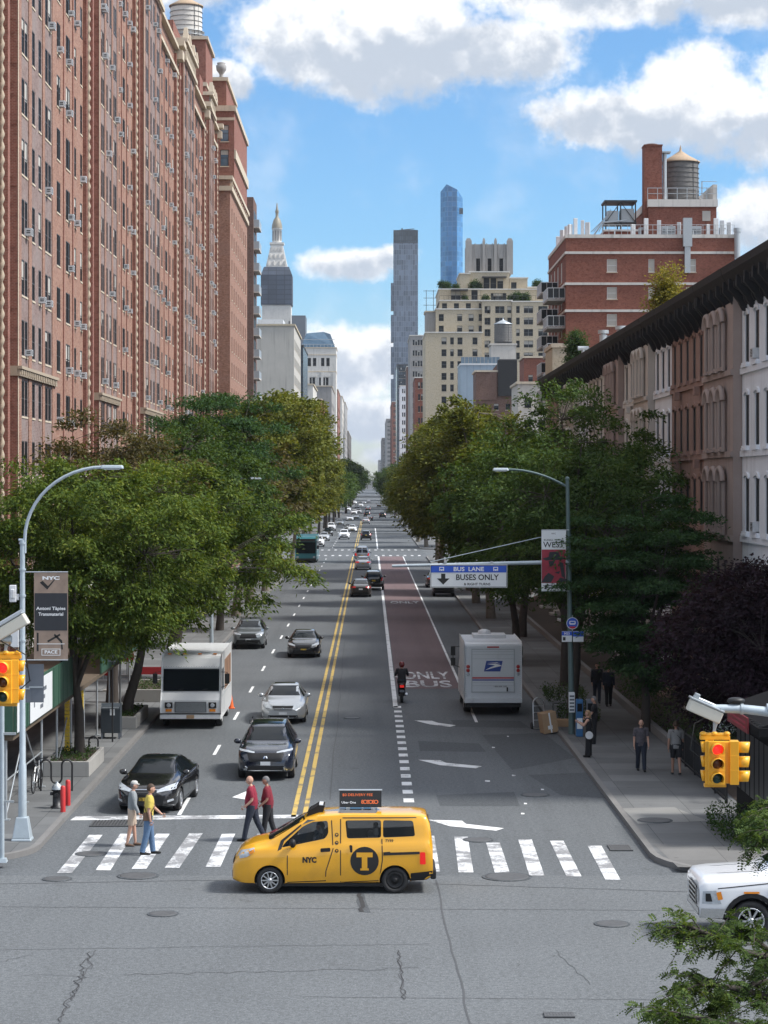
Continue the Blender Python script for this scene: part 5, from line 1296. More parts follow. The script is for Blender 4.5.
hedge('hedge', 'dark hedge in front of the pale houses, beside the grey shirted man', (12.6, 78.5, Z0), 1.1, 2.6, 1.0, 52, n=3500)
hedge('garden_shrub', 'low bright weeds at the foot of the black kiosk railing', (9.95, 62.2, Z0), .5, 1.6, .5, 53, n=1500, cat='shrub')
hedge('garden_shrub', 'leafy shrubs below the traffic signal beside the kiosk', (11.0, 60.2, Z0), 1.2, 1.0, .75, 56, n=2600, cat='shrub', leaf=(.12, .06))
hedge('tree_pit_plants', 'low plants in the tree pit behind the mail truck', (8.6, 101, Z0), .8, 2.0, .45, 54, n=1600, cat='plants')
hedge('tree_pit_plants', 'dark low plants around the tree trunk by the hand truck', (8.4, 92, Z0), .7, 1.4, .5, 55, n=1400, cat='plants')
# ------------------------------------------------------------------ vehicles (local: +x forward, y left, z up)
plain('taxi_yellow', (.76, .37, .010), .3, var=.06, scale=1.5, coat=1, dirt=.14)
plain('car_black', (.008, .008, .010), .22, var=.1, coat=1, dirt=.02)
plain('car_navy', (.008, .012, .024), .22, var=.1, coat=1)
plain('car_silver', (.42, .44, .46), .28, .55, var=.05, coat=.8)
plain('car_grey', (.16, .18, .19), .28, .5, var=.05, coat=.8)
plain('car_white', (.72, .73, .75), .3, var=.03, coat=.8)
plain('car_bronze', (.035, .031, .027), .28, .5, coat=.8)
plain('van_white', (.70, .71, .71), .38, var=.08, scale=1.6, coat=.3, dirt=.28)
plain('mail_white', (.62, .65, .68), .42, var=.08, scale=1.6, dirt=.3)
plain('bus_teal', (.02, .16, .19), .35, coat=.4)
plain('car_glass', (.008, .011, .014), .06, spec=.28, var=.3)
plain('cabin', (.018, .018, .02), .8)
plain('headlamp', (.40, .43, .46), .10, spec=.8, var=.5, scale=14)
plain('headlamp_lit', (.9, .9, .85), .1, emit=(1, .95, .85), es=1.2)
plain('tail_red', (.38, .012, .012), .2, spec=.7)
plain('tail_lit', (.5, .012, .012), .2, emit=(1, .03, .02), es=.25)
plain('amber_lens', (.75, .25, .02), .2)
plain('plate_yellow', (.62, .42, .05), .5)
plain('plate_white', (.62, .64, .66), .5)
plain('seat_fabric', (.20, .20, .20), .9)
plain('mail_blue', (.015, .05, .28), .4)
plain('mail_red', (.5, .02, .03), .4)
plain('mural', (.24, .14, .09), .6, var=.7, scale=1.3)
m, N, p, o_ = newmat('clear_glass')
p.inputs['Base Color'].default_value = (.012, .016, .018, 1); p.inputs['Roughness'].default_value = .03; p.inputs['Alpha'].default_value = .5; p.inputs['Specular IOR Level'].default_value = .35

def poly_round(pts, r, n=4):
    out = []; k = len(pts)
    for i in range(k):
        p = Vector(pts[i]); a = Vector(pts[i-1]); c = Vector(pts[(i+1) % k])
        u = (a-p); v = (c-p); rr = min(r, u.length*.45, v.length*.45)
        p0 = p+u.normalized()*rr; p1 = p+v.normalized()*rr
        for j in range(n+1):
            t = j/n; out.append(tuple(p0*(1-t)**2+p*2*t*(1-t)+p1*t*t))
    return out
def fill2d(pts, res):
    bm = bmesh.new(); vs = [bm.verts.new((q[0], q[1], 0)) for q in pts]; bm.faces.new(vs)
    xs = [q[0] for q in pts]; ys = [q[1] for q in pts]
    for ax, lo, hi in ((0, min(xs), max(xs)), (1, min(ys), max(ys))):
        k = int((hi-lo)/res)
        for i in range(1, k+1):
            co = [0, 0, 0]; no = [0, 0, 0]; co[ax] = lo+(hi-lo)*i/(k+1); no[ax] = 1
            bmesh.ops.bisect_plane(bm, geom=bm.verts[:]+bm.edges[:]+bm.faces[:], plane_co=co, plane_no=no)
    bmesh.ops.triangulate(bm, faces=bm.faces[:], quad_method='BEAUTY')
    bm.verts.index_update(); v = [(q.co.x, q.co.y) for q in bm.verts]; f = [tuple(x.index for x in q.verts) for q in bm.faces]; bm.free()
    return v, f
AX = {'y+': (Vector((0, -1, 0)), lambda a, b: Vector((a, 9, b))), 'y-': (Vector((0, 1, 0)), lambda a, b: Vector((a, -9, b))),
      'x+': (Vector((-1, 0, 0)), lambda a, b: Vector((9, a, b))), 'x-': (Vector((1, 0, 0)), lambda a, b: Vector((-9, a, b))), 'z+': (Vector((0, 0, -1)), lambda a, b: Vector((a, b, 9)))}
def decal(mb, bvh, axis, v, f, m=0, off=.006):
    """lay a flat outline onto the body along an axis"""
    d, org = AX[axis]; vs = []
    last = None
    for (a, b) in v:
        h = bvh.ray_cast(org(a, b), d)
        if h[0] is None:
            q = bvh.find_nearest(org(a, b)+d*(9-(.9 if axis[0] == 'y' else 2.2))); h = q
        nrm = h[1] if h[1].dot(d) < 0 else -h[1]
        vs.append(h[0]+(nrm*.6-d*.4).normalized()*off)
    mb.add(vs, f, m, True)
def dpoly(mb, bvh, axis, pts, m=0, off=.006, res=.12, r=0):
    if r: pts = poly_round(pts, r)
    v, f = fill2d(pts, res); decal(mb, bvh, axis, v, f, m, off)
def dtext(mb, bvh, axis, s, size, cx, cz, m=0, off=.008, bold=.02, flip=False, width=None):
    v, f = text2d(s, size, bold)
    if width: w = max(a for a, b in v)-min(a for a, b in v); v = [(a*width/w, b) for a, b in v]
    decal(mb, bvh, axis, [((-a if flip else a)+cx, b+cz) for a, b in v], f, m, off)

def interp(tab, x):
    xs = [q[0] for q in tab]; return float(np.interp(x, xs, [q[1] for q in tab]))
def loft_body(sp, n=64):
    x0, x1 = sp['x']; xs = list(np.linspace(x0, x1, n)); sm = sp.get('smooth', .05)
    def val(k, x):
        return float(np.mean([interp(sp[k], min(max(x+d*sm, x0), x1)) for d in (-1, -.5, 0, .5, 1)]))
    rings = []
    for x in xs:
        w, wt, zb, zt, z0 = val('w', x), val('wt', x), val('belt', x), val('top', x), val('bot', x)
        zt = max(zt, zb+.02); g = zt-zb; rt = min(.10, g*.5); hz = zb-z0
        half = [(0, z0), (w-.14, z0), (w-.05, z0+.03), (w-.012, z0+.12*hz+.02), (w, z0+.42*hz), (w-.004, z0+.72*hz), (w-.02, zb-.06*min(1, hz)), (w-.055, zb)]
        for t in (.3, .65, 1.0): half.append(((w-.055)*(1-t)+wt*t, zb+(g-rt)*t))
        half += [(wt-.035, zt-rt*.42), (wt-.11, zt-rt*.14), (wt*.5, zt-.006), (0, zt)]
        rings.append([(x, y, z) for y, z in half]+[(x, -y, z) for y, z in half[-2:0:-1]])
    k = len(rings[0]); vs = [q for r_ in rings for q in r_]; fs = []
    for i in range(n-1):
        for j in range(k): fs.append((i*k+j, i*k+(j+1) % k, (i+1)*k+(j+1) % k, (i+1)*k+j))
    fs.append(tuple(range(k))); fs.append(tuple(range((n-1)*k, n*k)))
    me = bpy.data.meshes.new('body'); me.from_pydata(vs, [], fs)
    bm = bmesh.new(); bm.from_mesh(me); bmesh.ops.recalc_face_normals(bm, faces=bm.faces[:])
    bvh = BVHTree.FromBMesh(bm); bm.to_mesh(me); bm.free()
    return me, bvh
def cutter(mb, mi=1):
    me = mb.mesh('cut'); bm = bmesh.new(); bm.from_mesh(me); bmesh.ops.remove_doubles(bm, verts=bm.verts[:], dist=1e-5); bmesh.ops.recalc_face_normals(bm, faces=bm.faces[:]); bm.to_mesh(me); bm.free()
    o = bpy.data.objects.new('cut', me); COL.objects.link(o)
    for m in mlist(['cabin', 'cabin']): me.materials.append(m)
    for p_ in me.polygons: p_.material_index = mi
    return o
def carve(o, cuts):
    for c in cuts:
        c.parent = o.parent; b = o.modifiers.new('b', 'BOOLEAN'); b.operation = 'DIFFERENCE'; b.solver = 'EXACT'; b.object = c
    me = evalmesh(o); old = o.data; o.modifiers.clear(); o.data = me; bpy.data.meshes.remove(old)
    for c in cuts: d = c.data; bpy.data.objects.remove(c); bpy.data.meshes.remove(d)
def smooth_by_angle(me, ang=35):
    bm = bmesh.new(); bm.from_mesh(me)
    for f in bm.faces: f.smooth = True
    for e in bm.edges:
        if len(e.link_faces) == 2: e.smooth = e.calc_face_angle(0) < R(ang)
        else: e.smooth = False
    bm.to_mesh(me); bm.free()
def add_wheel(t, x, y, r, wd, spokes=10, rim='alloy', style='alloy'):
    sg = 1 if y > 0 else -1
    rot = T(x, y, r) @ Matrix.Rotation(R(-90*sg), 4, 'X')     # local z points outwards
    b = MB(rot); h = wd/2
    b.lathe([(r*.62, -h), (r*.9, -h), (r*.985, -h*.75), (r, -h*.3), (r, h*.3), (r*.985, h*.75), (r*.9, h), (r*.66, h), (r*.64, h*.55), (.02, h*.35)], 28)
    w = b.build('wheel', 'black_rubber', t)
    q = MB(rot)
    if style == 'alloy':
        q.lathe([(r*.66, h*.60), (r*.66, h+.006), (r*.60, h+.006), (r*.58, h*.60)], 28)
        for i in range(spokes):
            a = 2*math.pi*i/spokes; mx = Matrix.Rotation(a, 4, 'Z'); q.box(r*.10, r*.60, -r*.05, r*.05, h*.62, h*.98, mx=mx)
        q.lathe([(r*.16, h*.6), (r*.16, h*1.02), (r*.05, h*1.06)], 14)
    else:
        q.lathe([(r*.64, h*.6), (r*.62, h*.98), (r*.5, h*.9), (r*.40, h*.62), (r*.2, h*.7), (r*.18, h*1.05), (r*.05, h*1.05)], 24)
        for i in range(8): a = 2*math.pi*i/8; q.lathe([(r*.03, h*.72), (r*.03, h*.85)], 6, (r*.3*math.cos(a), r*.3*math.sin(a), 0))
    q.build('rim', rim, w)

def car(sp, label, loc, rz, name='car', cat='car', group=None):
    t = thing(name, label, cat, loc, rz, group)
    me, bvh = loft_body(sp)
    o = link('body', me, [sp['paint'], 'cabin', 'cabin'], t)
    rw, wx, wy = sp['rw'], sp['wheels'], sp['wy']
    cuts = []
    for x in wx:
        c = MB(); c.tube([(x, -2, rw), (x, 2, rw)], rw*1.16, 24, sm=False)
        q = MB(); q.box(x-3, x+3, -(wy-.30), wy-.30, -2, 3)
        # two short cylinders, one per side
        for sgn in (-1, 1):
            d = MB(); d.tube([(x, sgn*(wy-.24), rw), (x, sgn*2, rw)], rw*1.16, 24, sm=False); cuts.append(cutter(d))
    if sp.get('cabin'):
        a, b_, c_, z0, z1 = sp['cabin']; d = MB(); d.prism([(a, -c_, z0), (b_, -c_, z0), (b_-.25, -c_, z0+.55), (b_-.95, -c_, z1), (a, -c_, z1)], (0, 2*c_, 0)); cuts.append(cutter(d))
        for w_ in sp['side_windows']:
            pts = poly_round(w_, .06); d = MB(); d.prism([(q[0], -2, q[1]) for q in pts], (0, 4, 0)); cuts.append(cutter(d))
    carve(o, cuts); smooth_by_angle(o.data, 38)
    gm = 'clear_glass' if sp.get('cabin') else 'car_glass'
    for w_ in sp['side_windows']:
        for ax in ('y+', 'y-'):
            g = MB(); dpoly(g, bvh, ax, w_, off=.004 if not sp.get('cabin') else -.01, r=.06); g.build('side_window', gm, t)
    g = MB(); dpoly(g, bvh, 'x+', sp['windscreen'], r=.06, off=.006); g.build('windscreen', 'car_glass', t)
    if 'rear_window' in sp: g = MB(); dpoly(g, bvh, 'x-', sp['rear_window'], r=.06, off=.006); g.build('rear_window', 'car_glass', t)
    if 'sunroof' in sp: g = MB(); dpoly(g, bvh, 'z+', sp['sunroof'], r=.08, off=.008); g.build('sunroof', 'car_glass', t)
    for pts in sp.get('headlights', []):
        for s in (1, -1):
            g = MB(); dpoly(g, bvh, sp.get('hl_axis', 'x+'), [(s*a, b) for a, b in pts], off=.012, res=.08); g.build('headlight', sp.get('hl_mat', 'headlamp'), t)
    for pts in sp.get('taillights', []):
        for s in (1, -1):
            g = MB(); dpoly(g, bvh, 'x-', [(s*a, b) for a, b in pts], off=.012, res=.08); g.build('tail_light', sp.get('tl_mat', 'tail_red'), t)
    for pts, mat, nm in sp.get('front', []):
        g = MB(); dpoly(g, bvh, 'x+', pts, off=.014, res=.1); g.build(nm, mat, t)
    for pts, mat, nm in sp.get('rear', []):
        g = MB(); dpoly(g, bvh, 'x-', pts, off=.014, res=.1); g.build(nm, mat, t)
    # door seams
    g = MB()
    for ln in sp.get('seams', []):
        for ax in ('y+', 'y-'):
            for a, c in zip(ln[:-1], ln[1:]):
                dv = Vector((c[0]-a[0], c[1]-a[1])); nn = Vector((-dv.y, dv.x)).normalized()*.011
                dpoly(g, bvh, ax, [(a[0]-nn.x, a[1]-nn.y), (c[0]-nn.x, c[1]-nn.y), (c[0]+nn.x, c[1]+nn.y), (a[0]+nn.x, a[1]+nn.y)], off=.003, res=.2)
    if g.v: g.build('door_seams', 'black_ink', t)
    for (x, z) in sp.get('handles', []):
        for ax in ('y+', 'y-'):
            g = MB(); dpoly(g, bvh, ax, [(x-.11, z-.02), (x+.11, z-.02), (x+.11, z+.02), (x-.11, z+.02)], off=.03); g.build('door_handle', sp.get('handle_mat', sp['paint']), t)
    if 'mirror' in sp:
        mx_, mz = sp['mirror']
        for s in (1, -1):
            yb = abs(bvh.ray_cast(Vector((mx_, 9*s, mz)), Vector((0, -s, 0)))[0].y)
            g = MB(); g.ell((mx_, s*(yb+.15), mz+.05), (.07, .12, .085), 12, 8); g.box(mx_-.03, mx_+.03, s*(yb+.06)-.07, s*(yb+.06)+.07, mz-.03, mz+.01)
            g.build('mirror', sp.get('mirror_mat', sp['paint']), t)
    for x in wx:
        for s in (1, -1): add_wheel(t, x, s*(wy-.125), rw, .22, sp.get('spokes', 10), sp.get('rim', 'alloy') if x > 0 else sp.get('rear_rim', sp.get('rim', 'alloy')), sp.get('rimstyle', 'alloy') if x > 0 else ('steel' if 'rear_rim' in sp else 'alloy'))
    return t, bvh

def sedan_spec(paint, L=4.85, Wd=.91, Ht=1.45, **kw):
    h = L/2; s = Ht/1.45
    sp = dict(x=(-h, h), paint=paint, smooth=.09,
        top=[(-h,.80),(-h+.06,.98),(-h+.55,1.08),(-1.25,1.28*s),(-.75,1.405*s),(-.15,1.45*s),(.35,1.425*s),(.75,1.27*s),(1.18,1.03),(1.7,.95),(h-.25,.82),(h-.06,.70),(h,.60)],
        belt=[(-h,.74),(-h+.1,.92),(-1.7,.99),(0,.95),(1.15,.93),(1.7,.87),(h-.25,.76),(h-.05,.62),(h,.54)],
        bot=[(-h,.34),(-h+.25,.22),(0,.19),(h-.3,.20),(h,.26)],
        w=[(-h,.60),(-h+.08,Wd-.16),(-h+.35,Wd-.05),(-1.4,Wd),(1.3,Wd),(h-.45,Wd-.04),(h-.15,Wd-.15),(h-.03,Wd-.3),(h,.5)],
        wt=[(-h,.50),(-h+.3,.70),(-1.6,.66),(-.8,.58),(.3,.58),(.8,.64),(1.2,.74),(h-.4,.68),(h-.1,.5),(h,.38)],
        side_windows=[[(.98,.99),(.42,1.335*s),(.02,1.37*s),(.02,.985)],[(-.06,.985),(-.06,1.375*s),(-.62,1.345*s),(-1.12,1.18*s),(-1.0,1.0)]],
        windscreen=[(-.70,1.05),(.70,1.05),(.56,1.37*s),(-.56,1.37*s)], rear_window=[(-.66,1.12),(.66,1.12),(.54,1.36*s),(-.54,1.36*s)],
        headlights=[[(.46,.66),(.84,.74),(.84,.84),(.62,.79),(.46,.73)]], taillights=[[(.42,.80),(.86,.80),(.86,.94),(.42,.92)]],
        front=[([(-.42,.56),(.42,.56),(.45,.72),(-.45,.72)], 'dark_plastic', 'grille'), ([(-.62,.28),(.62,.28),(.55,.46),(-.55,.46)], 'dark_plastic', 'lower_grille'), ([(-.15,.44),(.15,.44),(.15,.53),(-.15,.53)], 'plate_yellow', 'number_plate')],
        rear=[([(-.15,.66),(.15,.66),(.15,.76),(-.15,.76)], 'plate_yellow', 'number_plate'), ([(-.7,.26),(.7,.26),(.7,.38),(-.7,.38)], 'dark_plastic', 'lower_bumper')],
        seams=[[(1.15,.3),(1.12,.9)],[(0,.28),(-.02,.98)],[(-1.0,.55),(-1.05,.98)],[(-.72,.3),(-1.0,.55)],[(1.15,.3),(-.72,.3)]],
        handles=[(.2,.86),(-.85,.88)], mirror=(.82,.99), rw=.33, wheels=(1.42,-1.42), wy=Wd)
    sp.update(kw); return sp
def suv_spec(paint, L=4.7, Wd=.935, Ht=1.68, **kw):
    h = L/2; s = Ht/1.68
    sp = dict(x=(-h, h), paint=paint, smooth=.08,
        top=[(-h,.95),(-h+.12,1.35*s),(-h+.42,1.62*s),(-1.2,1.675*s),(-.2,1.68*s),(.35,1.63*s),(.85,1.38*s),(1.2,1.16),(1.7,1.08),(h-.22,.98),(h-.05,.84),(h,.70)],
        belt=[(-h,.92),(-h+.15,1.10),(-1.6,1.13),(0,1.07),(1.15,1.04),(1.7,1.0),(h-.22,.90),(h-.05,.76),(h,.64)],
        bot=[(-h,.42),(-h+.25,.30),(0,.26),(h-.3,.27),(h,.34)],
        w=[(-h,.70),(-h+.08,Wd-.14),(-h+.35,Wd-.03),(-1.4,Wd),(1.3,Wd),(h-.4,Wd-.03),(h-.13,Wd-.12),(h-.03,Wd-.24),(h,.58)],
        wt=[(-h,.60),(-h+.4,.62),(-.8,.63),(.3,.61),(.8,.66),(1.2,.78),(h-.4,.74),(h-.1,.58),(h,.45)],
        side_windows=[[(1.0,1.10),(.45,1.53*s),(.02,1.57*s),(.02,1.09)],[(-.07,1.09),(-.07,1.575*s),(-.95,1.55*s),(-.95,1.12)],[(-1.03,1.13),(-1.03,1.54*s),(-1.6,1.48*s),(-1.75,1.18)]],
        windscreen=[(-.74,1.20),(.74,1.20),(.60,1.57*s),(-.60,1.57*s)], rear_window=[(-.62,1.20),(.62,1.20),(.54,1.56*s),(-.54,1.56*s)],
        headlights=[[(.40,.82),(.86,.88),(.86,.97),(.62,.95),(.40,.89)]], taillights=[[(.60,.86),(.86,.86),(.86,1.18),(.72,1.16)]],
        front=[([(-.5,.66),(.5,.66),(.42,.88),(-.42,.88)], 'dark_plastic', 'grille'), ([(-.74,.34),(.74,.34),(.66,.56),(-.66,.56)], 'dark_plastic', 'lower_grille'), ([(-.16,.50),(.16,.50),(.16,.62),(-.16,.62)], 'plate_white', 'number_plate')],
        rear=[([(-.16,.84),(.16,.84),(.16,.95),(-.16,.95)], 'plate_yellow', 'number_plate'), ([(-.8,.34),(.8,.34),(.8,.58),(-.8,.58)], 'dark_plastic', 'lower_bumper')],
        seams=[[(1.15,.38),(1.12,1.0)],[(0,.36),(-.02,1.08)],[(-1.0,.7),(-1.0,1.1)],[(-.75,.38),(-1.0,.7)],[(1.15,.38),(-.75,.38)]],
        handles=[(.2,.98),(-.8,1.0)], mirror=(.86,1.09), rw=.36, wheels=(1.38,-1.32), wy=Wd)
    sp.update(kw); return sp
CAM, AWAY = R(-90), R(90)                              # heading towards the viewer / away
# black sedan waiting at the stop line
sp = sedan_spec('car_black', 4.96, .918, 1.46, headlights=[[(.36,.64),(.86,.72),(.86,.86),(.60,.80),(.36,.71)]],
    front=[([(-.34,.60),(.34,.60),(.40,.70),(-.40,.70)], 'dark_plastic', 'grille'), ([(-.50,.30),(.50,.30),(.62,.56),(-.62,.56)], 'dark_plastic', 'lower_grille'), ([(-.16,.40),(.16,.40),(.16,.50),(-.16,.50)], 'plate_yellow', 'number_plate'), ([(-.42,.705),(.42,.705),(.42,.725),(-.42,.725)], 'chrome', 'grille_trim'), ([(.66,.36),(.82,.40),(.80,.46),(.66,.42)], 'headlamp', 'fog_light'), ([(-.66,.36),(-.82,.40),(-.80,.46),(-.66,.42)], 'headlamp', 'fog_light')], sunroof=[(-.5,-.42),(.2,-.42),(.2,.42),(-.5,.42)])
p0 = G(152, 810); car(sp, 'shiny black sedan waiting at the stop line by the left kerb', (-6.36, p0.y+1.5, 0), R(-95))
sp = suv_spec('car_navy', sunroof=[(-.7,-.46),(.15,-.46),(.15,.46),(-.7,.46)], headlights=[[(.36,.90),(.86,.955),(.87,1.0),(.60,.985),(.36,.935)]], hl_mat='headlamp',
    front=[([(-.52,.64),(.52,.64),(.60,.90),(-.60,.90)], 'dark_plastic', 'grille'), ([(-.74,.36),(.74,.36),(.62,.50),(-.62,.50)], 'dark_plastic', 'lower_grille'), ([(-.16,.52),(.16,.52),(.16,.64),(-.16,.64)], 'plate_white', 'number_plate'), ([(-.07,.74),(-.03,.74),(-.02,.78),(.02,.78),(.03,.74),(.07,.74),(.05,.84),(.02,.84),(.02,.80),(-.02,.80),(-.02,.84),(-.05,.84)], 'chrome', 'badge'),
           ([(-.72,.36),(-.60,.36),(-.56,.50),(-.64,.50)], 'chrome', 'bumper_trim'), ([(.72,.36),(.60,.36),(.56,.50),(.64,.50)], 'chrome', 'bumper_trim'), ([(-.55,.34),(.55,.34),(.55,.36),(-.55,.36)], 'chrome', 'bumper_strip')])
p0 = G(267, 777.5); t, bv = car(sp, 'dark navy SUV with roof rails facing the viewer behind the stop line', (-3.39, p0.y+1.38, 0), CAM, 'suv', 'SUV')
b = MB()
for s in (-1, 1): b.tube([(-1.5, s*.60, 1.66), (-1.3, s*.62, 1.74), (.1, s*.62, 1.74), (.3, s*.60, 1.66)], .022, 6)
b.build('roof_rails', 'dark_plastic', t)
sp = sedan_spec('car_silver', 4.92, .91, 1.48, sunroof=[(-.6,-.42),(.2,-.42),(.2,.42),(-.6,.42)], headlights=[[(.44,.62),(.80,.70),(.86,.86),(.62,.86),(.46,.74)]],
    front=[([(-.36,.58),(.36,.58),(.42,.74),(-.42,.74)], 'dark_plastic', 'grille'), ([(-.62,.28),(.62,.28),(.58,.38),(-.58,.38)], 'dark_plastic', 'lower_grille'), ([(-.16,.40),(.16,.40),(.16,.50),(-.16,.50)], 'plate_white', 'number_plate'), ([(-.10,.70),(0,.60),(.10,.70),(.04,.73),(-.04,.73)], 'chrome', 'badge')])
p0 = G(284, 722); car(sp, 'silver sedan facing the viewer behind the navy SUV', (-3.48, p0.y+1.42, 0), CAM)
sp = sedan_spec('car_black', 4.88, .92, 1.46)
p0 = G(304, 657); car(sp, 'black sedan with a pale bonnet shine, alone in the left lane facing the viewer', (-3.66, p0.y+1.42, 0), CAM)
sp = suv_spec('car_grey'); p0 = G(248, 649.5); car(sp, 'grey SUV half hidden by leaves behind the white step van', (-7.05, p0.y+2.3, 0), CAM, 'suv', 'SUV')
# going away
sp = sedan_spec('car_bronze', 4.8, .91, 1.5, tl_mat='tail_red', rear=[([(-.16,.64),(.16,.64),(.16,.76),(-.16,.76)], 'plate_white', 'number_plate'), ([(-.75,.26),(.75,.26),(.75,.44),(-.75,.44)], 'dark_plastic', 'lower_bumper')])
p0 = G(361, 597.5); car(sp, 'dark bronze sedan driving away beside the yellow lines', (-.78, p0.y+2.4, 0), AWAY)
sp = suv_spec('car_black', 4.95, .97, 1.75); p0 = G(373.5, 590.5); car(sp, 'black SUV driving away across the white bus lane line', (.32, p0.y+2.4, 0), AWAY, 'suv', 'SUV')
sp = sedan_spec('car_silver', 4.8, .91, 1.47, tl_mat='tail_lit'); p0 = G(363, 570); car(sp, 'silver sedan with red brake lights ahead of the black SUV', (-.77, p0.y+2.4, 0), AWAY)
sp = suv_spec('car_silver', 5.0, .98, 2.0, tl_mat='tail_lit', rear_window=[(-.68,1.2),(-.04,1.2),(-.04,1.8),(-.60,1.8)]); p0 = G(360.5, 563); t, bv = car(sp, 'tall grey van just ahead of the silver sedan', (-.95, p0.y+3, 0), AWAY, 'van', 'van')
g = MB(); dpoly(g, bv, 'x-', [(.68,1.2),(.04,1.2),(.04,1.8),(.60,1.8)], r=.06); g.build('rear_window', 'car_glass', t)
farcars = {}
def farcar(kind, paint, px, py, head, label):
    k = (kind, paint)
    p0 = G(px, py); y = p0.y+(2.4 if head == CAM else 2.4)
    if k not in farcars:
        farcars[k], _ = car((sedan_spec if kind == 'car' else suv_spec)(paint), label, (p0.x, y, 0), head, kind, 'car' if kind == 'car' else 'SUV')
    else: dup(farcars[k], (p0.x, y, 0), head, label)
farcar('suv', 'car_white', 344, 539.5, CAM, 'white car facing the viewer beyond the far crossing')
farcar('suv', 'car_black', 366, 540.5, AWAY, 'black SUV driving away beyond the far crossing')
farcar('suv', 'car_white', 318, 547, CAM, 'white parked SUV right behind the teal bus')
farcar('car', 'car_silver', 324, 541, CAM, 'silver parked car behind the white parked SUV on the left')
farcar('car', 'car_black', 328, 536, CAM, 'black parked car past the silver parked one on the left')
farcar('suv', 'car_white', 331, 531, CAM, 'small white parked SUV third behind the bus')
farcar('car', 'car_black', 349, 531, CAM, 'small black car just beyond the white oncoming car')
farcar('car', 'car_white', 350, 521, CAM, 'small white car in the far traffic, left lane')
farcar('suv', 'car_white', 354, 515, CAM, 'small white SUV in the far traffic near the trees')
farcar('car', 'car_silver', 356, 519.5, CAM, 'small silver car in the far traffic beside the yellow lines')
farcar('suv', 'car_black', 367, 517, AWAY, 'small black SUV far ahead in the right lane')
farcar('car', 'car_silver', 366, 524, AWAY, 'small silver car far ahead in the right lane')
farcar('car', 'car_white', 361, 507, CAM, 'tiny white car at the limit of sight')
farcar('suv', 'car_black', 357, 509, CAM, 'tiny black SUV at the limit of sight')
farcar('car', 'car_black', 368, 511, AWAY, 'tiny black car at the limit of sight, driving away')
farcar('car', 'car_silver', 364, 504, CAM, 'tiny silver car nearest to the vanishing point')
rr = random.Random(5)
for i in range(11):
    y = 440+i*62+rr.uniform(-12, 12); lane = i % 4; x = (-3.6, -7.0, -.4, 3.4)[lane]+rr.uniform(-.3, .3); hd = CAM if lane < 2 else AWAY
    k = (('car', 'car_white'), ('suv', 'car_black'), ('car', 'car_silver'), ('suv', 'car_white'), ('car', 'car_black'))[i*7 % 5]
    dup(farcars[k], (x, y, 0), hd, 'one of the tiny cars crowded together in the far traffic', 'far traffic')
farcar('suv', 'car_black', 444, 597, AWAY, 'dark SUV parked on the right under the branches beyond the bus lane sign')
farcar('car', 'car_black', 436, 588, AWAY, 'dark sedan parked on the right ahead of the dark SUV')

# white pickup entering from the right
h = 3.0
sp = dict(x=(-h, h), paint='car_white', smooth=.025,
    top=[(-h,1.38),(-.95,1.40),(-.9,1.5),(-.75,1.93),(.2,2.0),(.65,1.95),(1.55,1.45),(1.65,1.42),(2.6,1.36),(2.93,1.32),(h,1.22)],
    belt=[(-h,1.34),(-.9,1.36),(1.4,1.32),(2.6,1.28),(2.93,1.24),(h,1.14)], bot=[(-h,.5),(0,.45),(2.6,.46),(h,.48)],
    w=[(-h,.95),(-2.8,1.02),(2.5,1.02),(2.88,.99),(2.96,.96),(h,.92)], wt=[(-h,.9),(-1.0,.92),(-.7,.74),(.5,.74),(1.4,.86),(2.6,.90),(2.9,.86),(h,.80)],
    side_windows=[[(1.3,1.40),(.7,1.82),(.28,1.87),(.28,1.42)],[(.2,1.42),(.2,1.87),(-.62,1.84),(-.70,1.42)]], windscreen=[(-.82,1.52),(.82,1.52),(.70,1.9),(-.70,1.9)],
    front=[([(-.55,.70),(.55,.70),(.58,1.10),(-.58,1.10)], 'black_ink', 'grille'), ([(-.86,.46),(.86,.46),(.88,.68),(-.88,.68)], 'chrome', 'bumper')],
    headlights=[[(.60,.80),(.88,.80),(.90,1.08),(.60,1.08)]], seams=[[(1.3,.5),(1.3,1.3)],[(.24,.5),(.24,1.38)],[(-.75,.5),(-.75,1.38)],[(2.62,1.12),(1.45,1.24)]],
    handles=[(.4,1.2)], mirror=(1.15,1.42), rw=.43, wheels=(1.92,-1.75), wy=1.02, spokes=9)
Yp = 49.1; xf = X_(700, 48.1)
t, bv = car(sp, 'white pickup truck with a chrome grille entering from the right edge', (xf+3.0, Yp, 0), R(180), 'pickup_truck', 'pickup truck')
b = MB()
for z in (.78, .88, .98): dpoly(b, bv, 'x+', [(-.5, z-.02), (.5, z-.02), (.5, z+.02), (-.5, z+.02)], off=.03)
dpoly(b, bv, 'x+', [(-.58,1.06),(.58,1.06),(.58,1.11),(-.58,1.11)], off=.03); dpoly(b, bv, 'x+', [(-.59,.70),(-.55,.70),(-.57,1.08),(-.61,1.08)], off=.03); dpoly(b, bv, 'x+', [(.59,.70),(.55,.70),(.57,1.08),(.61,1.08)], off=.03)
dpoly(b, bv, 'y-', [(2.45,.50),(2.99,.50),(2.97,.70),(2.45,.70)], off=.02); dpoly(b, bv, 'y+', [(2.45,.50),(2.99,.50),(2.97,.70),(2.45,.70)], off=.02)
b.build('chrome_trim', 'chrome', t)
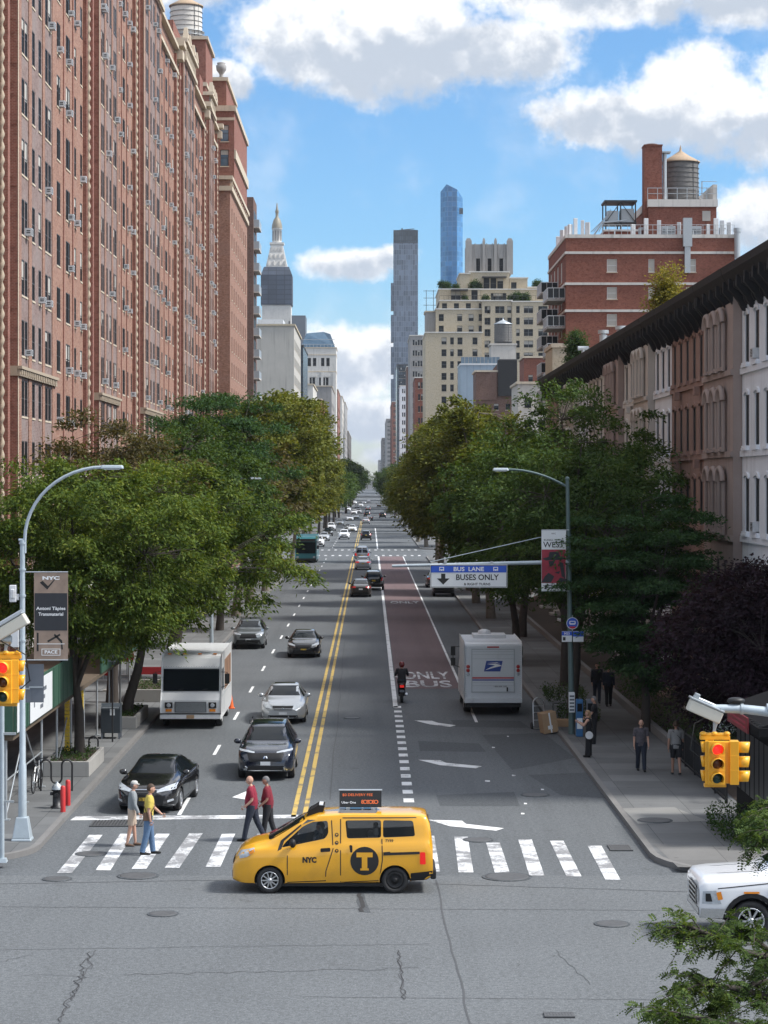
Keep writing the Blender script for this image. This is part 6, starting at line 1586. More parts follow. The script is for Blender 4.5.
for ax in ('y+', 'y-'):
    b = MB(); dpoly(b, bv, ax, [(2.55,.80),(2.95,.80),(2.93,1.06),(2.66,1.08)], off=.012); b.build('headlight', 'headlamp', t)
    b = MB(); dpoly(b, bv, ax, [(2.52,.90),(2.62,.88),(2.66,1.04),(2.56,1.06)], off=.016); b.build('side_marker', 'amber_lens', t)
    b = MB(); dpoly(b, bv, ax, [(2.74,.85),(2.88,.85),(2.88,1.02),(2.78,1.02)], off=.02); b.build('lamp_bowl', 'dark_plastic', t)
    b = MB(); 
    for i in range(14):
        a0, a1 = math.pi*i/14, math.pi*(i+1)/14; q = lambda r, a: (1.92+r*math.cos(a), .43+r*math.sin(a)); dpoly(b, bv, ax, [q(.50, a0), q(.60, a0), q(.60, a1), q(.50, a1)], off=.02)
    b.build('arch_trim', 'dark_plastic', t)
    b = MB(); dpoly(b, bv, ax, [(1.75,1.02),(2.08,1.02),(2.08,1.06),(1.75,1.06)], off=.025); b.build('side_lamp', 'amber_lens', t)
b = MB(); dpoly(b, bv, 'z+', [(1.55,-.55),(2.55,-.5),(2.55,-.42),(1.55,-.46)], off=.012); dpoly(b, bv, 'z+', [(1.55,.55),(2.55,.5),(2.55,.42),(1.55,.46)], off=.012); b.build('bonnet_creases', 'car_white', t)

# ---- the yellow taxi
cx_t = 333.
def ux(u): return 2.446-u/153.96
def vz(v, k=1.0): return (893-(780+v/3.657))/42.1*k
sp = dict(x=(-2.36, 2.37), paint='taxi_yellow', smooth=.035,
    top=[(-2.36,1.0),(-2.34,1.40),(-2.28,1.72),(-2.2,1.83),(-1.9,1.865),(-.3,1.875),(.35,1.84),(.72,1.71),(1.15,1.46),(1.52,1.25),(1.9,1.16),(2.1,1.08),(2.25,.96),(2.33,.82),(2.37,.66)],
    belt=[(-2.36,.95),(-2.28,1.22),(-.2,1.20),(.6,1.08),(1.45,1.08),(1.9,1.05),(2.15,.94),(2.3,.80),(2.37,.60)], bot=[(-2.36,.40),(-2.2,.30),(-1,.24),(1.0,.22),(2.1,.22),(2.37,.28)],
    w=[(-2.36,.82),(-2.3,.85),(-2.1,.862),(1.5,.865),(1.95,.85),(2.15,.81),(2.3,.72),(2.37,.58)], wt=[(-2.36,.68),(-2.2,.70),(-1.5,.715),(.3,.70),(.8,.70),(1.4,.74),(1.9,.66),(2.2,.52),(2.37,.36)],
    side_windows=[[(ux(190),vz(247)),(ux(205),vz(228)),(ux(268),vz(172)),(ux(302),vz(156)),(ux(358),vz(151)),(ux(361),vz(195)),(ux(348),vz(215)),(ux(270),vz(231))], [(ux(422),vz(150)),(ux(552),vz(149)),(ux(552),vz(211)),(ux(428),vz(214))], [(ux(559),vz(149)),(ux(668),vz(151)),(ux(676),vz(206)),(ux(559),vz(211))]],
    windscreen=[(-.70,1.25),(.70,1.25),(.62,1.72),(-.62,1.72)], rear_window=[(-.64,1.25),(.64,1.25),(.58,1.70),(-.58,1.70)],
    front=[([(-.42,.62),(.42,.62),(.36,.80),(-.36,.80)], 'dark_plastic', 'grille'), ([(-.5,.34),(.5,.34),(.5,.50),(-.5,.50)], 'dark_plastic', 'lower_grille'), ([(-.15,.48),(.15,.48),(.15,.58),(-.15,.58)], 'plate_yellow', 'number_plate')],
    rear=[([(-.15,.8),(.15,.8),(.15,.92),(-.15,.92)], 'plate_yellow', 'number_plate')], taillights=[], headlights=[],
    seams=[[(ux(212),vz(252)),(ux(212),vz(372))],[(ux(212),vz(372)),(ux(352),vz(366))],[(ux(372),vz(150)),(ux(378),vz(250)),(ux(352),vz(330)),(ux(350),vz(366))],[(ux(405),vz(145)),(ux(405),vz(372))],[(ux(405),vz(372)),(ux(545),vz(366))],[(ux(555),vz(215)),(ux(557),vz(290)),(ux(545),vz(366))],[(ux(412),vz(141)),(ux(680),vz(140))],[(ux(585),vz(262)),(ux(560),vz(264))]],
    mirror=None, rw=.315, wheels=(ux(148), ux(602)), wy=.862, spokes=10, rear_rim='dark_plastic', cabin=(-2.05, 1.55, .70, .55, 1.72))
del sp['mirror']
xc_t = X_(cx_t, 54.1); TAXI = Vector((xc_t, 54.55, 0))
# the taxi heads left (-x): local +x -> world -x, so the near side is its left (y+)
t, bv = car(sp, 'yellow taxi van with a black T roundel crossing in front of the crosswalk', TAXI, R(180), 'taxi', 'taxi')
TX = t
cir = lambda x, z, r, n=28: [(x+r*math.cos(2*math.pi*i/n), z+r*math.sin(2*math.pi*i/n)) for i in range(n)]
for ax in ('y+', 'y-'):
    fl = (ax == 'y+')
    b = MB(); dpoly(b, bv, ax, cir(ux(492), vz(294), .335), off=.006, res=.15); rd = b.build('roundel', 'black_ink', t)
    s = -1 if fl else 1; X0_ = ux(492); Z0_ = vz(294)
    b = MB(); q = [(-.19,.20),(.19,.20),(.19,.09),(.065,.09),(.065,-.17),(.10,-.17),(.10,-.22),(-.10,-.22),(-.10,-.17),(-.065,-.17),(-.065,.09),(-.19,.09)]
    dpoly(b, bv, ax, [(X0_+a, Z0_+c) for a, c in q], off=.010, res=.2); b.build('roundel_letter', 'taxi_yellow', rd)
    b = MB(); dtext(b, bv, ax, 'NYC', .17, ux(292), vz(291), flip=fl, bold=.06, width=.33); b.build('lettering', 'black_ink', t)
    b = MB(); dtext(b, bv, ax, '7Y99', .09, ux(582), vz(222), flip=fl, bold=.02); b.build('number', 'black_ink', t)
    b = MB()
    for v_ in (201, 229, 257): dpoly(b, bv, ax, cir(ux(391), vz(v_), .045, 12), off=.006)
    b.build('markers', 'black_ink', t)
    b = MB()
    for v_ in (201, 229, 257): dpoly(b, bv, ax, cir(ux(391), vz(v_)+.006, .02, 10), off=.009)
    b.build('marker_dots', 'taxi_yellow', t)
    b = MB(); dpoly(b, bv, ax, [(ux(560),vz(264)),(ux(692),vz(260)),(ux(692),vz(269)),(ux(560),vz(274))], off=.008); b.build('slide_rail', 'black_ink', t)
    b = MB(); dpoly(b, bv, ax, [(ux(332),vz(248)),(ux(368),vz(246)),(ux(368),vz(260)),(ux(332),vz(262))], off=.02, r=.03); b.build('door_handle', 'dark_plastic', t)
    b = MB(); dpoly(b, bv, ax, [(ux(436),vz(237)),(ux(448),vz(237)),(ux(448),vz(263)),(ux(440),vz(263))], off=.02, r=.03); b.build('door_handle', 'dark_plastic', t)
    b = MB(); dpoly(b, bv, ax, [(ux(693),vz(262)),(ux(712),vz(262)),(ux(714),vz(306)),(ux(693),vz(306))], off=.014, r=.03); tl_ = b.build('tail_light', 'tail_lit', t)
    b = MB(); dpoly(b, bv, ax, [(ux(660),vz(338)),(ux(738),vz(330)),(ux(738),vz(372)),(ux(690),vz(376)),(ux(655),vz(372))], off=.012); b.build('bumper', 'dark_plastic', t)
    b = MB(); dpoly(b, bv, ax, [(ux(30),vz(282)),(ux(42),vz(262)),(ux(92),vz(248)),(ux(94),vz(260)),(ux(66),vz(280)),(ux(40),vz(286))], off=.012, res=.06); hl = b.build('headlight', 'headlamp', t)
    b = MB(); dpoly(b, bv, ax, [(ux(72),vz(262)),(ux(92),vz(252)),(ux(92),vz(262)),(ux(76),vz(272))], off=.018, res=.06); b.build('indicator', 'amber_lens', hl)
    b = MB(); dpoly(b, bv, ax, [(ux(176),vz(258)),(ux(188),vz(222)),(ux(262),vz(164)),(ux(262),vz(170)),(ux(200),vz(224)),(ux(190),vz(252))], off=.007); b.build('window_corner', 'black_ink', t)
    b = MB()
    for a_ in (ux(148), ux(602)):
        for i in range(16):
            a0, a1 = math.pi*(i/16*1.2-.1), math.pi*((i+1)/16*1.2-.1); q = lambda r, a: (a_+r*math.cos(a), .315+r*math.sin(a)); dpoly(b, bv, ax, [q(.365, a0), q(.385, a0), q(.385, a1), q(.365, a1)], off=.012)
    b.build('arch_lips', 'taxi_yellow', t)
    b = MB(); yv = .93 if fl else -.93
    b.ell((ux(232), yv, vz(228)), (.08, .11, .11), 12, 8); b.box(ux(232)-.03, ux(232)+.03, min(yv, yv*.88), max(yv, yv*.88), vz(240), vz(232)); b.build('mirror', 'dark_plastic', t)
b = MB(); b.box(-2.44, -2.30, -.80, .80, .33, .56); b.build('rear_bumper', 'dark_plastic', t, .04)
b = MB(); b.box(-1.6, 1.3, -.80, .80, .17, .245); b.build('underfloor', 'dark_plastic', t)
# roof: rails, solar looking roof panels, front lamp fairing and the advertising wedge
b = MB(); b.box(-1.05, -.15, -.5, .5, 1.872, 1.90); b.box(-1.02,-.18,-.56,-.52,1.86,1.93); b.box(-1.02,-.18,.52,.56,1.86,1.93); b.build('roof_hatch', 'alloy', t)
b = MB(); b.box(-.95, -.72, -.42, .42, 1.902, 1.907); b.box(-.68, -.28, -.42, .42, 1.902, 1.907); b.build('hatch_glass', 'car_glass', t)
b = MB(); b.prism([(.62, -.30, 1.74), (.26, -.30, 1.85), (.22, -.30, 1.98), (.34, -.30, 1.99), (.55, -.30, 1.87)], (0, .6, 0)); b.build('roof_lamp', 'dark_plastic', t, .02)
b = MB(); b.box(.24, .33, -.26, .26, 1.991, 2.02); b.build('roof_lamp_top', 'white_metal', t)
sgn = t2 = thing('roof_sign', 'dark advertising wedge with orange and white lettering on the taxi roof', 'roof sign', (TAXI.x, TAXI.y-.05, 1.875), R(180))
b = MB(); b.prism([(-1.15, -.16, .07), (-1.15, .16, .07), (-1.15, .07, .45), (-1.15, -.07, .45)], (1.0, 0, 0)); b.build('case', 'black_ink', sgn, .01)
b = MB(); b.box(-1.0, -.9, -.3, .3, .0, .07); b.box(-.4, -.3, -.3, .3, .0, .07); b.build('feet', 'galvanised', sgn)
fr = MB(); fr.box(-1.17, -.13, -.075, .075, .452, .475); fr.build('frame', 'galvanised', sgn)
for s in (1, -1):
    up = Vector((0, -s*.09, .38)).normalized(); o0 = Vector((-.65, s*.115, .26)); ux_ = Vector((-s, 0, 0))
    b = MB(); text_on(b, '$0 DELIVERY FEE', .085, o0+up*.10+ux_*-.07, ux_, up, 0, .01, width=.72); q = b.build('headline', 'orange_plastic', sgn)
    b = MB(); text_on(b, 'Uber One', .075, o0+up*-.08+ux_*-.28, ux_, up, 0, .01, width=.34); b.build('subline', 'white_ink', sgn)
    b = MB()
    for i in range(6): text_on(b, 'O' if i % 2 else '8', .13, o0+up*-.07+ux_*(.05+.065*i), ux_, up, 0, .02)
    b.build('pictures', 'orange_plastic', sgn)
# seats seen through the glass
for x, n_ in ((.35, 'front_seat'), (-.95, 'rear_seat')):
    for s in ((-.36, .36) if n_ == 'front_seat' else (-.32, .32)):
        b = MB(); b.box(x-.12, x+.12, s-.24, s+.24, .62, 1.30); b.box(x-.02, x+.40, s-.24, s+.24, .62, .80); b.box(x-.13, x-.01, s-.13, s+.13, 1.30, 1.50); b.build(n_, 'seat_fabric', t, .04)
b = MB(); b.tube([(1.05, .36+.19*math.cos(a), 1.10+.19*math.sin(a)) for a in np.linspace(0, 2*math.pi, 17)], .018, 6); b.tube([(1.3, .36, .95), (1.05, .36, 1.1)], .025, 6); b.build('steering_wheel', 'dark_plastic', t)
b = MB(); b.box(1.1, 1.5, -.68, .68, .6, 1.05); b.build('dashboard', 'dark_plastic', t)

# ---- box vehicles
def boxbody(prof, hw, t, name, mat, bev=.05):
    b = MB(); b.prism([(x, -hw, z) for x, z in prof], (0, 2*hw, 0)); return b.build(name, mat, t, bev)
def rect_on(b, axis, at_, a0, a1, z0, z1, th=.012, m=0):
    if axis == 'x': b.box(at_, at_+th, a0, a1, z0, z1, m)
    else: b.box(a0, a1, at_, at_+th, z0, z1, m)
# white step van
p0 = G(191, 725.5); p0.y -= 1.25; t = thing('step_van', 'white step van with a black windscreen parked at the left kerb', 'van', (-7.05, p0.y, 0), CAM)
boxbody([(0,.42),(0,.60),(-.06,1.12),(-.32,1.42),(-.50,2.35),(-.72,2.78),(-1.0,2.86),(-6.9,2.90),(-6.95,.55),(-5.9,.42)], 1.19, t, 'body', 'van_white', .06)
sl = Matrix.Rotation(math.atan2(.18, .93), 4, 'Y')
wind = lambda z: -.32-(z-1.42)*.18/.93+.012
b = MB(); b.prism([(wind(1.46)+.0, -1.1, 1.46), (wind(1.46)+.02, -1.1, 1.46), (wind(2.32)+.02, -1.1, 2.32), (wind(2.32), -1.1, 2.32)], (0, 2.2, 0)); w = b.build('windscreen', 'car_glass', t)
b = MB()
for y in (-.5, .45): b.tube([(wind(1.52)+.04, y, 1.52), (wind(1.85)+.04, y+.42, 1.56)], .012, 5)
b.build('wipers', 'black_ink', t)
b = MB()
for y in np.linspace(-1.1, 1.1, 23): b.box(wind(2.40)-.02, wind(2.40)+.006, y-.012, y+.012, 2.40, 2.424)
for y in (-.62, .62): b.box(wind(1.30)-.3, wind(1.42)+.004, y-.006, y+.006, 1.40, 1.412)
b.box(wind(2.36)-.1, wind(2.36)+.004, -1.15, 1.15, 2.352, 2.362); b.build('rivets', 'galvanised', t)
b = MB(); b.box(-.03, .03, -.62, .62, .66, 1.06); g = b.build('grille', 'dark_plastic', t)
b = MB()
for i in range(9): b.box(.031, .04, -.6, .6, .68+.042*i, .70+.042*i)
b.build('grille_bars', 'galvanised', g)
for s in (1, -1):
    b = MB(); b.box(-.04, .035, s*.86-.15, s*.86+.15, .82, 1.04); hl = b.build('headlight', 'dark_plastic', t)
    b = MB(Matrix.Translation((.036, s*.86, .93)) @ Matrix.Rotation(R(90), 4, 'Y')); b.lathe([(.085, 0), (.07, .012)], 14); b.build('lens', 'headlamp', hl)
    b = MB(); b.box(-.02, .035, s*.86-.12, s*.86+.12, .68, .78); b.build('indicator', 'amber_lens', t)
    b = MB(); b.tube([(-.5, s*1.19, 2.2), (-.3, s*1.42, 2.2), (-.3, s*1.42, 1.7), (-.4, s*1.19, 1.6)], .018, 6); b.box(-.33, -.29, s*1.42-.09, s*1.42+.09, 1.75, 2.15); b.build('mirror', 'black_ink', t)
b = MB(); b.box(.0, .14, -1.2, 1.2, .40, .58); b.build('bumper', 'van_white', t, .02)
b = MB(); b.box(.141, .15, -1.2, 1.2, .585, .62); b.box(-.01,.139,-1.2,1.2,.582,.62); b.build('bumper_strip', 'black_ink', t)
b = MB(); b.box(.141, .155, -.15, .15, .42, .56); b.build('number_plate', 'cardboard', t)
for s in (1, -1):
    b = MB(); rect_on(b, 'y', s*1.19-(0 if s > 0 else .012), -6.2, -2.3, 1.35, 2.55); b.build('side_mural', 'mural', t)
    b = MB(); rect_on(b, 'y', s*1.19-(0 if s > 0 else .012), -1.75, -.72, 1.45, 2.3); b.build('side_window', 'car_glass', t)
    b = MB(); rect_on(b, 'y', s*1.19-(0 if s > 0 else .010), -1.95, -1.90, .6, 2.6, .01); rect_on(b, 'y', s*1.19-(0 if s > 0 else .01), -6.9, -.6, 1.22, 1.26, .01); b.build('side_trim', 'galvanised', t)
    for x in (-1.25, -5.0): add_wheel(t, x, s*1.04, .40, .26, 8, 'white_metal', 'steel')
for y in (-.9, -.3, .3, .9): b = MB(); b.box(-.98, -.9, y-.07, y+.07, 2.86, 2.90); b.build('roof_marker', 'amber_lens', t)
b = MB(); b.box(-6.6, -1, -.9, .9, .36, .46); b.build('chassis', 'dark_plastic', t)
# mail truck, seen from behind
p0 = G(491, 711.5); p0.y -= 1.5; t = thing('mail_truck', 'white mail truck with a blue eagle emblem parked on the right', 'truck', (5.12, p0.y, 0), AWAY)
# local +x ahead, rear face at x = 0; near viewer
boxbody([(0,.62),(0,2.92),(.25,3.02),(5.0,3.02),(5.05,2.0),(5.3,1.9),(6.3,1.35),(6.6,.6),(6.4,.5)], 1.2, t, 'body', 'mail_white', .05)
def rear(b, y0, y1, z0, z1, x=-.004, th=.02): b.box(x-th, x, y0, y1, z0, z1)
b = MB(); rear(b, -.86, .86, .98, 2.72); dr = b.build('roller_door', 'mail_white', t)
b = MB()
for (a, c, d, e) in ((-.90,.90,2.725,2.76),(-.90,-.865,.95,2.72),(.865,.90,.95,2.72),(-.90,.90,.94,.975)): rear(b, a, c, d, e, th=.03)
b.build('door_frame', 'galvanised', t)
# emblem: blue slanted block with a white swooping bird head, painted on the door (y flips left/right for a viewer behind)
E = lambda pts, x: [(x, -a, c) for a, c in pts]
b = MB(); b.add(E([(-.38,1.82),(.30,1.82),(.40,2.26),(-.28,2.26)], -.028), [(0,1,2,3)]); em = b.build('emblem', 'mail_blue', dr)
b = MB(); b.add(E([(-.26,2.13),(.10,2.15),(.28,2.10),(.36,2.05),(.26,2.03),(.05,1.98),(-.34,1.87),(-.10,2.0),(.08,2.06),(-.02,2.09)], -.031), [(0,1,2,3,4,5,6,7,8,9)]); b.add(E([(-.24,2.18),(.16,2.20),(.30,2.15),(.12,2.17)], -.031), [(0,1,2,3)]); b.build('emblem_bird', 'white_ink', em)
b = MB(); rear(b, -.87, .87, 1.52, 1.58, -.026, .004); b.build('red_stripe', 'mail_red', dr)
b = MB(); rear(b, -.87, .87, 1.44, 1.49, -.026, .004); b.build('blue_stripe', 'mail_blue', dr)
b = MB(); text_on(b, '1-800-ASK-USPS', .09, (-.028, -.30, 1.19), (0, -1, 0), (0, 0, 1), 0, .0, width=.55); b.build('lettering', 'black_ink', dr)
b = MB(); rear(b, -.62, -.56, .99, 1.16, -.03, .03); b.build('door_latch', 'black_ink', dr)
b = MB()
for z in (1.22, 1.36, 1.62, 2.34, 2.52, 2.64): rear(b, -.86, .86, z, z+.012, -.0242, .003)
b.build('door_slats', 'galvanised', dr)
b = MB()
for s in (1, -1):
    for x in (.3, 1.3, 2.3, 3.3, 4.3): b.box(x, x+.05, s*1.2-(0 if s > 0 else .012), s*1.2+(.012 if s > 0 else 0), .75, 2.9)
    for z in np.linspace(.8, 2.85, 24): rear(b, s*1.13-.012, s*1.13+.012, z, z+.024, -.003, .008)
b.build('ribs_and_rivets', 'galvanised', t)
for s in (1, -1):
    for k, z in enumerate((2.02, 1.86)):
        b = MB(Matrix.Translation((-.005, s*1.04, z)) @ Matrix.Rotation(R(-90), 4, 'Y')); b.lathe([(.075, 0), (.075, .03), (.05, .035)], 16); b.build('tail_light', 'tail_red', t)
    b = MB(Matrix.Translation((-.005, s*1.04, 1.70)) @ Matrix.Rotation(R(-90), 4, 'Y')); b.lathe([(.065, 0), (.065, .03), (.05, .035)], 16); b.build('reversing_light', 'headlamp', t)
    b = MB(); b.tube([(4.9, s*1.2, 2.5), (5.1, s*1.48, 2.5), (5.1, s*1.48, 1.7), (4.9, s*1.2, 1.6)], .02, 6); b.box(5.06, 5.12, s*1.48-.10, s*1.48+.10, 2.1, 2.5); b.box(5.06, 5.12, s*1.48-.10, s*1.48+.10, 1.65, 2.0); b.build('mirror', 'black_ink', t)
    for x in (1.5, 5.2): add_wheel(t, x, s*1.02, .42, .30, 8, 'white_metal', 'steel')
b = MB(); b.box(-.18, -.01, -1.2, 1.2, .52, .72); b.build('bumper', 'mail_white', t, .02)
b = MB(); b.box(-.06, .3, -1.15, 1.15, .34, .5); b.box(.4, 6, -.8, .8, .4, .6); b.build('chassis', 'dark_plastic', t)
b = MB(); b.box(-.02, -.004, -.25, .25, 2.80, 2.86); b.build('top_marker', 'tail_red', t)
b = MB(); b.box(2.6, 4.2, -.7, .7, 3.022, 3.16); b.lathe([(.28, 3.16), (.26, 3.3), (.1, 3.36)], 16, (3.4, .2, 0)); b.build('roof_vent', 'white_metal', t)
# teal bus far on the left
p0 = G(305.5, 563); t = thing('bus', 'teal fronted city bus coming along the left kerb', 'bus', (-7.68, p0.y, 0), CAM)
boxbody([(0,.35),(.02,1.0),(-.15,2.9),(-.4,3.15),(-12,3.2),(-12,.35)], 1.28, t, 'body', 'bus_teal', .08)
b = MB(); b.prism([(.02, -1.15, 1.15), (.045, -1.15, 1.15), (-.085, -1.15, 2.5), (-.11, -1.15, 2.5)], (0, 2.3, 0)); b.build('windscreen', 'car_glass', t)
b = MB(); b.prism([(-.11, -1.1, 2.56), (-.08, -1.1, 2.56), (-.11, -1.1, 2.88), (-.14, -1.1, 2.88)], (0, 2.2, 0)); b.build('destination_sign', 'black_ink', t)
b = MB(); b.box(-11.5, -.5, 1.281, 1.29, 1.4, 2.6); b.box(-11.5, -.5, -1.29, -1.281, 1.4, 2.6); b.build('side_window', 'car_glass', t)
for s in (1, -1):
    b = MB(); b.box(.0, .05, s*1.0-.14, s*1.0+.14, .62, .80); b.build('headlight', 'headlamp', t)
    b = MB(); b.tube([(-.1, s*1.2, 2.6), (.25, s*1.45, 2.5), (.25, s*1.45, 2.1)], .025, 6); b.box(.2, .3, s*1.45-.12, s*1.45+.12, 1.7, 2.1); b.build('mirror', 'black_ink', t)
    for x in (-2.6, -8.6): add_wheel(t, x, s*1.12, .48, .30, 8, 'alloy', 'steel')
b = MB(); b.box(.0, .12, -1.28, 1.28, .32, .55); b.build('bumper', 'black_ink', t, .02)
# motorcycle
p0 = G(402, 703.5); MOTO = Vector((1.40, p0.y+.3, 0)); t = thing('motorcycle', 'black motorcycle ridden away up the lane line', 'motorcycle', MOTO, AWAY)
for x in (0, 1.42):
    b = MB(T(x, 0, .31) @ Matrix.Rotation(R(90), 4, 'X')); b.lathe([(.22, -.05), (.29, -.065), (.31, -.03), (.31, .03), (.29, .065), (.22, .05)], 24); w = b.build('wheel', 'black_rubber', t)
    b = MB(T(x, 0, .31) @ Matrix.Rotation(R(90), 4, 'X')); b.lathe([(.22, -.02), (.22, .02), (.19, .02), (.19, -.02)], 20); b.lathe([(.05, -.06), (.05, .06)], 10)
    for i in range(6): b.box(.04, .2, -.012, .012, -.012, .012, mx=Matrix.Rotation(R(60*i), 4, 'Z'))
    b.build('rim', 'alloy', w)
b = MB(); b.prism([(.2, -.11, .42), (1.05, -.11, .38), (1.12, -.11, .72), (.95, -.11, .92), (.62, -.11, .98), (.5, -.11, .78), (-.15, -.11, .82), (-.28, -.11, .86), (-.25, -.11, .74), (.1, -.11, .62)], (0, .22, 0)); b.build('body', 'car_black', t, .04)
b = MB(); b.box(-.2, .52, -.14, .14, .79, .87); b.build('seat', 'dark_plastic', t, .03)
b = MB(); b.tube([(1.40, .09, .31), (1.02, .09, 1.02)], .025, 6); b.tube([(1.40, -.09, .31), (1.02, -.09, 1.02)], .025, 6); b.tube([(.86, -.38, 1.07), (1.02, -.15, 1.05), (1.02, .15, 1.05), (.86, .38, 1.07)], .016, 6); b.build('fork', 'alloy', t)
b = MB(); b.box(-.34, -.28, -.09, .09, .70, .80); b.build('tail_light', 'tail_lit', t)
b = MB(); b.box(-.345, -.325, -.10, .10, .50, .60); b.build('number_plate', 'far_slab', t)
b = MB(); b.tube([(.7, -.17, .3), (.1, -.19, .34), (-.2, -.2, .42)], [.035, .05, .055], 8); b.build('exhaust', 'alloy', t)
# ------------------------------------------------------------------ people
plain('skin', (.50, .29, .21), .55, var=.06, spec=.35)
plain('skin_tan', (.36, .20, .14), .55, var=.06, spec=.35)
plain('hair_brown', (.06, .035, .02), .7, var=.3, scale=30)
plain('hair_grey', (.14, .14, .14), .7, var=.4, scale=30)
plain('hair_blond', (.28, .17, .09), .7, var=.3, scale=30)
plain('cap_cloth', (.50, .49, .46), .9)
plain('eye_dark', (.02, .015, .012), .3)
for nm, c in (('cloth_grey', (.23, .25, .26)), ('cloth_beige', (.46, .36, .28)), ('cloth_yellow', (.60, .47, .10)), ('cloth_denim', (.10, .17, .28)), ('cloth_maroon', (.22, .015, .035)), ('cloth_wine', (.17, .014, .026)), ('cloth_black', (.014, .014, .017)),
              ('cloth_navy', (.02, .025, .04)), ('cloth_tee', (.22, .215, .21)), ('cloth_pattern', (.09, .08, .09)), ('cloth_white', (.6, .6, .6)), ('leather', (.10, .06, .04)), ('shoe_black', (.015, .015, .015)), ('helmet_red', (.13, .015, .018))):
    plain(nm, c, .9 if not nm.startswith('h') else .25, var=.8 if nm == 'cloth_pattern' else .3, scale=14 if nm == 'cloth_pattern' else 3, bump=.8)

def skin_mesh(verts, edges):
    """verts (x,y,z,r); one continuous skin per connected chain, the first vertex of each being its root"""
    me = bpy.data.meshes.new('s'); me.from_pydata([v[:3] for v in verts], edges, [])
    o = bpy.data.objects.new('s', me); COL.objects.link(o)
    m = o.modifiers.new('k', 'SKIN'); m.use_smooth_shade = True; m.branch_smoothing = .3
    sk = me.skin_vertices[0].data
    adj = {}
    for a, c in edges: adj.setdefault(a, []).append(c); adj.setdefault(c, []).append(a)
    seen = set()
    for i, v in enumerate(verts):
        sk[i].radius = (v[3], v[3]); root = False
        if i not in seen:
            st = [i]; root = True
            while st:
                q = st.pop()
                if q in seen: continue
                seen.add(q); st += adj.get(q, [])
        sk[i].use_root = root
    ss = o.modifiers.new('u', 'SUBSURF'); ss.levels = 1; ss.render_levels = 1
    r = evalmesh(o); bpy.data.objects.remove(o); bpy.data.meshes.remove(me)
    return r
def mesh_to(b, me, m=0, mx=None):
    b.add([v.co[:] for v in me.vertices], [tuple(p.vertices) for p in me.polygons], m, True, mx); bpy.data.meshes.remove(me)

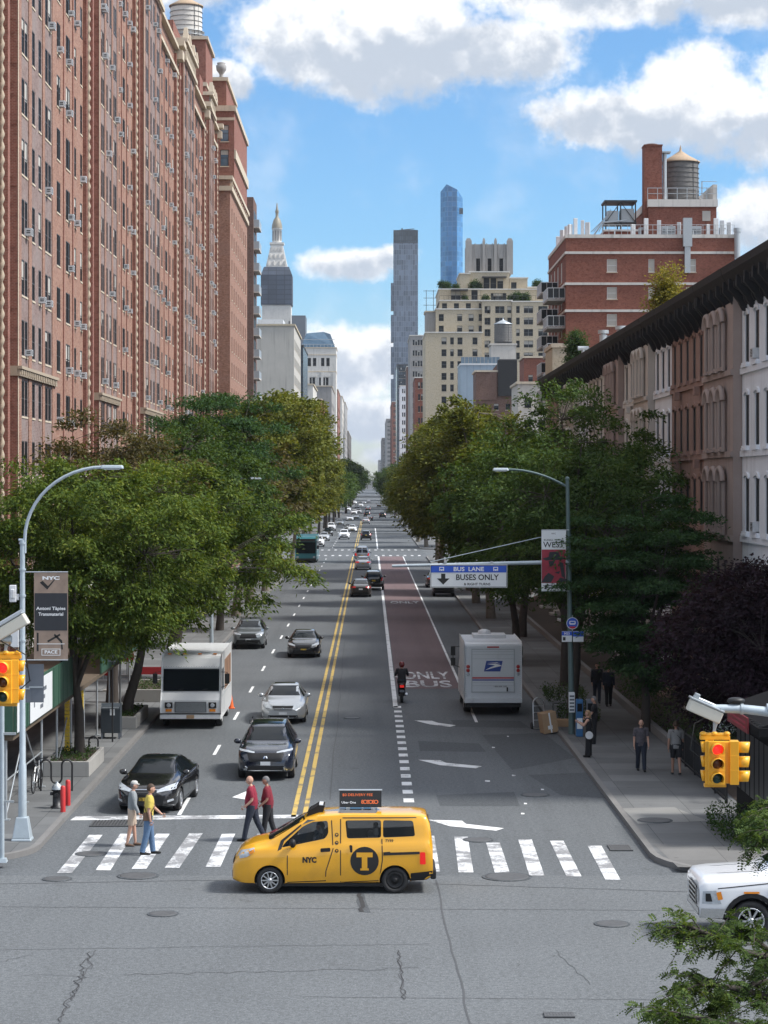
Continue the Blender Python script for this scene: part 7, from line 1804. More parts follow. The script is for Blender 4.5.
def person(label, loc, face, h=1.75, legs=((0, 0), (0, 0)), arms=((5, 10, 6), (5, 10, 6)), top='cloth_grey', sleeve='short', bottom='cloth_navy', blen='long', hair=None, hstyle='short', hat=None,
           skin='skin', lean=0, shoes='shoe_black', seated=False, belly=0., build_=1.0, head_turn=0, bag=None, hipz=None, toes=True, helmet=None, skirt=False):
    t = thing('person', label, 'person', loc, R(face))
    s = h/1.75
    V3 = lambda x, y, z: Vector((x, y, z))
    # skeleton, facing +y
    th, shn, up, fo = .43, .42, .29, .26
    J = {}
    hz0 = .93 if hipz is None else hipz/s
    hipL, hipR = V3(-.09, 0, hz0), V3(.09, 0, hz0)
    def leg(hip, a, k):
        a, k = R(a), R(k); kn = hip+V3(0, math.sin(a), -math.cos(a))*th; b_ = a-k
        an = kn+V3(0, math.sin(b_), -math.cos(b_))*shn; return kn, an, b_
    kl, al, bl = leg(hipL, *legs[0]); kr, ar, br = leg(hipR, *legs[1])
    if not seated and hipz is None:
        dz = .085-min(al.z, ar.z)
        for q in (hipL, hipR, kl, al, kr, ar): q.z += dz
    hz = hipL.z
    L_ = R(lean)
    def tor(x, y, z): return V3(x, hz-.0 and (y*math.cos(L_)+z*math.sin(L_)), hz+z*math.cos(L_)-y*math.sin(L_))
    neck = tor(0, 0, .54); chest = tor(0, .01, .36); waist = tor(0, 0, .14); head = tor(0, .025, .70)
    shl, shr = tor(-.185, 0, .49), tor(.185, 0, .49)
    def arm(sh, a, k, ab, sg):
        a, k, ab = R(a), R(k), R(ab)
        d = V3(sg*math.sin(ab), math.sin(a)*math.cos(ab), -math.cos(a)*math.cos(ab)); el = sh+d*up
        d2 = V3(sg*math.sin(ab)*.3, math.sin(a+k), -math.cos(a+k)).normalized(); wr = el+d2*fo; return el, wr, d2
    ell_, wl, dl = arm(shl, *arms[0], -1); elr, wr, dr = arm(shr, *arms[1], 1)
    bw = build_
    vs = []; es = []
    def v(p, r): vs.append((p.x, p.y, p.z, r)); return len(vs)-1
    pv = v(V3(0, 0, hz+.02), .115*bw); w_ = v(waist, .11*bw); ch = v(chest, .125*bw); nb = v(tor(0, 0, .50), .075); nk = v(neck, .052); hd = v(tor(0, .015, .62), .055)
    es += [(pv, w_), (w_, ch), (ch, nb), (nb, nk), (nk, hd)]
    for hp, kn, an, b_ in ((hipL, kl, al, bl), (hipR, kr, ar, br)):
        i = v(hp-V3(0, 0, .04), .092*bw); j = v(kn, .056); m_ = v(kn.lerp(an, .3), .055); k = v(an, .036)
        fd = V3(0, math.cos(b_*.35), math.sin(b_*.35)*.6).normalized(); hl = v(an+V3(0, -.02, -.045), .034); tt = v(an+fd*.15+V3(0, 0, -.055), .032)
        es += [(pv, i), (i, j), (j, m_), (m_, k), (k, hl), (hl, tt)]
    for sh, el, wr_, d2, sg in ((shl, ell_, wl, dl, -1), (shr, elr, wr, dr, 1)):
        i = v(sh, .058); j = v(el, .042); m_ = v(el.lerp(wr_, .3), .041); k = v(wr_, .028); pm = v(wr_+d2*.06, .034)
        es += [(ch, i), (i, j), (j, m_), (m_, k), (k, pm)]
        side = V3(0, 1, 0)-d2*d2.y
        side = side.normalized() if side.length > .1 else V3(0, 0, 1)
        pn = V3(-sg, 0, 0)
        for f_, (off, ln) in enumerate(((.030, .072), (.011, .082), (-.009, .077), (-.028, .060))):
            b0 = wr_+d2*.075+side*off; a0 = v(b0, .0105); a1 = v(b0+d2*ln*.5+pn*.012, .0095); a2 = v(b0+d2*ln*.85+pn*.035, .008); es += [(a0, a1), (a1, a2)]
        b0 = wr_+d2*.035+side*.030; a0 = v(b0, .012); a1 = v(b0+side*.03+d2*.03+pn*.01, .0105); a2 = v(b0+side*.035+d2*.06+pn*.02, .009); es += [(a0, a1), (a1, a2)]
    b = MB(Matrix.Scale(s, 4)); mesh_to(b, skin_mesh(vs, es))
    # head with a face
    n, k = 20, 16; Hm = T(*head) @ Matrix.Rotation(R(head_turn), 4, 'Z'); hv = []; hf = []
    for i in range(k+1):
        p = math.pi*i/k
        for j in range(n):
            a = 2*math.pi*j/n; x = .076*math.sin(p)*math.cos(a); y = .098*math.sin(p)*math.sin(a); z = .118*math.cos(p)
            if z < 0: q = min(1, -z/.118); x *= 1-.28*q; y *= (1-.10*q) if y > 0 else (1-.35*q)
            if y > .06 and abs(x) < .03: y += .006 if z < -.06 else 0
            if y > .05 and .0 < z < .035 and .012 < abs(x) < .05: y -= .010      # eye sockets
            hv.append((x, y, z))
    for i in range(k):
        for j in range(n): hf.append((i*n+j, (i+1)*n+j, (i+1)*n+(j+1) % n, i*n+(j+1) % n))
    b.add(hv, hf, 0, True, Hm)
    b.add([(-.014, .088, -.028), (.014, .088, -.028), (0, .118, -.026), (0, .092, .018), (0, .088, -.034)], [(0, 2, 3), (2, 1, 3), (0, 4, 2), (4, 1, 2)], 0, False, Hm)   # nose
    for sg in (-1, 1): b.ell((sg*.078, -.008, -.005), (.012, .022, .034), 8, 6, 0, Hm)
    body = b.build('body', skin, t)
    b = MB(Matrix.Scale(s, 4))
    for sg in (-1, 1): b.ell((sg*.030, .086, .012), (.012, .008, .007), 8, 6, 0, Hm)
    b.box(-.022, .022, .0855, .096, -.062, -.056, 0, Hm)
    b.build('eyes_and_mouth', 'eye_dark', t)
    # hair / hat / helmet
    if hair:
        b = MB(Matrix.Scale(s, 4)); hv2 = []; idx = {}; hf2 = []
        for q, (x, y, z) in enumerate(hv):
            hv2.append((x*1.10, y*1.09-.003, z*1.08+.006))
        for f_ in hf:
            c = sum((Vector(hv[i]) for i in f_), Vector())/4
            lim = -.085 if hstyle == 'long' else -.045
            if (c.z > .055 and c.y < .085) or (c.y < .012 and c.z > lim) : hf2.append(f_)
        b.add(hv2, hf2, 0, True, Hm)
        if hstyle == 'long':
            b.ell((0, -.085, -.09), (.075, .045, .15), 12, 8, 0, Hm)
        b.build('hair', hair, t)
    if hat:
        b = MB(Matrix.Scale(s, 4)); b.lathe([(.084, .03), (.088, .06), (.078, .10), (.045, .125), (.005, .131)], 18, mx=Hm @ Matrix.Diagonal((.95, 1.12, 1, 1)))
        b.prism([(-.07, .07, .03), (-.045, .125, .022), (0, .145, .020), (.045, .125, .022), (.07, .07, .03)], (0, 0, .010), 0, Hm); b.build('cap', hat, t)
    if helmet:
        b = MB(Matrix.Scale(s, 4)); b.ell((0, -.005, .025), (.125, .15, .145), 18, 12, 0, Hm); hm = b.build('helmet', helmet, t)
        b = MB(Matrix.Scale(s, 4)); b.ell((0, .03, .015), (.118, .125, .06), 16, 8, 0, Hm); b.build('visor', 'car_glass', hm)
    # clothing
    b = MB(Matrix.Scale(s, 4))
    rings = [(-.06, .165, .118), (.02, .168, .122+belly*.5), (.12, .158, .115+belly), (.24, .168, .120+belly*.6), (.36, .182, .125), (.44, .185, .112), (.49, .165, .095), (.525, .095, .07), (.55, .066, .062)]
    n = 20; rv = []; rf = []
    for (z, rx, ry) in rings:
        for j in range(n):
            a = 2*math.pi*j/n; wob_ = 1+.015*math.sin(3*a+z*23)+.012*math.sin(5*a-z*31)
            yo = belly*.5*(math.sin(a) > 0)*math.sin(a) if z < .3 else 0
            q = tor(rx*bw*math.cos(a)*wob_, ry*bw*math.sin(a)*wob_+yo, z); rv.append(tuple(q))
    for i in range(len(rings)-1):
        for j in range(n): rf.append((i*n+j, i*n+(j+1) % n, (i+1)*n+(j+1) % n, (i+1)*n+j))
    b.add(rv, rf, 0, True)
    if sleeve != 'none':
        for sh, el, wr_ in ((shl, ell_, wl), (shr, elr, wr)):
            inn = sh+V3(-.07 if sh.x > 0 else .07, 0, -.01)
            if sleeve == 'short': b.tube([inn, sh, sh.lerp(el, .35), sh.lerp(el, .8)], [.085, .082, .073, .068], 12)
            else: b.tube([inn, sh, sh.lerp(el, .5), el, el.lerp(wr_, .5), el.lerp(wr_, .93)], [.085, .082, .068, .060, .052, .042], 12)
    b.build('top', top, t)
    b = MB(Matrix.Scale(s, 4))
    hv2 = [(-.11, .10, .10), (-.05, .16, .115), (.03, .165, .12), (.09, .158, .116)]
    rv = []; rf = []
    for (z, rx, ry) in hv2:
        for j in range(n): a = 2*math.pi*j/n; rv.append((rx*bw*math.cos(a), ry*bw*math.sin(a), hz+z))
    for i in range(3):
        for j in range(n): rf.append((i*n+j, i*n+(j+1) % n, (i+1)*n+(j+1) % n, (i+1)*n+j))
    b.add(rv, rf, 0, True)
    for hp, kn, an in ((hipL, kl, al), (hipR, kr, ar)):
        r0, r1, r2 = .108*bw, .078, .066
        if skirt: r0, r1, r2 = .115, .12, .13
        if blen == 'long': b.tube([hp+V3(0, 0, .06), hp.lerp(kn, .15), hp.lerp(kn, .55), kn, kn.lerp(an, .5), an+V3(0, 0, -.015)], [r0*.95, r0, (r0+r1)/2, r1, (r1+r2)/2, r2], 14)
        else: b.tube([hp+V3(0, 0, .06), hp.lerp(kn, .15), hp.lerp(kn, .55), hp.lerp(kn, .84)], [r0*.95, r0, .090, .086], 14)
    b.build('trousers' if blen == 'long' else 'shorts', bottom, t)
    for an, b_ in ((al, bl), (ar, br)):
        b = MB(Matrix.Scale(s, 4)); fd = V3(0, math.cos(b_*.35), math.sin(b_*.35)*.6).normalized()
        b.tube([an+V3(0, -.055, -.045), an+V3(0, 0, -.04), an+fd*.09+V3(0, 0, -.05), an+fd*.17+V3(0, 0, -.06), an+fd*.20+V3(0, 0, -.065)], [(.030, .030), (.042, .044), (.046, .034), (.044, .025), (.02, .015)], 12); b.build('shoe', shoes, t)
    if bag:
        side = bag[1]; b = MB(Matrix.Scale(s, 4)); c = tor(side*.20, -.04, .02 if bag[0] != 'disc' else -.1)
        if bag[0] == 'disc': b.lathe([(.14, -.03), (.155, 0), (.14, .03)], 20, mx=T(c.x, c.y, c.z) @ Matrix.Rotation(R(90), 4, 'Y'))
        else: b.box(c.x-.035, c.x+.035, c.y-.11, c.y+.11, c.z-.08, c.z+.12)
        if bag[0] != 'disc': b.tube([tor(side*.21, .02, .1), tor(side*.12, .135+belly, .30), tor(-side*.10, .10, .50), tor(-side*.11, -.08, .50), tor(side*.10, -.14, .3), tor(side*.21, -.06, .1)], .012, 6)
        g = b.build('shoulder_bag', bag[2], t, .02)
    return t
p0 = G(132, 846); person('man in a grey shirt, pale shorts and a light cap crossing on the left', p0, -84, 1.74, ((7, 2), (-6, 6)), ((-8, 14, 6), (8, 18, 6)), 'cloth_grey', 'long', 'cloth_beige', 'short', 'hair_grey', 'short', 'cap_cloth', 'skin', 3, 'leather')
p0 = G(148.5, 854.5); person('tall young man in a yellow shirt and blue jeans crossing on the left', p0, -80, 1.84, ((9, 2), (-8, 6)), ((22, 26, 6), (-8, 18, 6)), 'cloth_yellow', 'short', 'cloth_denim', 'long', 'hair_brown', 'short', None, 'skin', 3, bag=('bag', 1, 'leather'))
p0 = G(252, 841); person('bald man in a maroon shirt walking in front of the taxi', p0, 84, 1.78, ((15, 3), (-17, 10)), ((-14, 62, 4), (-20, 70, 4)), 'cloth_maroon', 'short', 'cloth_navy', 'long', None, 'short', None, 'skin', 3, belly=.04, build_=1.1)
p0 = G(268, 839.5); person('dark haired person in a maroon shirt walking beside the bald man', p0, 86, 1.72, ((10, 3), (-10, 8)), ((-6, 55, 4), (-10, 75, 4)), 'cloth_wine', 'short', 'cloth_black', 'long', 'hair_grey', 'short', None, 'skin_tan', 3, belly=.04, build_=1.08)
person('driver in a dark shirt at the wheel of the yellow taxi', (TAXI.x-.35, TAXI.y-.36, .36), 90, 1.72, ((72, 60), (72, 60)), ((42, 40, 8), (42, 40, 8)), 'cloth_black', 'short', 'cloth_navy', 'long', 'hair_brown', 'short', None, 'skin_tan', -6, seated=True, hipz=.46)
Z1 = .14
def on_pave(px, py): return G(px, py, Z1)
person('woman in a sleeveless black top holding a phone near the bus stop', on_pave(589, 757), 75, 1.62, ((0, 0), (3, 0)), ((30, 95, 6), (25, 90, 6)), 'cloth_black', 'none', 'cloth_black', 'long', 'hair_blond', 'long', None, 'skin', 2, skirt=True, bag=('disc', -1, 'cloth_white'))
person('grey haired man in black behind the woman at the bus stop', on_pave(594.5, 744), 80, 1.74, ((0, 0), (2, 0)), ((15, 40, 6), (5, 15, 6)), 'cloth_black', 'short', 'cloth_black', 'long', 'hair_grey', 'short', None, 'skin', 0)
person('bald man in a dark patterned shirt walking towards the viewer on the right pavement', on_pave(641, 771), 180, 1.72, ((14, 2), (-12, 8)), ((10, 15, 8), (-6, 20, 8)), 'cloth_pattern', 'short', 'cloth_navy', 'long', None, 'short', None, 'skin', 2, build_=1.08, shoes='shoe_black')
person('man in a grey shirt and black shorts with a crossbody bag walking away', on_pave(676, 775), 2, 1.76, ((10, 2), (-14, 10)), ((-8, 12, 10), (8, 15, 10)), 'cloth_tee', 'short', 'cloth_black', 'short', 'hair_brown', 'short', None, 'skin_tan', 2, build_=1.05, bag=('bag', 1, 'cloth_black'))
person('figure in dark clothes far up the right pavement, under the trees', on_pave(597, 703), 180, 1.75, ((8, 2), (-8, 6)), ((5, 15, 6), (-5, 15, 6)), 'cloth_black', 'long', 'cloth_navy', 'long', 'hair_brown')
person('second figure in dark trousers far up the right pavement by the hedge', on_pave(608.5, 706), 180, 1.72, ((-8, 6), (10, 2)), ((5, 15, 6), (-5, 15, 6)), 'cloth_navy', 'long', 'cloth_black', 'long', 'hair_brown')
person('motorcycle rider in black with a dark red helmet', (MOTO.x, MOTO.y+.32, 0), 0, 1.76, ((62, 78), (62, 78)), ((48, 22, 14), (48, 22, 14)), 'cloth_black', 'long', 'cloth_navy', 'long', None, 'short', None, 'skin', 10, seated=True, hipz=.93, helmet='helmet_red', build_=1.1)

# ------------------------------------------------------------------ street furniture, left
p0 = G(22.5, 840, Z1)
LPX, LPY = p0.x, p0.y
t = thing('street_lamp', 'grey street lamp with a curved arm and a flared base at the left corner', 'street lamp', (LPX, LPY, Z1))
b = MB(); b.frustum((0, 0), .54, .54, .5, .5, 0, .07); b.frustum((0, 0), .48, .48, .31, .31, .07, .62); b.build('base', 'pole_paint', t, .02)
zt = Z_(540, LPY)-Z1; 
b = MB(); b.tube([(0, 0, .6), (0, 0, 2.0), (0, 0, 2.05), (0, 0, zt)], [.115, .105, .082, .065], 14)
for z in (1.9, 4.7, 5.3, 6.5, 7.2, 7.9): b.tube([(0, 0, z), (0, 0, z+.05)], .092, 14)
b.build('pole', 'pole_paint', t)
xe = X_(104, LPY)-LPX; ze = Z_(467, LPY)-Z1
b = MB(); ptsA = [(.06, 0, zt-.35), (.06, 0, zt)]
for i in range(1, 13):
    a = math.pi/2*i/12; ptsA.append((.06+(xe-.06)*(1-math.cos(a))*1.0, 0, zt+(ze-zt)*math.sin(a)))
b.tube(ptsA, .045, 10); b.tube([(-.1, 0, zt), (.09, 0, zt)], .04, 8); b.build('arm', 'pole_paint', t)
b = MB(); b.frustum((0, 0), .62, .26, .56, .20, 0, .10, mx=T(xe+.22, 0, ze-.05)); lh = b.build('lamp_head', 'pole_paint', t, .03)
b = MB(); b.box(xe, xe+.44, -.09, .09, ze-.075, ze-.052); b.build('lens', 'headlamp', lh)
b = MB(); b.box(-.30, -.09, -.12, .12, Z_(647, LPY)-Z1, Z_(621, LPY)-Z1); b.box(-.18, -.09, -.05, .05, Z_(600, LPY)-Z1, Z_(594, LPY)-Z1); b.build('control_box', 'white_metal', t, .01)
b = MB(); b.box(-.34, -.16, -.1, .1, Z_(602, LPY)-Z1, Z_(585, LPY)-Z1); b.box(-.30, -.20, -.16, -.1, Z_(598, LPY)-Z1, Z_(589, LPY)-Z1); b.build('camera', 'white_metal', t, .02)
# banner
def banner(px0, px1, py0, py1, Y, polex, label, draw, back):
    x0, x1, z1, z0 = X_(px0, Y), X_(px1, Y), Z_(py0, Y), Z_(py1, Y)
    t = thing('banner', label, 'banner', ((x0+x1)/2, Y, z0)); w = (x1-x0)/2; h_ = z1-z0
    MB().box(-w, w, -.006, .006, 0, h_).build('cloth', back, t)
    b = MB(); e = (polex-(x0+x1)/2)
    for z in (0.0, h_): b.tube([(e, 0, z), (w if e < 0 else -w, 0, z)], .018, 6)
    b.build('brackets', 'galvanised', t); draw(t, w, h_); return t
plain('mailbox_blue', (.035, .045, .055), .5)
plain('banner_tan', (.30, .22, .17), .7, var=.55, scale=2.2)
plain('banner_black', (.028, .030, .036), .7, var=.2)
plain('banner_red', (.30, .03, .05), .7, var=.6, scale=3)
def tapies(t, w, h_):
    b = MB(); b.box(-w+.02, w-.02, -.012, -.0065, h_*.335, h_*.76); b.build('black_panel', 'banner_black', t)
    f = lambda s_, z, wd, nm='lettering', m='white_ink', sz=.12, bold=.02: (lambda q: (text_on(q, s_, sz, (0, -.012, h_*z), (1,0,0), (0,0,1), 0, bold, off=.003, width=wd), q.build(nm, m, t)))(MB())
    f('NYC', .93, .46, bold=.05); f('Antoni Tàpies', .585, .78); f('Transmaterial', .52, .66)
    f('PACE', .09, .34, bold=.03)
    b = MB(); z = h_*.09
    for (a, c, d, e) in ((-.25,.25,z-.09,z-.075),(-.25,.25,z+.075,z+.09),(-.25,-.235,z-.075,z+.075),(.235,.25,z-.075,z+.075)): b.box(a, c, -.0105, -.0065, d, e)
    b.box(-w*.8, w*.8, -.0105, -.0065, h_*.18, h_*.187); b.build('frame_lines', 'white_ink', t)
    b = MB()
    for q in ([(-.3,.88),(-.1,.80),(.18,.95),(.2,.97),(-.08,.84),(-.22,.9)], [(.1,.30),(.3,.22),(.32,.12),(.28,.12),(.26,.2),(.08,.28)], [(-.38,.31),(-.33,.31),(-.33,.1),(-.38,.1)], [(-.1,.22),(.24,.30),(.25,.28),(-.08,.2)]): b.prism([(x, -.0095, z*h_) for x, z in q], (0, .003, 0))
    b.build('brush_marks', 'black_ink', t)
banner(34, 68, 572, 660, LPY, LPX, 'tall tan and black exhibition banner on the left street lamp', tapies, 'banner_tan')
# traffic signs seen from behind, on the lamp post
for (a, c, d, e, lb) in ((10, 30, 668, 703, 'grey back of a traffic sign on the left of the lamp post'), (27.5, 43, 664.5, 703, 'grey back of a second traffic sign right of the lamp post')):
    t = thing('traffic_sign', lb, 'sign', (X_((a+c)/2, LPY), LPY+.13+(0.02 if a > 20 else 0), Z_(e, LPY))); w = (X_(c, LPY)-X_(a, LPY))/2; h_ = Z_(d, LPY)-Z_(e, LPY)
    MB().box(-w, w, -.003, .003, 0, h_).build('plate', 'galv_dark' if 'galv_dark' in MATS else 'far_slab', t, .002)
    b = MB(); b.box(-w*.9, w*.9, -.03, -.0035, h_*.38, h_*.42); b.build('bracket', 'galvanised', t)
# traffic signals (yellow, three lamps, heads facing several ways)
def signal_head(t, mx, lit=True, vl=.215):
    b = MB(mx); b.box(-.16, .16, -.07, .10, -.42, .42)
    for z in (-.14, .14): b.box(-.165, .165, -.075, .105, z-.006, z+.006)
    hd = b.build('signal_head', 'signal_yellow', t, .02)
    for z, m in ((.28, 'lens_red' if lit else 'dark_plastic'), (0, 'lens_off_amber'), (-.28, 'lens_off_green')):
        b = MB(mx @ T(0, -.07, z) @ Matrix.Rotation(R(90), 4, 'X')); b.lathe([(.105, 0), (.10, .02), (.06, .04), (.01, .045)], 20); b.build('lens', m, hd)
        b = MB(mx @ T(0, -.07, z) @ Matrix.Rotation(R(90), 4, 'X')); vs_ = []; fs_ = []; n_ = 18
        for i in range(n_+1):
            a = R(-45)+R(270)*i/n_; dl = vl+.02*math.sin(a)
            for r_, q in ((.12, 0), (.12, dl), (.110, dl), (.110, 0)): vs_.append((r_*math.cos(a), r_*math.sin(a), q))
        for i in range(n_):
            for j in range(4): fs_.append((i*4+j, i*4+(j+1) % 4, (i+1)*4+(j+1) % 4, (i+1)*4+j))
        b.add(vs_, fs_, 0, True); b.build('visor', 'signal_yellow', hd)
def signal(label, px, py, Y, heads):
    c = at(px, py, Y); t = thing('traffic_signal', label, 'traffic signal', c); t.scale = (.88, .88, .88)
    for a, off, lit, vl in heads: signal_head(t, Rz(R(a)) @ T(0, off, 0), lit, vl)
    b = MB(); b.box(.165, .165-.02+abs(heads[1][1])-.1, -.10, .10, -.41, .41); b.build('side_housing', 'signal_yellow', t, .02)
    b = MB(); b.box(-.28, .3, .02, .16, .43, .50); b.tube([(-.25, .09, .52), (.28, .09, .52)], .045, 10)
    for x in (-.22, 0, .24): b.ell((x, .08, .54), (.07, .07, .05), 10, 6)
    b.build('top_bracket', 'signal_yellow', t); b = MB(); b.box(-.2, .22, .0, .16, -.49, -.43); b.build('bottom_bracket', 'signal_yellow', t)
    b = MB(); b.tube([(0, .09, .5), (0, .09, .62), (.02, .09, .72), (0, .09, 1.06)], [.05, .03, .045, .04], 8); b.build('hanger', 'galvanised', t)
    return c
YS = 39.
cR = signal('yellow traffic signal showing red, hanging at the right with side hoods', 715, 762, YS, [(0, -.16, True, .2), (84, -.38, False, .2), (-100, -.12, False, .07)])
cL = signal('yellow traffic signal showing red, cut by the left edge', 5, 681, YS, [(0, -.16, True, .2), (96, -.2, False, .1), (-82, -.16, False, .2)])
def mast(label, c, sx, py_arm, px_end, Y, boxpts):
    t = thing('mast_arm', label, 'mast arm', (c.x, Y+.09, c.z+.9)); zb = Z_(py_arm, Y)-(c.z+.9)
    xe = X_(px_end, Y)-c.x
    b = MB(); b.tube([(-.1*sx, 0, zb), (.5*sx, 0, zb-.01), (xe, 0, zb-.10)], [.07, .078, .09], 14)
    for x in (.45, .9): b.tube([(x*sx, 0, zb-.01), (x*sx+.05*sx, 0, zb-.01)], .095, 14)
    b.tube([(xe, 0, zb-.10), (xe+5*sx, 0, zb-.3)], [.12, .16], 14); b.tube([(xe+5*sx, 0, zb), (xe+5*sx, 0, -(c.z+.9)+.0)], [.14, .2], 14); b.build('arm', 'pole_paint', t)
    b = MB(); (xa, za), (xb, zb2) = [(X_(p, Y)-c.x, Z_(q, Y)-(c.z+.9)) for p, q in boxpts]
    d = Vector((xb-xa, 0, zb2-za)); L_ = d.length; ang = math.atan2(-d.z, d.x); mx = T(xa, 0, za) @ Matrix.Rotation(ang, 4, 'Y')
    b.box(0, L_, -.14, .14, -.13, .07, mx=mx); bx = b.build('luminaire_box', 'beige_box', t, .02)
    b = MB(); b.box(-.03, L_, -.15, .15, .075, .11, mx=mx); b.tube([(.02, 0, .12), (L_, 0, .12)], .035, 8, mx=mx); b.box(.03, .12, -.06, .06, .11, .2, mx=mx); b.build('box_lid', 'galvanised', t, .01)
    b = MB(); b.ell((.38*sx, .05, zb+.13), (.16, .12, .06), 12, 6); b.tube([(.1*sx, -.1, zb), (-.35*sx, -.08, zb-.25), (-.42*sx, -.05, zb-.7), (-.25*sx, 0, zb-.85)], .012, 5)
    b.build('cables', 'black_ink', t)
mast('grey mast arm with a beige box carrying the right traffic signal', cR, 1, 709, 790, YS, [(690, 703), (722, 717)])
mast('grey mast arm with a beige box carrying the left traffic signal', cL, -1, 640, -40, YS, [(-14, 640), (25, 617)])
# signal pole at the corner
p0 = G(2, 862, Z1); t = thing('pole', 'thin grey signal pole at the left edge beside the lamp base', 'pole', (p0.x, p0.y, Z1))
b = MB(); b.tube([(0, 0, 0), (0, 0, 4.6)], .06, 12); b.frustum((0, 0), .26, .26, .2, .2, 0, .1); b.build('shaft', 'pole_paint', t)
b = MB(); b.box(-.1, .35, -.04, .04, 3.2, 3.26); b.box(.0, .3, -.03, .03, 1.5, 1.55); b.build('arms', 'galvanised', t)

# sidewalk shed along the left building
SX = -9.95
t = thing('sidewalk_shed', 'green pavement shed with hoarding panels over the left pavement', 'scaffold shed', (SX, 64, Z1))
b = MB(); b.box(-.06, 0, 0, 13.2, 2.46, 3.72); 
for i in range(12): b.box(.002, .014, 1.1*i+.02, 1.1*i+.06, 2.46, 3.72)
b.box(-4.6, -.07, -.06, 0, 2.46, 3.72); b.build('hoarding', 'hoarding_green', t)
b = MB(); b.box(-.06, 0, 20.5, 34, 2.46, 3.72); b.build('hoarding', 'hoarding_green', t)
b = MB(); b.box(-4.6, -.07, .01, 34, 2.30, 2.44); b.build('deck', 'timber', t)
b = MB(); b.box(.016, .03, 2.6, 7.2, 2.50, 3.66); pn = b.build('notice_panel', 'white_sign', t)
b = MB(); text_on(b, 'SAFE', .34, (.03, 5.6, 3.28), (0, 1, 0), (0, 0, 1), 0, .02, off=.004); text_on(b, 'SITE', .34, (.03, 5.6, 2.9), (0, 1, 0), (0, 0, 1), 0, .02, off=.004)
b.v.clear(); b.f.clear(); b.m.clear(); b.s.clear()
for (y0, y1, z0, z1) in ((4.6,5.9,3.22,3.34),(4.6,5.6,2.98,3.1),(4.6,5.2,2.74,2.86),(3.3,3.5,2.9,3.1),(3.3,3.5,3.2,3.4)): b.box(.031, .034, y0, y1, z0, z1)
b.build('printing', 'far_slab', pn)
b = MB(); b.box(.016, .03, .15, .75, 2.5, 3.6); b.build('notice_strip', 'white_sign', t)
b = MB()
for y in (.5, 4.0, 7.5, 11.0, 14.5, 18, 22, 26, 30, 33.5):
    for x in (-.35, -4.2): b.tube([(x, y, 0), (x, y, 2.3)], .04, 8); b.box(x-.12, x+.12, y-.12, y+.12, 0, .03)
b.tube([(-.35, .5, .1), (-.35, 4.0, 2.2)], .025, 6); b.tube([(-.35, 7.5, .1), (-.35, 4.0, 2.2)], .025, 6); b.tube([(-.35, .5, 1.1), (-.35, 7.5, 1.1)], .025, 6); b.tube([(-4.2, .5, 1.1), (-4.2, 30, 1.1)], .025, 6); b.tube([(-.35, 11, .1), (-.35, 14.5, 2.2)], .025, 6)
b.build('poles', 'galvanised', t)
for y in (13.5, 17.2):
    b = MB()
    for k in range(18): b.box(-.42, -.26, y-.08, y+.08, .05+k*.125, .05+k*.125+.105, 0 if k % 3 else 1)
    b.build('taped_post', ['yellow_tape', 'dark_plastic'], t)
b = MB(); b.box(-.1, .1, 13.5, 13.6, 1.95, 2.25); b.build('warning_lamp', 'tail_lit', t, .03)

# planters
def planter(label, x0, x1, y0, y1, h_, seed):
    t = thing('planter', label, 'planter', ((x0+x1)/2, (y0+y1)/2, Z1)); hx, hy = (x1-x0)/2, (y1-y0)/2; w = .12
    b = MB(); b.box(-hx, hx, -hy, -hy+w, 0, h_); b.box(-hx, hx, hy-w, hy, 0, h_); b.box(-hx, -hx+w, -hy+w, hy-w, 0, h_); b.box(hx-w, hx, -hy+w, hy-w, 0, h_); b.build('trough', 'concrete', t, .02)
    b = MB(); b.box(-hx+w, hx-w, -hy+w, hy-w, .02, h_-.08); b.build('earth', 'soil', t)
    rg = np.random.default_rng(seed); n = 500
    P = np.stack([rg.uniform(-hx+.15, hx-.15, n), rg.uniform(-hy+.15, hy-.15, n), h_-.06+np.abs(rg.normal(0, .10, n))], 1); Dv = unit(rg.normal(size=(n, 3))+np.array([0, 0, .8])); Nv = unit(rg.normal(size=(n, 3)))
    o = leaf_object('ground_plants', P, Dv, Nv, rg.uniform(.06, .14, n), rg.uniform(.03, .06, n), 'shrub_leaf', t); o['kind'] = 'stuff'
planter('concrete planter round the nearest locust tree on the left', -10.6, -9.1, 73.9, 78.0, .50, 61)
planter('concrete planter behind the dark mailbox on the left', -10.3, -9.05, 88.2, 93.0, .48, 62)
planter('low concrete planter farthest along the left kerb beside the step van', -10.6, -8.95, 99.0, 104.2, .55, 63)
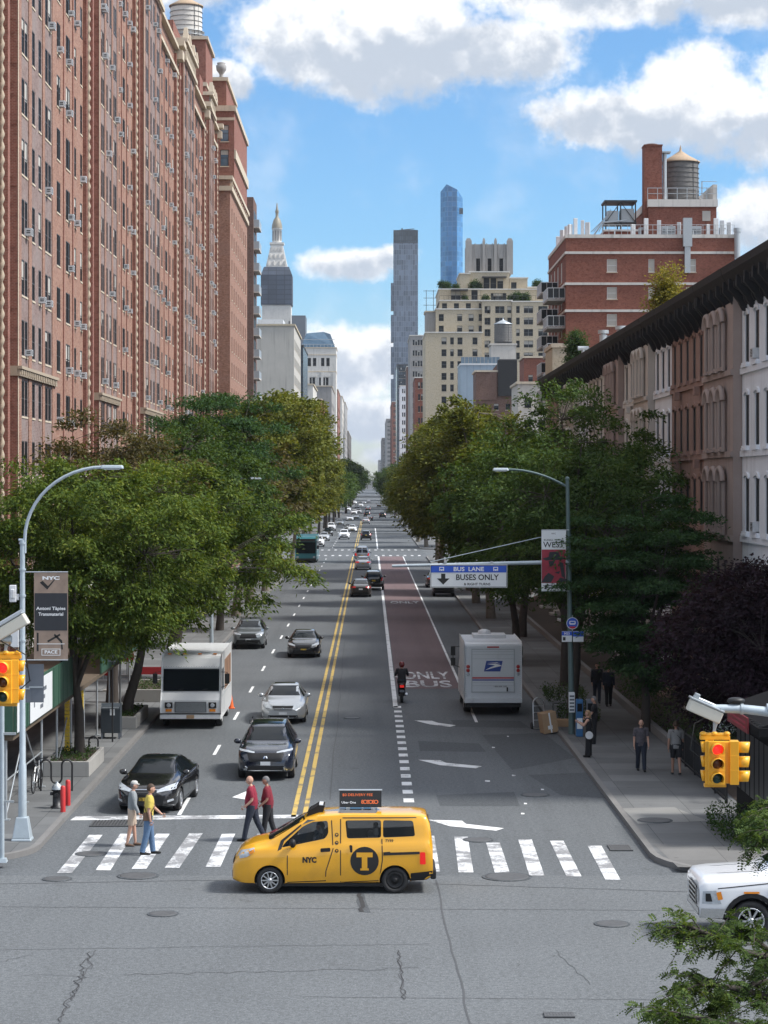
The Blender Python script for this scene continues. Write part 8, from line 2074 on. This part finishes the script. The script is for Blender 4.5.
# bollards and hydrant
for px, py, h_, lb in ((63, 812, .72, 'front red bollard beside the hydrant'), (68, 805.5, .72, 'rear red bollard beside the hydrant')):
    p0 = G(px, py, Z1); t = thing('bollard', lb, 'bollard', (p0.x, p0.y, Z1), 0); MB().lathe([(.075, 0), (.075, h_), (.06, h_+.03), (.02, h_+.045)], 16).build('post', 'red_plastic', t)
p0 = G(57, 808, Z1); t = thing('fire_hydrant', 'black fire hydrant with a silver cap beside the red bollards', 'fire hydrant', (p0.x, p0.y, Z1))
MB().lathe([(.19, 0), (.19, .05), (.13, .06), (.125, .5), (.16, .51), (.16, .55)], 18).build('barrel', 'black_metal', t)
b = MB(); b.lathe([(.16, .551), (.15, .62), (.10, .70), (.04, .73), (.04, .78)], 18); b.build('cap', 'galvanised', t)
b = MB(); b.tube([(0, -.1, .4), (0, -.2, .4)], .06, 10); b.tube([(-.1, 0, .42), (-.2, 0, .42)], .05, 10); b.tube([(.1, 0, .42), (.2, 0, .42)], .05, 10); b.build('outlets', 'black_metal', t)
# bike racks
def hoop(label, pts, loc):
    t = thing('bike_rack', label, 'bike rack', loc); MB().tube(pts, .03, 8).build('rail', 'black_metal', t)
p0 = G(72, 791, Z1); Y = p0.y; k = lambda px, py: (X_(px, Y)-p0.x, 0, Z_(py, Y)-Z1)
pts = [(k(72, 791)[0], 0, 0)]
def arc_pts(pxc, r_px, pyc, a0, a1, n=8): return [k(pxc+r_px*math.cos(R(a0+(a1-a0)*i/n)), pyc-r_px*math.sin(R(a0+(a1-a0)*i/n))) for i in range(n+1)]
pts += arc_pts(67, 5.2, 765, 0, 180)+arc_pts(56.5, 5.3, 778, 0, -180)+arc_pts(46, 5.2, 765, 0, 180)+[(k(40.8, 791)[0], 0, 0)]
hoop('wavy black bike rack in front of the near planter', pts, (p0.x, p0.y, Z1))
p0 = G(98, 759, Z1); Y = p0.y; pts = [(0, 0, 0)]+arc_pts(93.5, 4.6, 741, 0, 180)+[(k(88.9, 759)[0], 0, 0)]
hoop('single black hoop bike rack beyond the near planter', pts, (p0.x, p0.y, Z1))
# bicycle leaning by the rack, seen from its end
p0 = G(37, 795, Z1); t = thing('bicycle', 'black and white bicycle locked by the bike rack under the shed', 'bicycle', (p0.x-.15, p0.y+.3, Z1), R(87))
for x in (0, 1.04):
    b = MB(T(x, 0, .34) @ Matrix.Rotation(R(90), 4, 'X')); b.tube([(.32*math.cos(a), .32*math.sin(a), 0) for a in np.linspace(0, 2*math.pi, 25)], .022, 6, caps=False); w = b.build('wheel', 'black_rubber', t)
    b = MB(T(x, 0, .34) @ Matrix.Rotation(R(90), 4, 'X'))
    for i in range(10): a = R(36*i); b.tube([(.03*math.cos(a), .03*math.sin(a), 0), (.30*math.cos(a), .30*math.sin(a), 0)], .004, 4)
    b.tube([(0, 0, -.05), (0, 0, .05)], .03, 8); b.build('rim', 'galvanised', w)
b = MB(); b.tube([(0, 0, .34), (.42, 0, .30), (.30, 0, .80), (0, 0, .34)], .018, 6); b.tube([(.42, 0, .30), (.86, 0, .76), (.33, 0, .74)], .02, 6); b.tube([(.84, 0, .92), (.90, 0, .62), (1.04, 0, .34)], .02, 6); b.build('frame', 'white_paint', t)
b = MB(); b.tube([(.80, -.29, 1.02), (.86, -.1, .98), (.86, .1, .98), (.80, .29, 1.02)], .015, 6); b.tube([(.84, 0, .9), (.86, 0, .98)], .02, 6); b.build('handlebar', 'black_metal', t)
b = MB(); b.ell((.28, 0, .93), (.15, .08, .04), 12, 6); b.tube([(.30, 0, .78), (.28, 0, .92)], .014, 6); b.build('saddle', 'black_metal', t)
b = MB(); b.tube([(.42, -.09, .30), (.42, .09, .30)], .012, 6); b.tube([(.42, .09, .30), (.5, .09, .18)], .012, 6); b.tube([(.42, -.09, .30), (.34, -.09, .42)], .012, 6); b.box(.46, .56, .09, .17, .17, .19); b.box(.28, .38, -.17, -.09, .41, .43); b.build('pedals', 'black_metal', t)
# mailbox, sign post, cone, umbrellas
p0 = G(110.5, 739, Z1); t = thing('mailbox', 'dark relay mailbox with a white notice on the left pavement', 'mailbox', (p0.x, p0.y+.3, Z1))
b = MB(); b.box(-.36, .36, -.30, .30, .22, 1.05); b.prism([(-.36, -.30, 1.05)]+[(-.36, -.30*math.cos(a), 1.05+.26*math.sin(a)) for a in np.linspace(0, math.pi, 11)][1:-1]+[(-.36, .30, 1.05)], (.72, 0, 0)); b.build('box', 'mailbox_blue', t, .015)
b = MB()
for x in (-.32, .32):
    for y in (-.26, .26): b.box(x-.035, x+.035, y-.035, y+.035, 0, .22)
b.build('legs', 'far_slab', t)
b = MB(); b.box(-.02, .16, -.308, -.302, .88, 1.12); b.build('notice', 'white_sign', t)
b = MB(); b.box(-.3, .3, -.335, -.302, 1.15, 1.19); b.build('flap_handle', 'galvanised', t)
p0 = G(112.5, 742, Z1); t = thing('sign_post', 'thin black sign post in front of the dark mailbox', 'sign post', (p0.x, p0.y, Z1)); MB().tube([(0, 0, 0), (0, 0, 3.4)], .03, 8).build('post', 'black_metal', t)
b = MB(); b.box(-.15, .15, -.045, -.032, 2.95, 3.38); b.build('plate', 'far_slab', t)
p0 = G(231, 708.5); t = thing('traffic_cone', 'small orange red traffic cone at the side of the step van', 'traffic cone', (p0.x, p0.y, 0))
b = MB(); b.box(-.16, .16, -.16, .16, 0, .035); b.lathe([(.12, .035), (.09, .25), (.06, .45), (.035, .58)], 16); b.build('cone', 'orange_plastic', t)
for px, Yq, lb in ((110, 104, 'tall folded red parasol on the left pavement behind the mailbox'), (127, 112, 'folded red parasol further back, left of the step van'), (103, 109, 'folded red parasol nearest to the green hoarding')):
    t = thing('parasol', lb, 'parasol', (X_(px, Yq), Yq, Z1)); MB().tube([(0, 0, 0), (0, 0, 2.6)], .03, 8).build('pole', 'galvanised', t)
    b = MB(); n = 14
    b.lathe([(.30, .75), (.36, .95), (.28, 1.6), (.12, 2.3), (.04, 2.55)], n); b.build('canopy', 'red_cloth', t); MB().box(-.3, .3, -.3, .3, 0, .1).build('foot', 'concrete', t)
t = thing('barrier', 'low red barrier panels behind the step van on the left pavement', 'barrier', (X_(160, 108), 108, Z1)); b = MB(); b.box(-1.0, 1.0, -.04, .04, .45, .8); b.build('panels', 'red_cloth', t); b = MB()
for x in (-.9, .9): b.box(x-.04, x+.04, -.25, .25, 0, .05); b.box(x-.03, x+.03, -.03, .03, .05, 1.15)
b.build('feet', 'black_metal', t)
t = thing('storefront', 'pale ground floor shop front seen between the tree trunks on the left', 'shop front', (LB+.6, 104, Z1)); b = MB(); b.box(0, .5, 0, 40, 0, 4.2); b.build('wall', 'pale_stone', t)
b = MB()
for i in range(8): b.box(.502, .52, 1.2+4.8*i, 4.8+4.8*i, .6, 3.2)
b.build('display_window', 'dark_pane', t)

# ------------------------------------------------------------------ street furniture, right
p0 = G(571.5, 734, Z1); RX, RY = p0.x, p0.y
t = thing('street_lamp', 'dark green street lamp with a long straight arm at the bus stop on the right', 'street lamp', (RX, RY, Z1))
zt = Z_(479, RY)-Z1; b = MB(); b.tube([(0, 0, 0), (0, 0, 1.2), (-.16, 0, zt)], [.12, .11, .07], 12)
for z in (6.4, 7.5): b.tube([(-.1, 0, z), (-.1, 0, z+.07)], .11, 12)
b.ell((-.16, 0, zt), (.09, .09, .1), 10, 6); b.build('pole', 'green_pole', t)
xe = X_(508, RY)-RX; b = MB(); pa = [(-.16, 0, zt-.3)]+[(-.16+(xe+.16)*f, 0, zt-.3+(Z_(469.5, RY)-Z1-zt+.3)*(1-(1-f)**2)) for f in np.linspace(0, 1, 9)[1:]]; b.tube(pa, .045, 8); b.build('arm', 'green_pole', t)
ze = Z_(469.5, RY)-Z1; b = MB(); b.frustum((0, 0), .62, .28, .54, .2, 0, .11, mx=T(xe-.28, 0, ze-.05)); lh = b.build('lamp_head', 'pole_paint', t, .03); b = MB(); b.box(xe-.5, xe-.06, -.1, .1, ze-.075, ze-.052); b.build('lens', 'headlamp', lh)
za = Z_(562, RY)-Z1; xa = X_(392, RY)-RX; b = MB(); b.tube([(-.09, 0, za-.0), (X_(540, RY)-RX, 0, za-.02), (xa, 0, Z_(566, RY)-Z1)], [.085, .08, .055], 10); b.tube([(-.12, 0, Z_(531, RY)-Z1), (X_(430, RY)-RX, 0, Z_(562, RY)-Z1)], .018, 6); b.build('sign_arm', 'pole_paint', t)
b = MB(); b.box(-.12, .1, -.11, -.1, 1.0, 1.6); b.build('pole_notices', 'white_sign', t)
# bus lane sign
x0, x1, z1, z0 = X_(430, RY), X_(507, RY), Z_(564.5, RY), Z_(587.5, RY); w = (x1-x0)/2; h_ = z1-z0
t = thing('bus_lane_sign', 'wide white and blue bus lane sign hanging over the bus lane', 'road sign', ((x0+x1)/2, RY-.14, z0))
MB().box(-w, w, -.015, .015, 0, h_).build('plate', 'white_sign', t, .004)
b = MB(); b.box(-w+.03, w-.03, -.022, -.0155, h_*.66, h_-.035); b.build('blue_band', 'blue_sign', t)
b = MB(); text_on(b, 'BUS  LANE', .22, (0, -.022, h_*.80), (1,0,0), (0,0,1), 0, .02, width=1.15)
for s in (-1, 1):
    xx = s*w*.70-(.0 if s > 0 else 0); b.box(xx-.09, xx+.09, -.026, -.0225, h_*.73, h_*.90)
b.build('band_lettering', 'white_ink', t)
b = MB()
for s in (-1, 1): xx = s*w*.70; b.box(xx-.06, xx+.06, -.0285, -.0262, h_*.80, h_*.87); b.box(xx-.06, xx-.03, -.0285, -.0262, h_*.74, h_*.765); b.box(xx+.03, xx+.06, -.0285, -.0262, h_*.74, h_*.765)
b.build('bus_symbols', 'blue_sign', t)
b = MB(); text_on(b, 'BUSES ONLY', .3, (.32, -.0155, h_*.44), (1,0,0), (0,0,1), 0, .02, width=1.62); text_on(b, '& RIGHT TURNS', .13, (.32, -.0155, h_*.15), (1,0,0), (0,0,1), 0, .02, width=1.0)
q = [(-.08,.30),(.08,.30),(.08,.10),(.24,.10),(0,-.16),(-.24,.10),(-.08,.10)]; b.prism([(x-w*.66, -.019, h_*.30+z*.9) for x, z in q], (0, .003, 0))
e = .018
for (a, c, d, f_) in ((-w+.02,w-.02,.02,.02+e),(-w+.02,-w+.02+e,.02+e,h_-.02),(w-.02-e,w-.02,.02+e,h_-.02),(-w+.02+e,w-.02-e,h_-.02-e,h_-.02)): b.box(a, c, -.0245, -.0226, d, f_)
b.build('lettering', 'black_ink', t)
b = MB()
for s in (-.6, .6): b.box(s*w-.04, s*w+.04, .016, .2, h_-.2, h_+.12)
b.build('hangers', 'galvanised', t)
def west(t, w, h_):
    b = MB(); b.box(-w+.01, w-.01, -.011, -.0065, h_*.13, h_*.68); b.build('red_picture', 'banner_red', t)
    b = MB(); text_on(b, 'WEST', .3, (0, -.0065, h_*.755), (1,0,0), (0,0,1), 0, .01, width=.80); text_on(b, 'RUSSELL YOUNG', .1, (0, -.0065, h_*.835), (1,0,0), (0,0,1), 0, .01, width=.74); text_on(b, 'NYC', .08, (0, -.0065, h_*.94), (1,0,0), (0,0,1), 0, .01)
    b.prism([(-.36, -.009, h_*.03), (-.27, -.009, h_*.03), (-.25, -.009, h_*.10), (-.33, -.009, h_*.10)], (0, .002, 0))
    for k in range(2): b.box(-.2, .36, -.009, -.0068, h_*(.05+.03*k), h_*(.062+.03*k))
    b.build('lettering', 'banner_black', t)
    b = MB()
    for q in ([(-.44,.53),(-.2,.56),(-.16,.64),(.18,.645),(.24,.57),(.46,.54),(.3,.51),(-.3,.50)], [(-.2,.49),(.05,.5),(-.02,.42),(-.16,.40)], [(-.47,.14),(-.1,.14),(.02,.24),(-.2,.3),(-.34,.24)], [(.2,.48),(.36,.46),(.44,.2),(.3,.24)], [(.02,.3),(.24,.33),(.2,.28)], [(.1,.14),(.47,.14),(.47,.2),(.24,.22)]): b.prism([(x, -.0135, z*h_) for x, z in q], (0, .0022, 0))
    b.build('dark_shapes', 'banner_black', t)
banner(541.5, 566, 530, 591, RY-.14, RX-.1, 'banner reading WEST over a red picture on the right street lamp', west, 'white_sign')
# bus stop sign
zc = Z_(623, RY); t = thing('bus_stop_sign', 'round blue bus stop sign with route plates below it', 'bus stop sign', (RX+.02, RY-.16, zc))
b = MB(Matrix.Rotation(R(90), 4, 'X')); b.lathe([(.225, 0), (.225, .012)], 28); b.build('rim', 'white_sign', t); b = MB(T(0, -.013, 0) @ Matrix.Rotation(R(90), 4, 'X')); b.lathe([(.205, 0), (.205, .004)], 28); b.build('disc', 'blue_sign', t)
b = MB(); b.prism([(.17*math.cos(a), -.0205, .0+.205*math.sin(a)) for a in np.linspace(R(215), R(325), 9)], (0, .003, 0)); b.build('red_foot', 'mail_red', t)
b = MB(); b.box(-.1, .1, -.023, -.018, -.05, .09); b.box(-.12, -.1, -.023, -.018, -.03, .07); b.box(.1, .12, -.023, -.018, -.03, .07); b.build('bus_symbol', 'white_ink', t)
b = MB(); b.box(-.08, .08, -.026, -.0232, .0, .06); b.build('bus_window', 'blue_sign', t)
zb = Z_(641.5, RY)-zc; b = MB(); b.box(-.40, -.02, -.01, .0, zb, zb+.40); b.box(.02, .42, -.01, .0, zb, zb+.40); pl = b.build('route_plates', 'white_sign', t)
b = MB(); b.box(-.40, -.02, -.014, -.0105, zb+.24, zb+.39); b.box(.02, .42, -.014, -.0105, zb+.2, zb+.39); b.build('route_bands', 'blue_sign', pl)
b = MB(); text_on(b, 'M23', .12, (-.21, -.014, zb+.31), (1,0,0), (0,0,1), 0, .02); b.build('route_number', 'white_ink', pl)
b = MB(); b.box(-.36, -.26, -.013, -.0105, zb+.05, zb+.18); b.build('route_symbol', 'black_ink', pl)
b = MB(); b.tube([(0, .03, -.3), (0, .03, .3)], .02, 6); b.build('bracket', 'galvanised', t)
t = thing('timetable_box', 'narrow white timetable box strapped to the bus stop pole', 'timetable', (RX, RY-.16, Z_(712, RY))); MB().box(-.11, .11, -.03, .02, 0, .75).build('case', 'white_sign', t, .01)
b = MB()
for k in range(5): b.box(-.09, .09, -.034, -.0305, .06+.13*k, .06+.13*k+.07)
b.build('printing', 'far_slab', t)
# fare machine pair
plain('machine_blue', (.03, .13, .30), .45)
p0 = G(583, 737, Z1)
for i, (dx, m_, lb) in enumerate(((-.12, 'machine_blue', 'blue fare machine beside the bus stop pole'), (.28, 'far_slab', 'grey fare machine next to the blue one'))):
    t = thing('fare_machine', lb, 'fare machine', (p0.x+dx, p0.y+.2+.1*i, Z1)); b = MB(); b.box(-.13, .13, -.15, .15, 0, 1.4); b.build('cabinet', m_, t, .03)
    b = MB(); b.box(-.09, .09, -.16, -.151, .95, 1.25); b.build('screen', 'dark_pane', t); b = MB(); b.box(-.10, .10, -.16, -.151, .3, .7); b.build('panel', 'white_sign', t)
# boxes and hand truck
p0 = G(551, 733); t = thing('cardboard_box', 'large tilted cardboard box at the kerb beside the hand truck', 'box', (p0.x-.05, p0.y-.1, .0), R(12))
mx = Matrix.Rotation(R(-9), 4, 'Y'); b = MB(); b.box(-.30, .28, -.3, .3, .05, .84, mx=mx); bx = b.build('carton', 'cardboard', t, .01)
b = MB(); b.box(-.03, .03, -.302, -.3005, .06, .83, mx=mx); b.box(-.12, .06, -.303, -.3012, .2, .34, mx=mx); b.build('tape', 'white_sign', bx)
p0 = G(566, 726, Z1); t = thing('cardboard_box', 'flat cardboard carton lying behind the large box', 'box', (p0.x-.1, p0.y, Z1), R(-14)); MB().box(-.5, .4, -.3, .3, 0, .26).build('carton', 'cardboard', t, .01)
p0 = G(539, 729); t = thing('hand_truck', 'silver hand truck standing in the road beside the boxes', 'hand truck', (p0.x, p0.y, 0), R(10))
b = MB(); b.tube([(-.22, 0, .12), (-.22, .1, 1.0)]+[(-.22*math.cos(a), .1+.02*math.sin(a), 1.0+.22*math.sin(a)) for a in np.linspace(0, math.pi, 9)]+[(.22, .1, 1.0), (.22, 0, .12)], .022, 8)
for z in (.35, .65, .9): b.tube([(-.22, .1*z, z), (.22, .1*z, z)], .015, 6)
b.build('frame', 'alloy', t); b = MB(); b.box(-.22, .22, -.28, .0, .02, .04); b.build('toe_plate', 'alloy', t)
for s in (-1, 1): b = MB(T(s*.27, .1, .13) @ Matrix.Rotation(R(90), 4, 'Y')); b.lathe([(.08, -.03), (.13, -.03), (.13, .03), (.08, .03)], 16); b.build('wheel', 'black_rubber', t)
# black kiosk and railings
kx, ky = 10.35, 59.6
t = thing('entrance_kiosk', 'black roofed entrance kiosk with a red sign on the right pavement', 'kiosk', (kx, ky, Z1))
b = MB(); b.box(.12, 4.5, .1, 5.5, 0, 2.9); b.build('walls', 'matte_black', t)
b = MB()
for i in range(7): b.box(.112+.0, .119, .3+.75*i, .9+.75*i, .9, 2.6)
for i in range(5): b.box(.4+.8*i, 1.0+.8*i, .09, .099, .9, 2.6)
b.build('glazing', 'dark_pane', t)
b = MB(); b.box(-.25, 4.8, -.25, 5.8, 2.9, 3.15); b.build('eaves', 'matte_black', t, .02)
b = MB(); b.prism([(-.2, -.2, 3.152), (4.75, -.2, 3.152), (2.3, -.2, 4.0)], (0, 5.95, 0)); b.build('roof', 'matte_black', t)
b = MB()
for i in range(14): b.box(-.2+.0, .02, -.1+.42*i, -.06+.42*i, 3.16, 3.2)
b.build('roof_seams', 'black_ink', t)
t2 = thing('kiosk_sign', 'dark red sign board above the kiosk eaves', 'sign', (kx-.28, ky+1.0, Z1+2.86)); MB().box(-.04, 0, 0, 3.4, 0, .42).build('board', 'sign_red', t2); b = MB(); text_on(b, 'CHELSEA', .22, (-.04, 1.7, .21), (0, -1, 0), (0, 0, 1), 0, .01); b.v.clear(); b.f.clear(); b.m.clear(); b.s.clear()
for k in range(2): b.box(-.046, -.041, .3, 3.1, .1+.14*k, .16+.14*k)
b.build('lettering', 'banner_red', t2)
t = thing('railing', 'black iron railing along the garden edge of the right pavement', 'railing', (10.6, 67.8, Z1))
b = MB()
for i in range(75): b.box(-.012, .012, .15*i-.012, .15*i+.012, .05, 1.1)
b.box(-.02, .02, -.05, 11.2, 1.1, 1.15); b.box(-.02, .02, -.05, 11.2, .12, .16)
for i in range(6): b.box(-.035, .035, 2.2*i-.035, 2.2*i+.035, 0, 1.25)
b.build('bars', 'black_metal', t)
t = thing('low_wall', 'low stone edging between the right pavement and the front gardens', 'wall', (10.75, 79.2, Z1)); MB().box(0, .22, 0, 90, 0, .32).build('kerb', 'kerb_stone', t, .02)
struct(MB().add([(10.98, 66, Z1+.02), (14.45, 66, Z1+.02), (14.45, 186, Z1+.02), (10.98, 186, Z1+.02)], [(0,1,2,3)]).build('garden_soil', 'soil'))
t = thing('tree_guard', 'low black hoop guard round the tree pit beside the bus stop', 'tree guard', (8.1, 91, Z1)); b = MB()
for y in (0, 2.4):
    for x in (-.6, .6): b.tube([(x, y, 0), (x, y, .5)], .018, 6)
b.tube([(-.6, 0, .5), (.6, 0, .5), (.6, 2.4, .5), (-.6, 2.4, .5), (-.6, 0, .5)], .018, 6); b.build('hoops', 'black_metal', t)
p0 = (-8.9, 128, Z1); t = thing('street_lamp', 'street lamp whose head peeks out of the left tree crowns', 'street lamp', p0)
b = MB(); b.tube([(0, 0, 0), (0, 0, 8.5)], [.12, .08], 10); b.build('pole', 'pole_paint', t); b = MB(); b.tube([(0, 0, 8.3), (.5, 0, 9.4), (1.4, 0, 9.75), (2.2, 0, 9.8)], .05, 8); b.build('arm', 'pole_paint', t); b = MB(); b.frustum((2.5, 0), .6, .26, .5, .2, 9.72, 9.83); b.build('lamp_head', 'pole_paint', t)
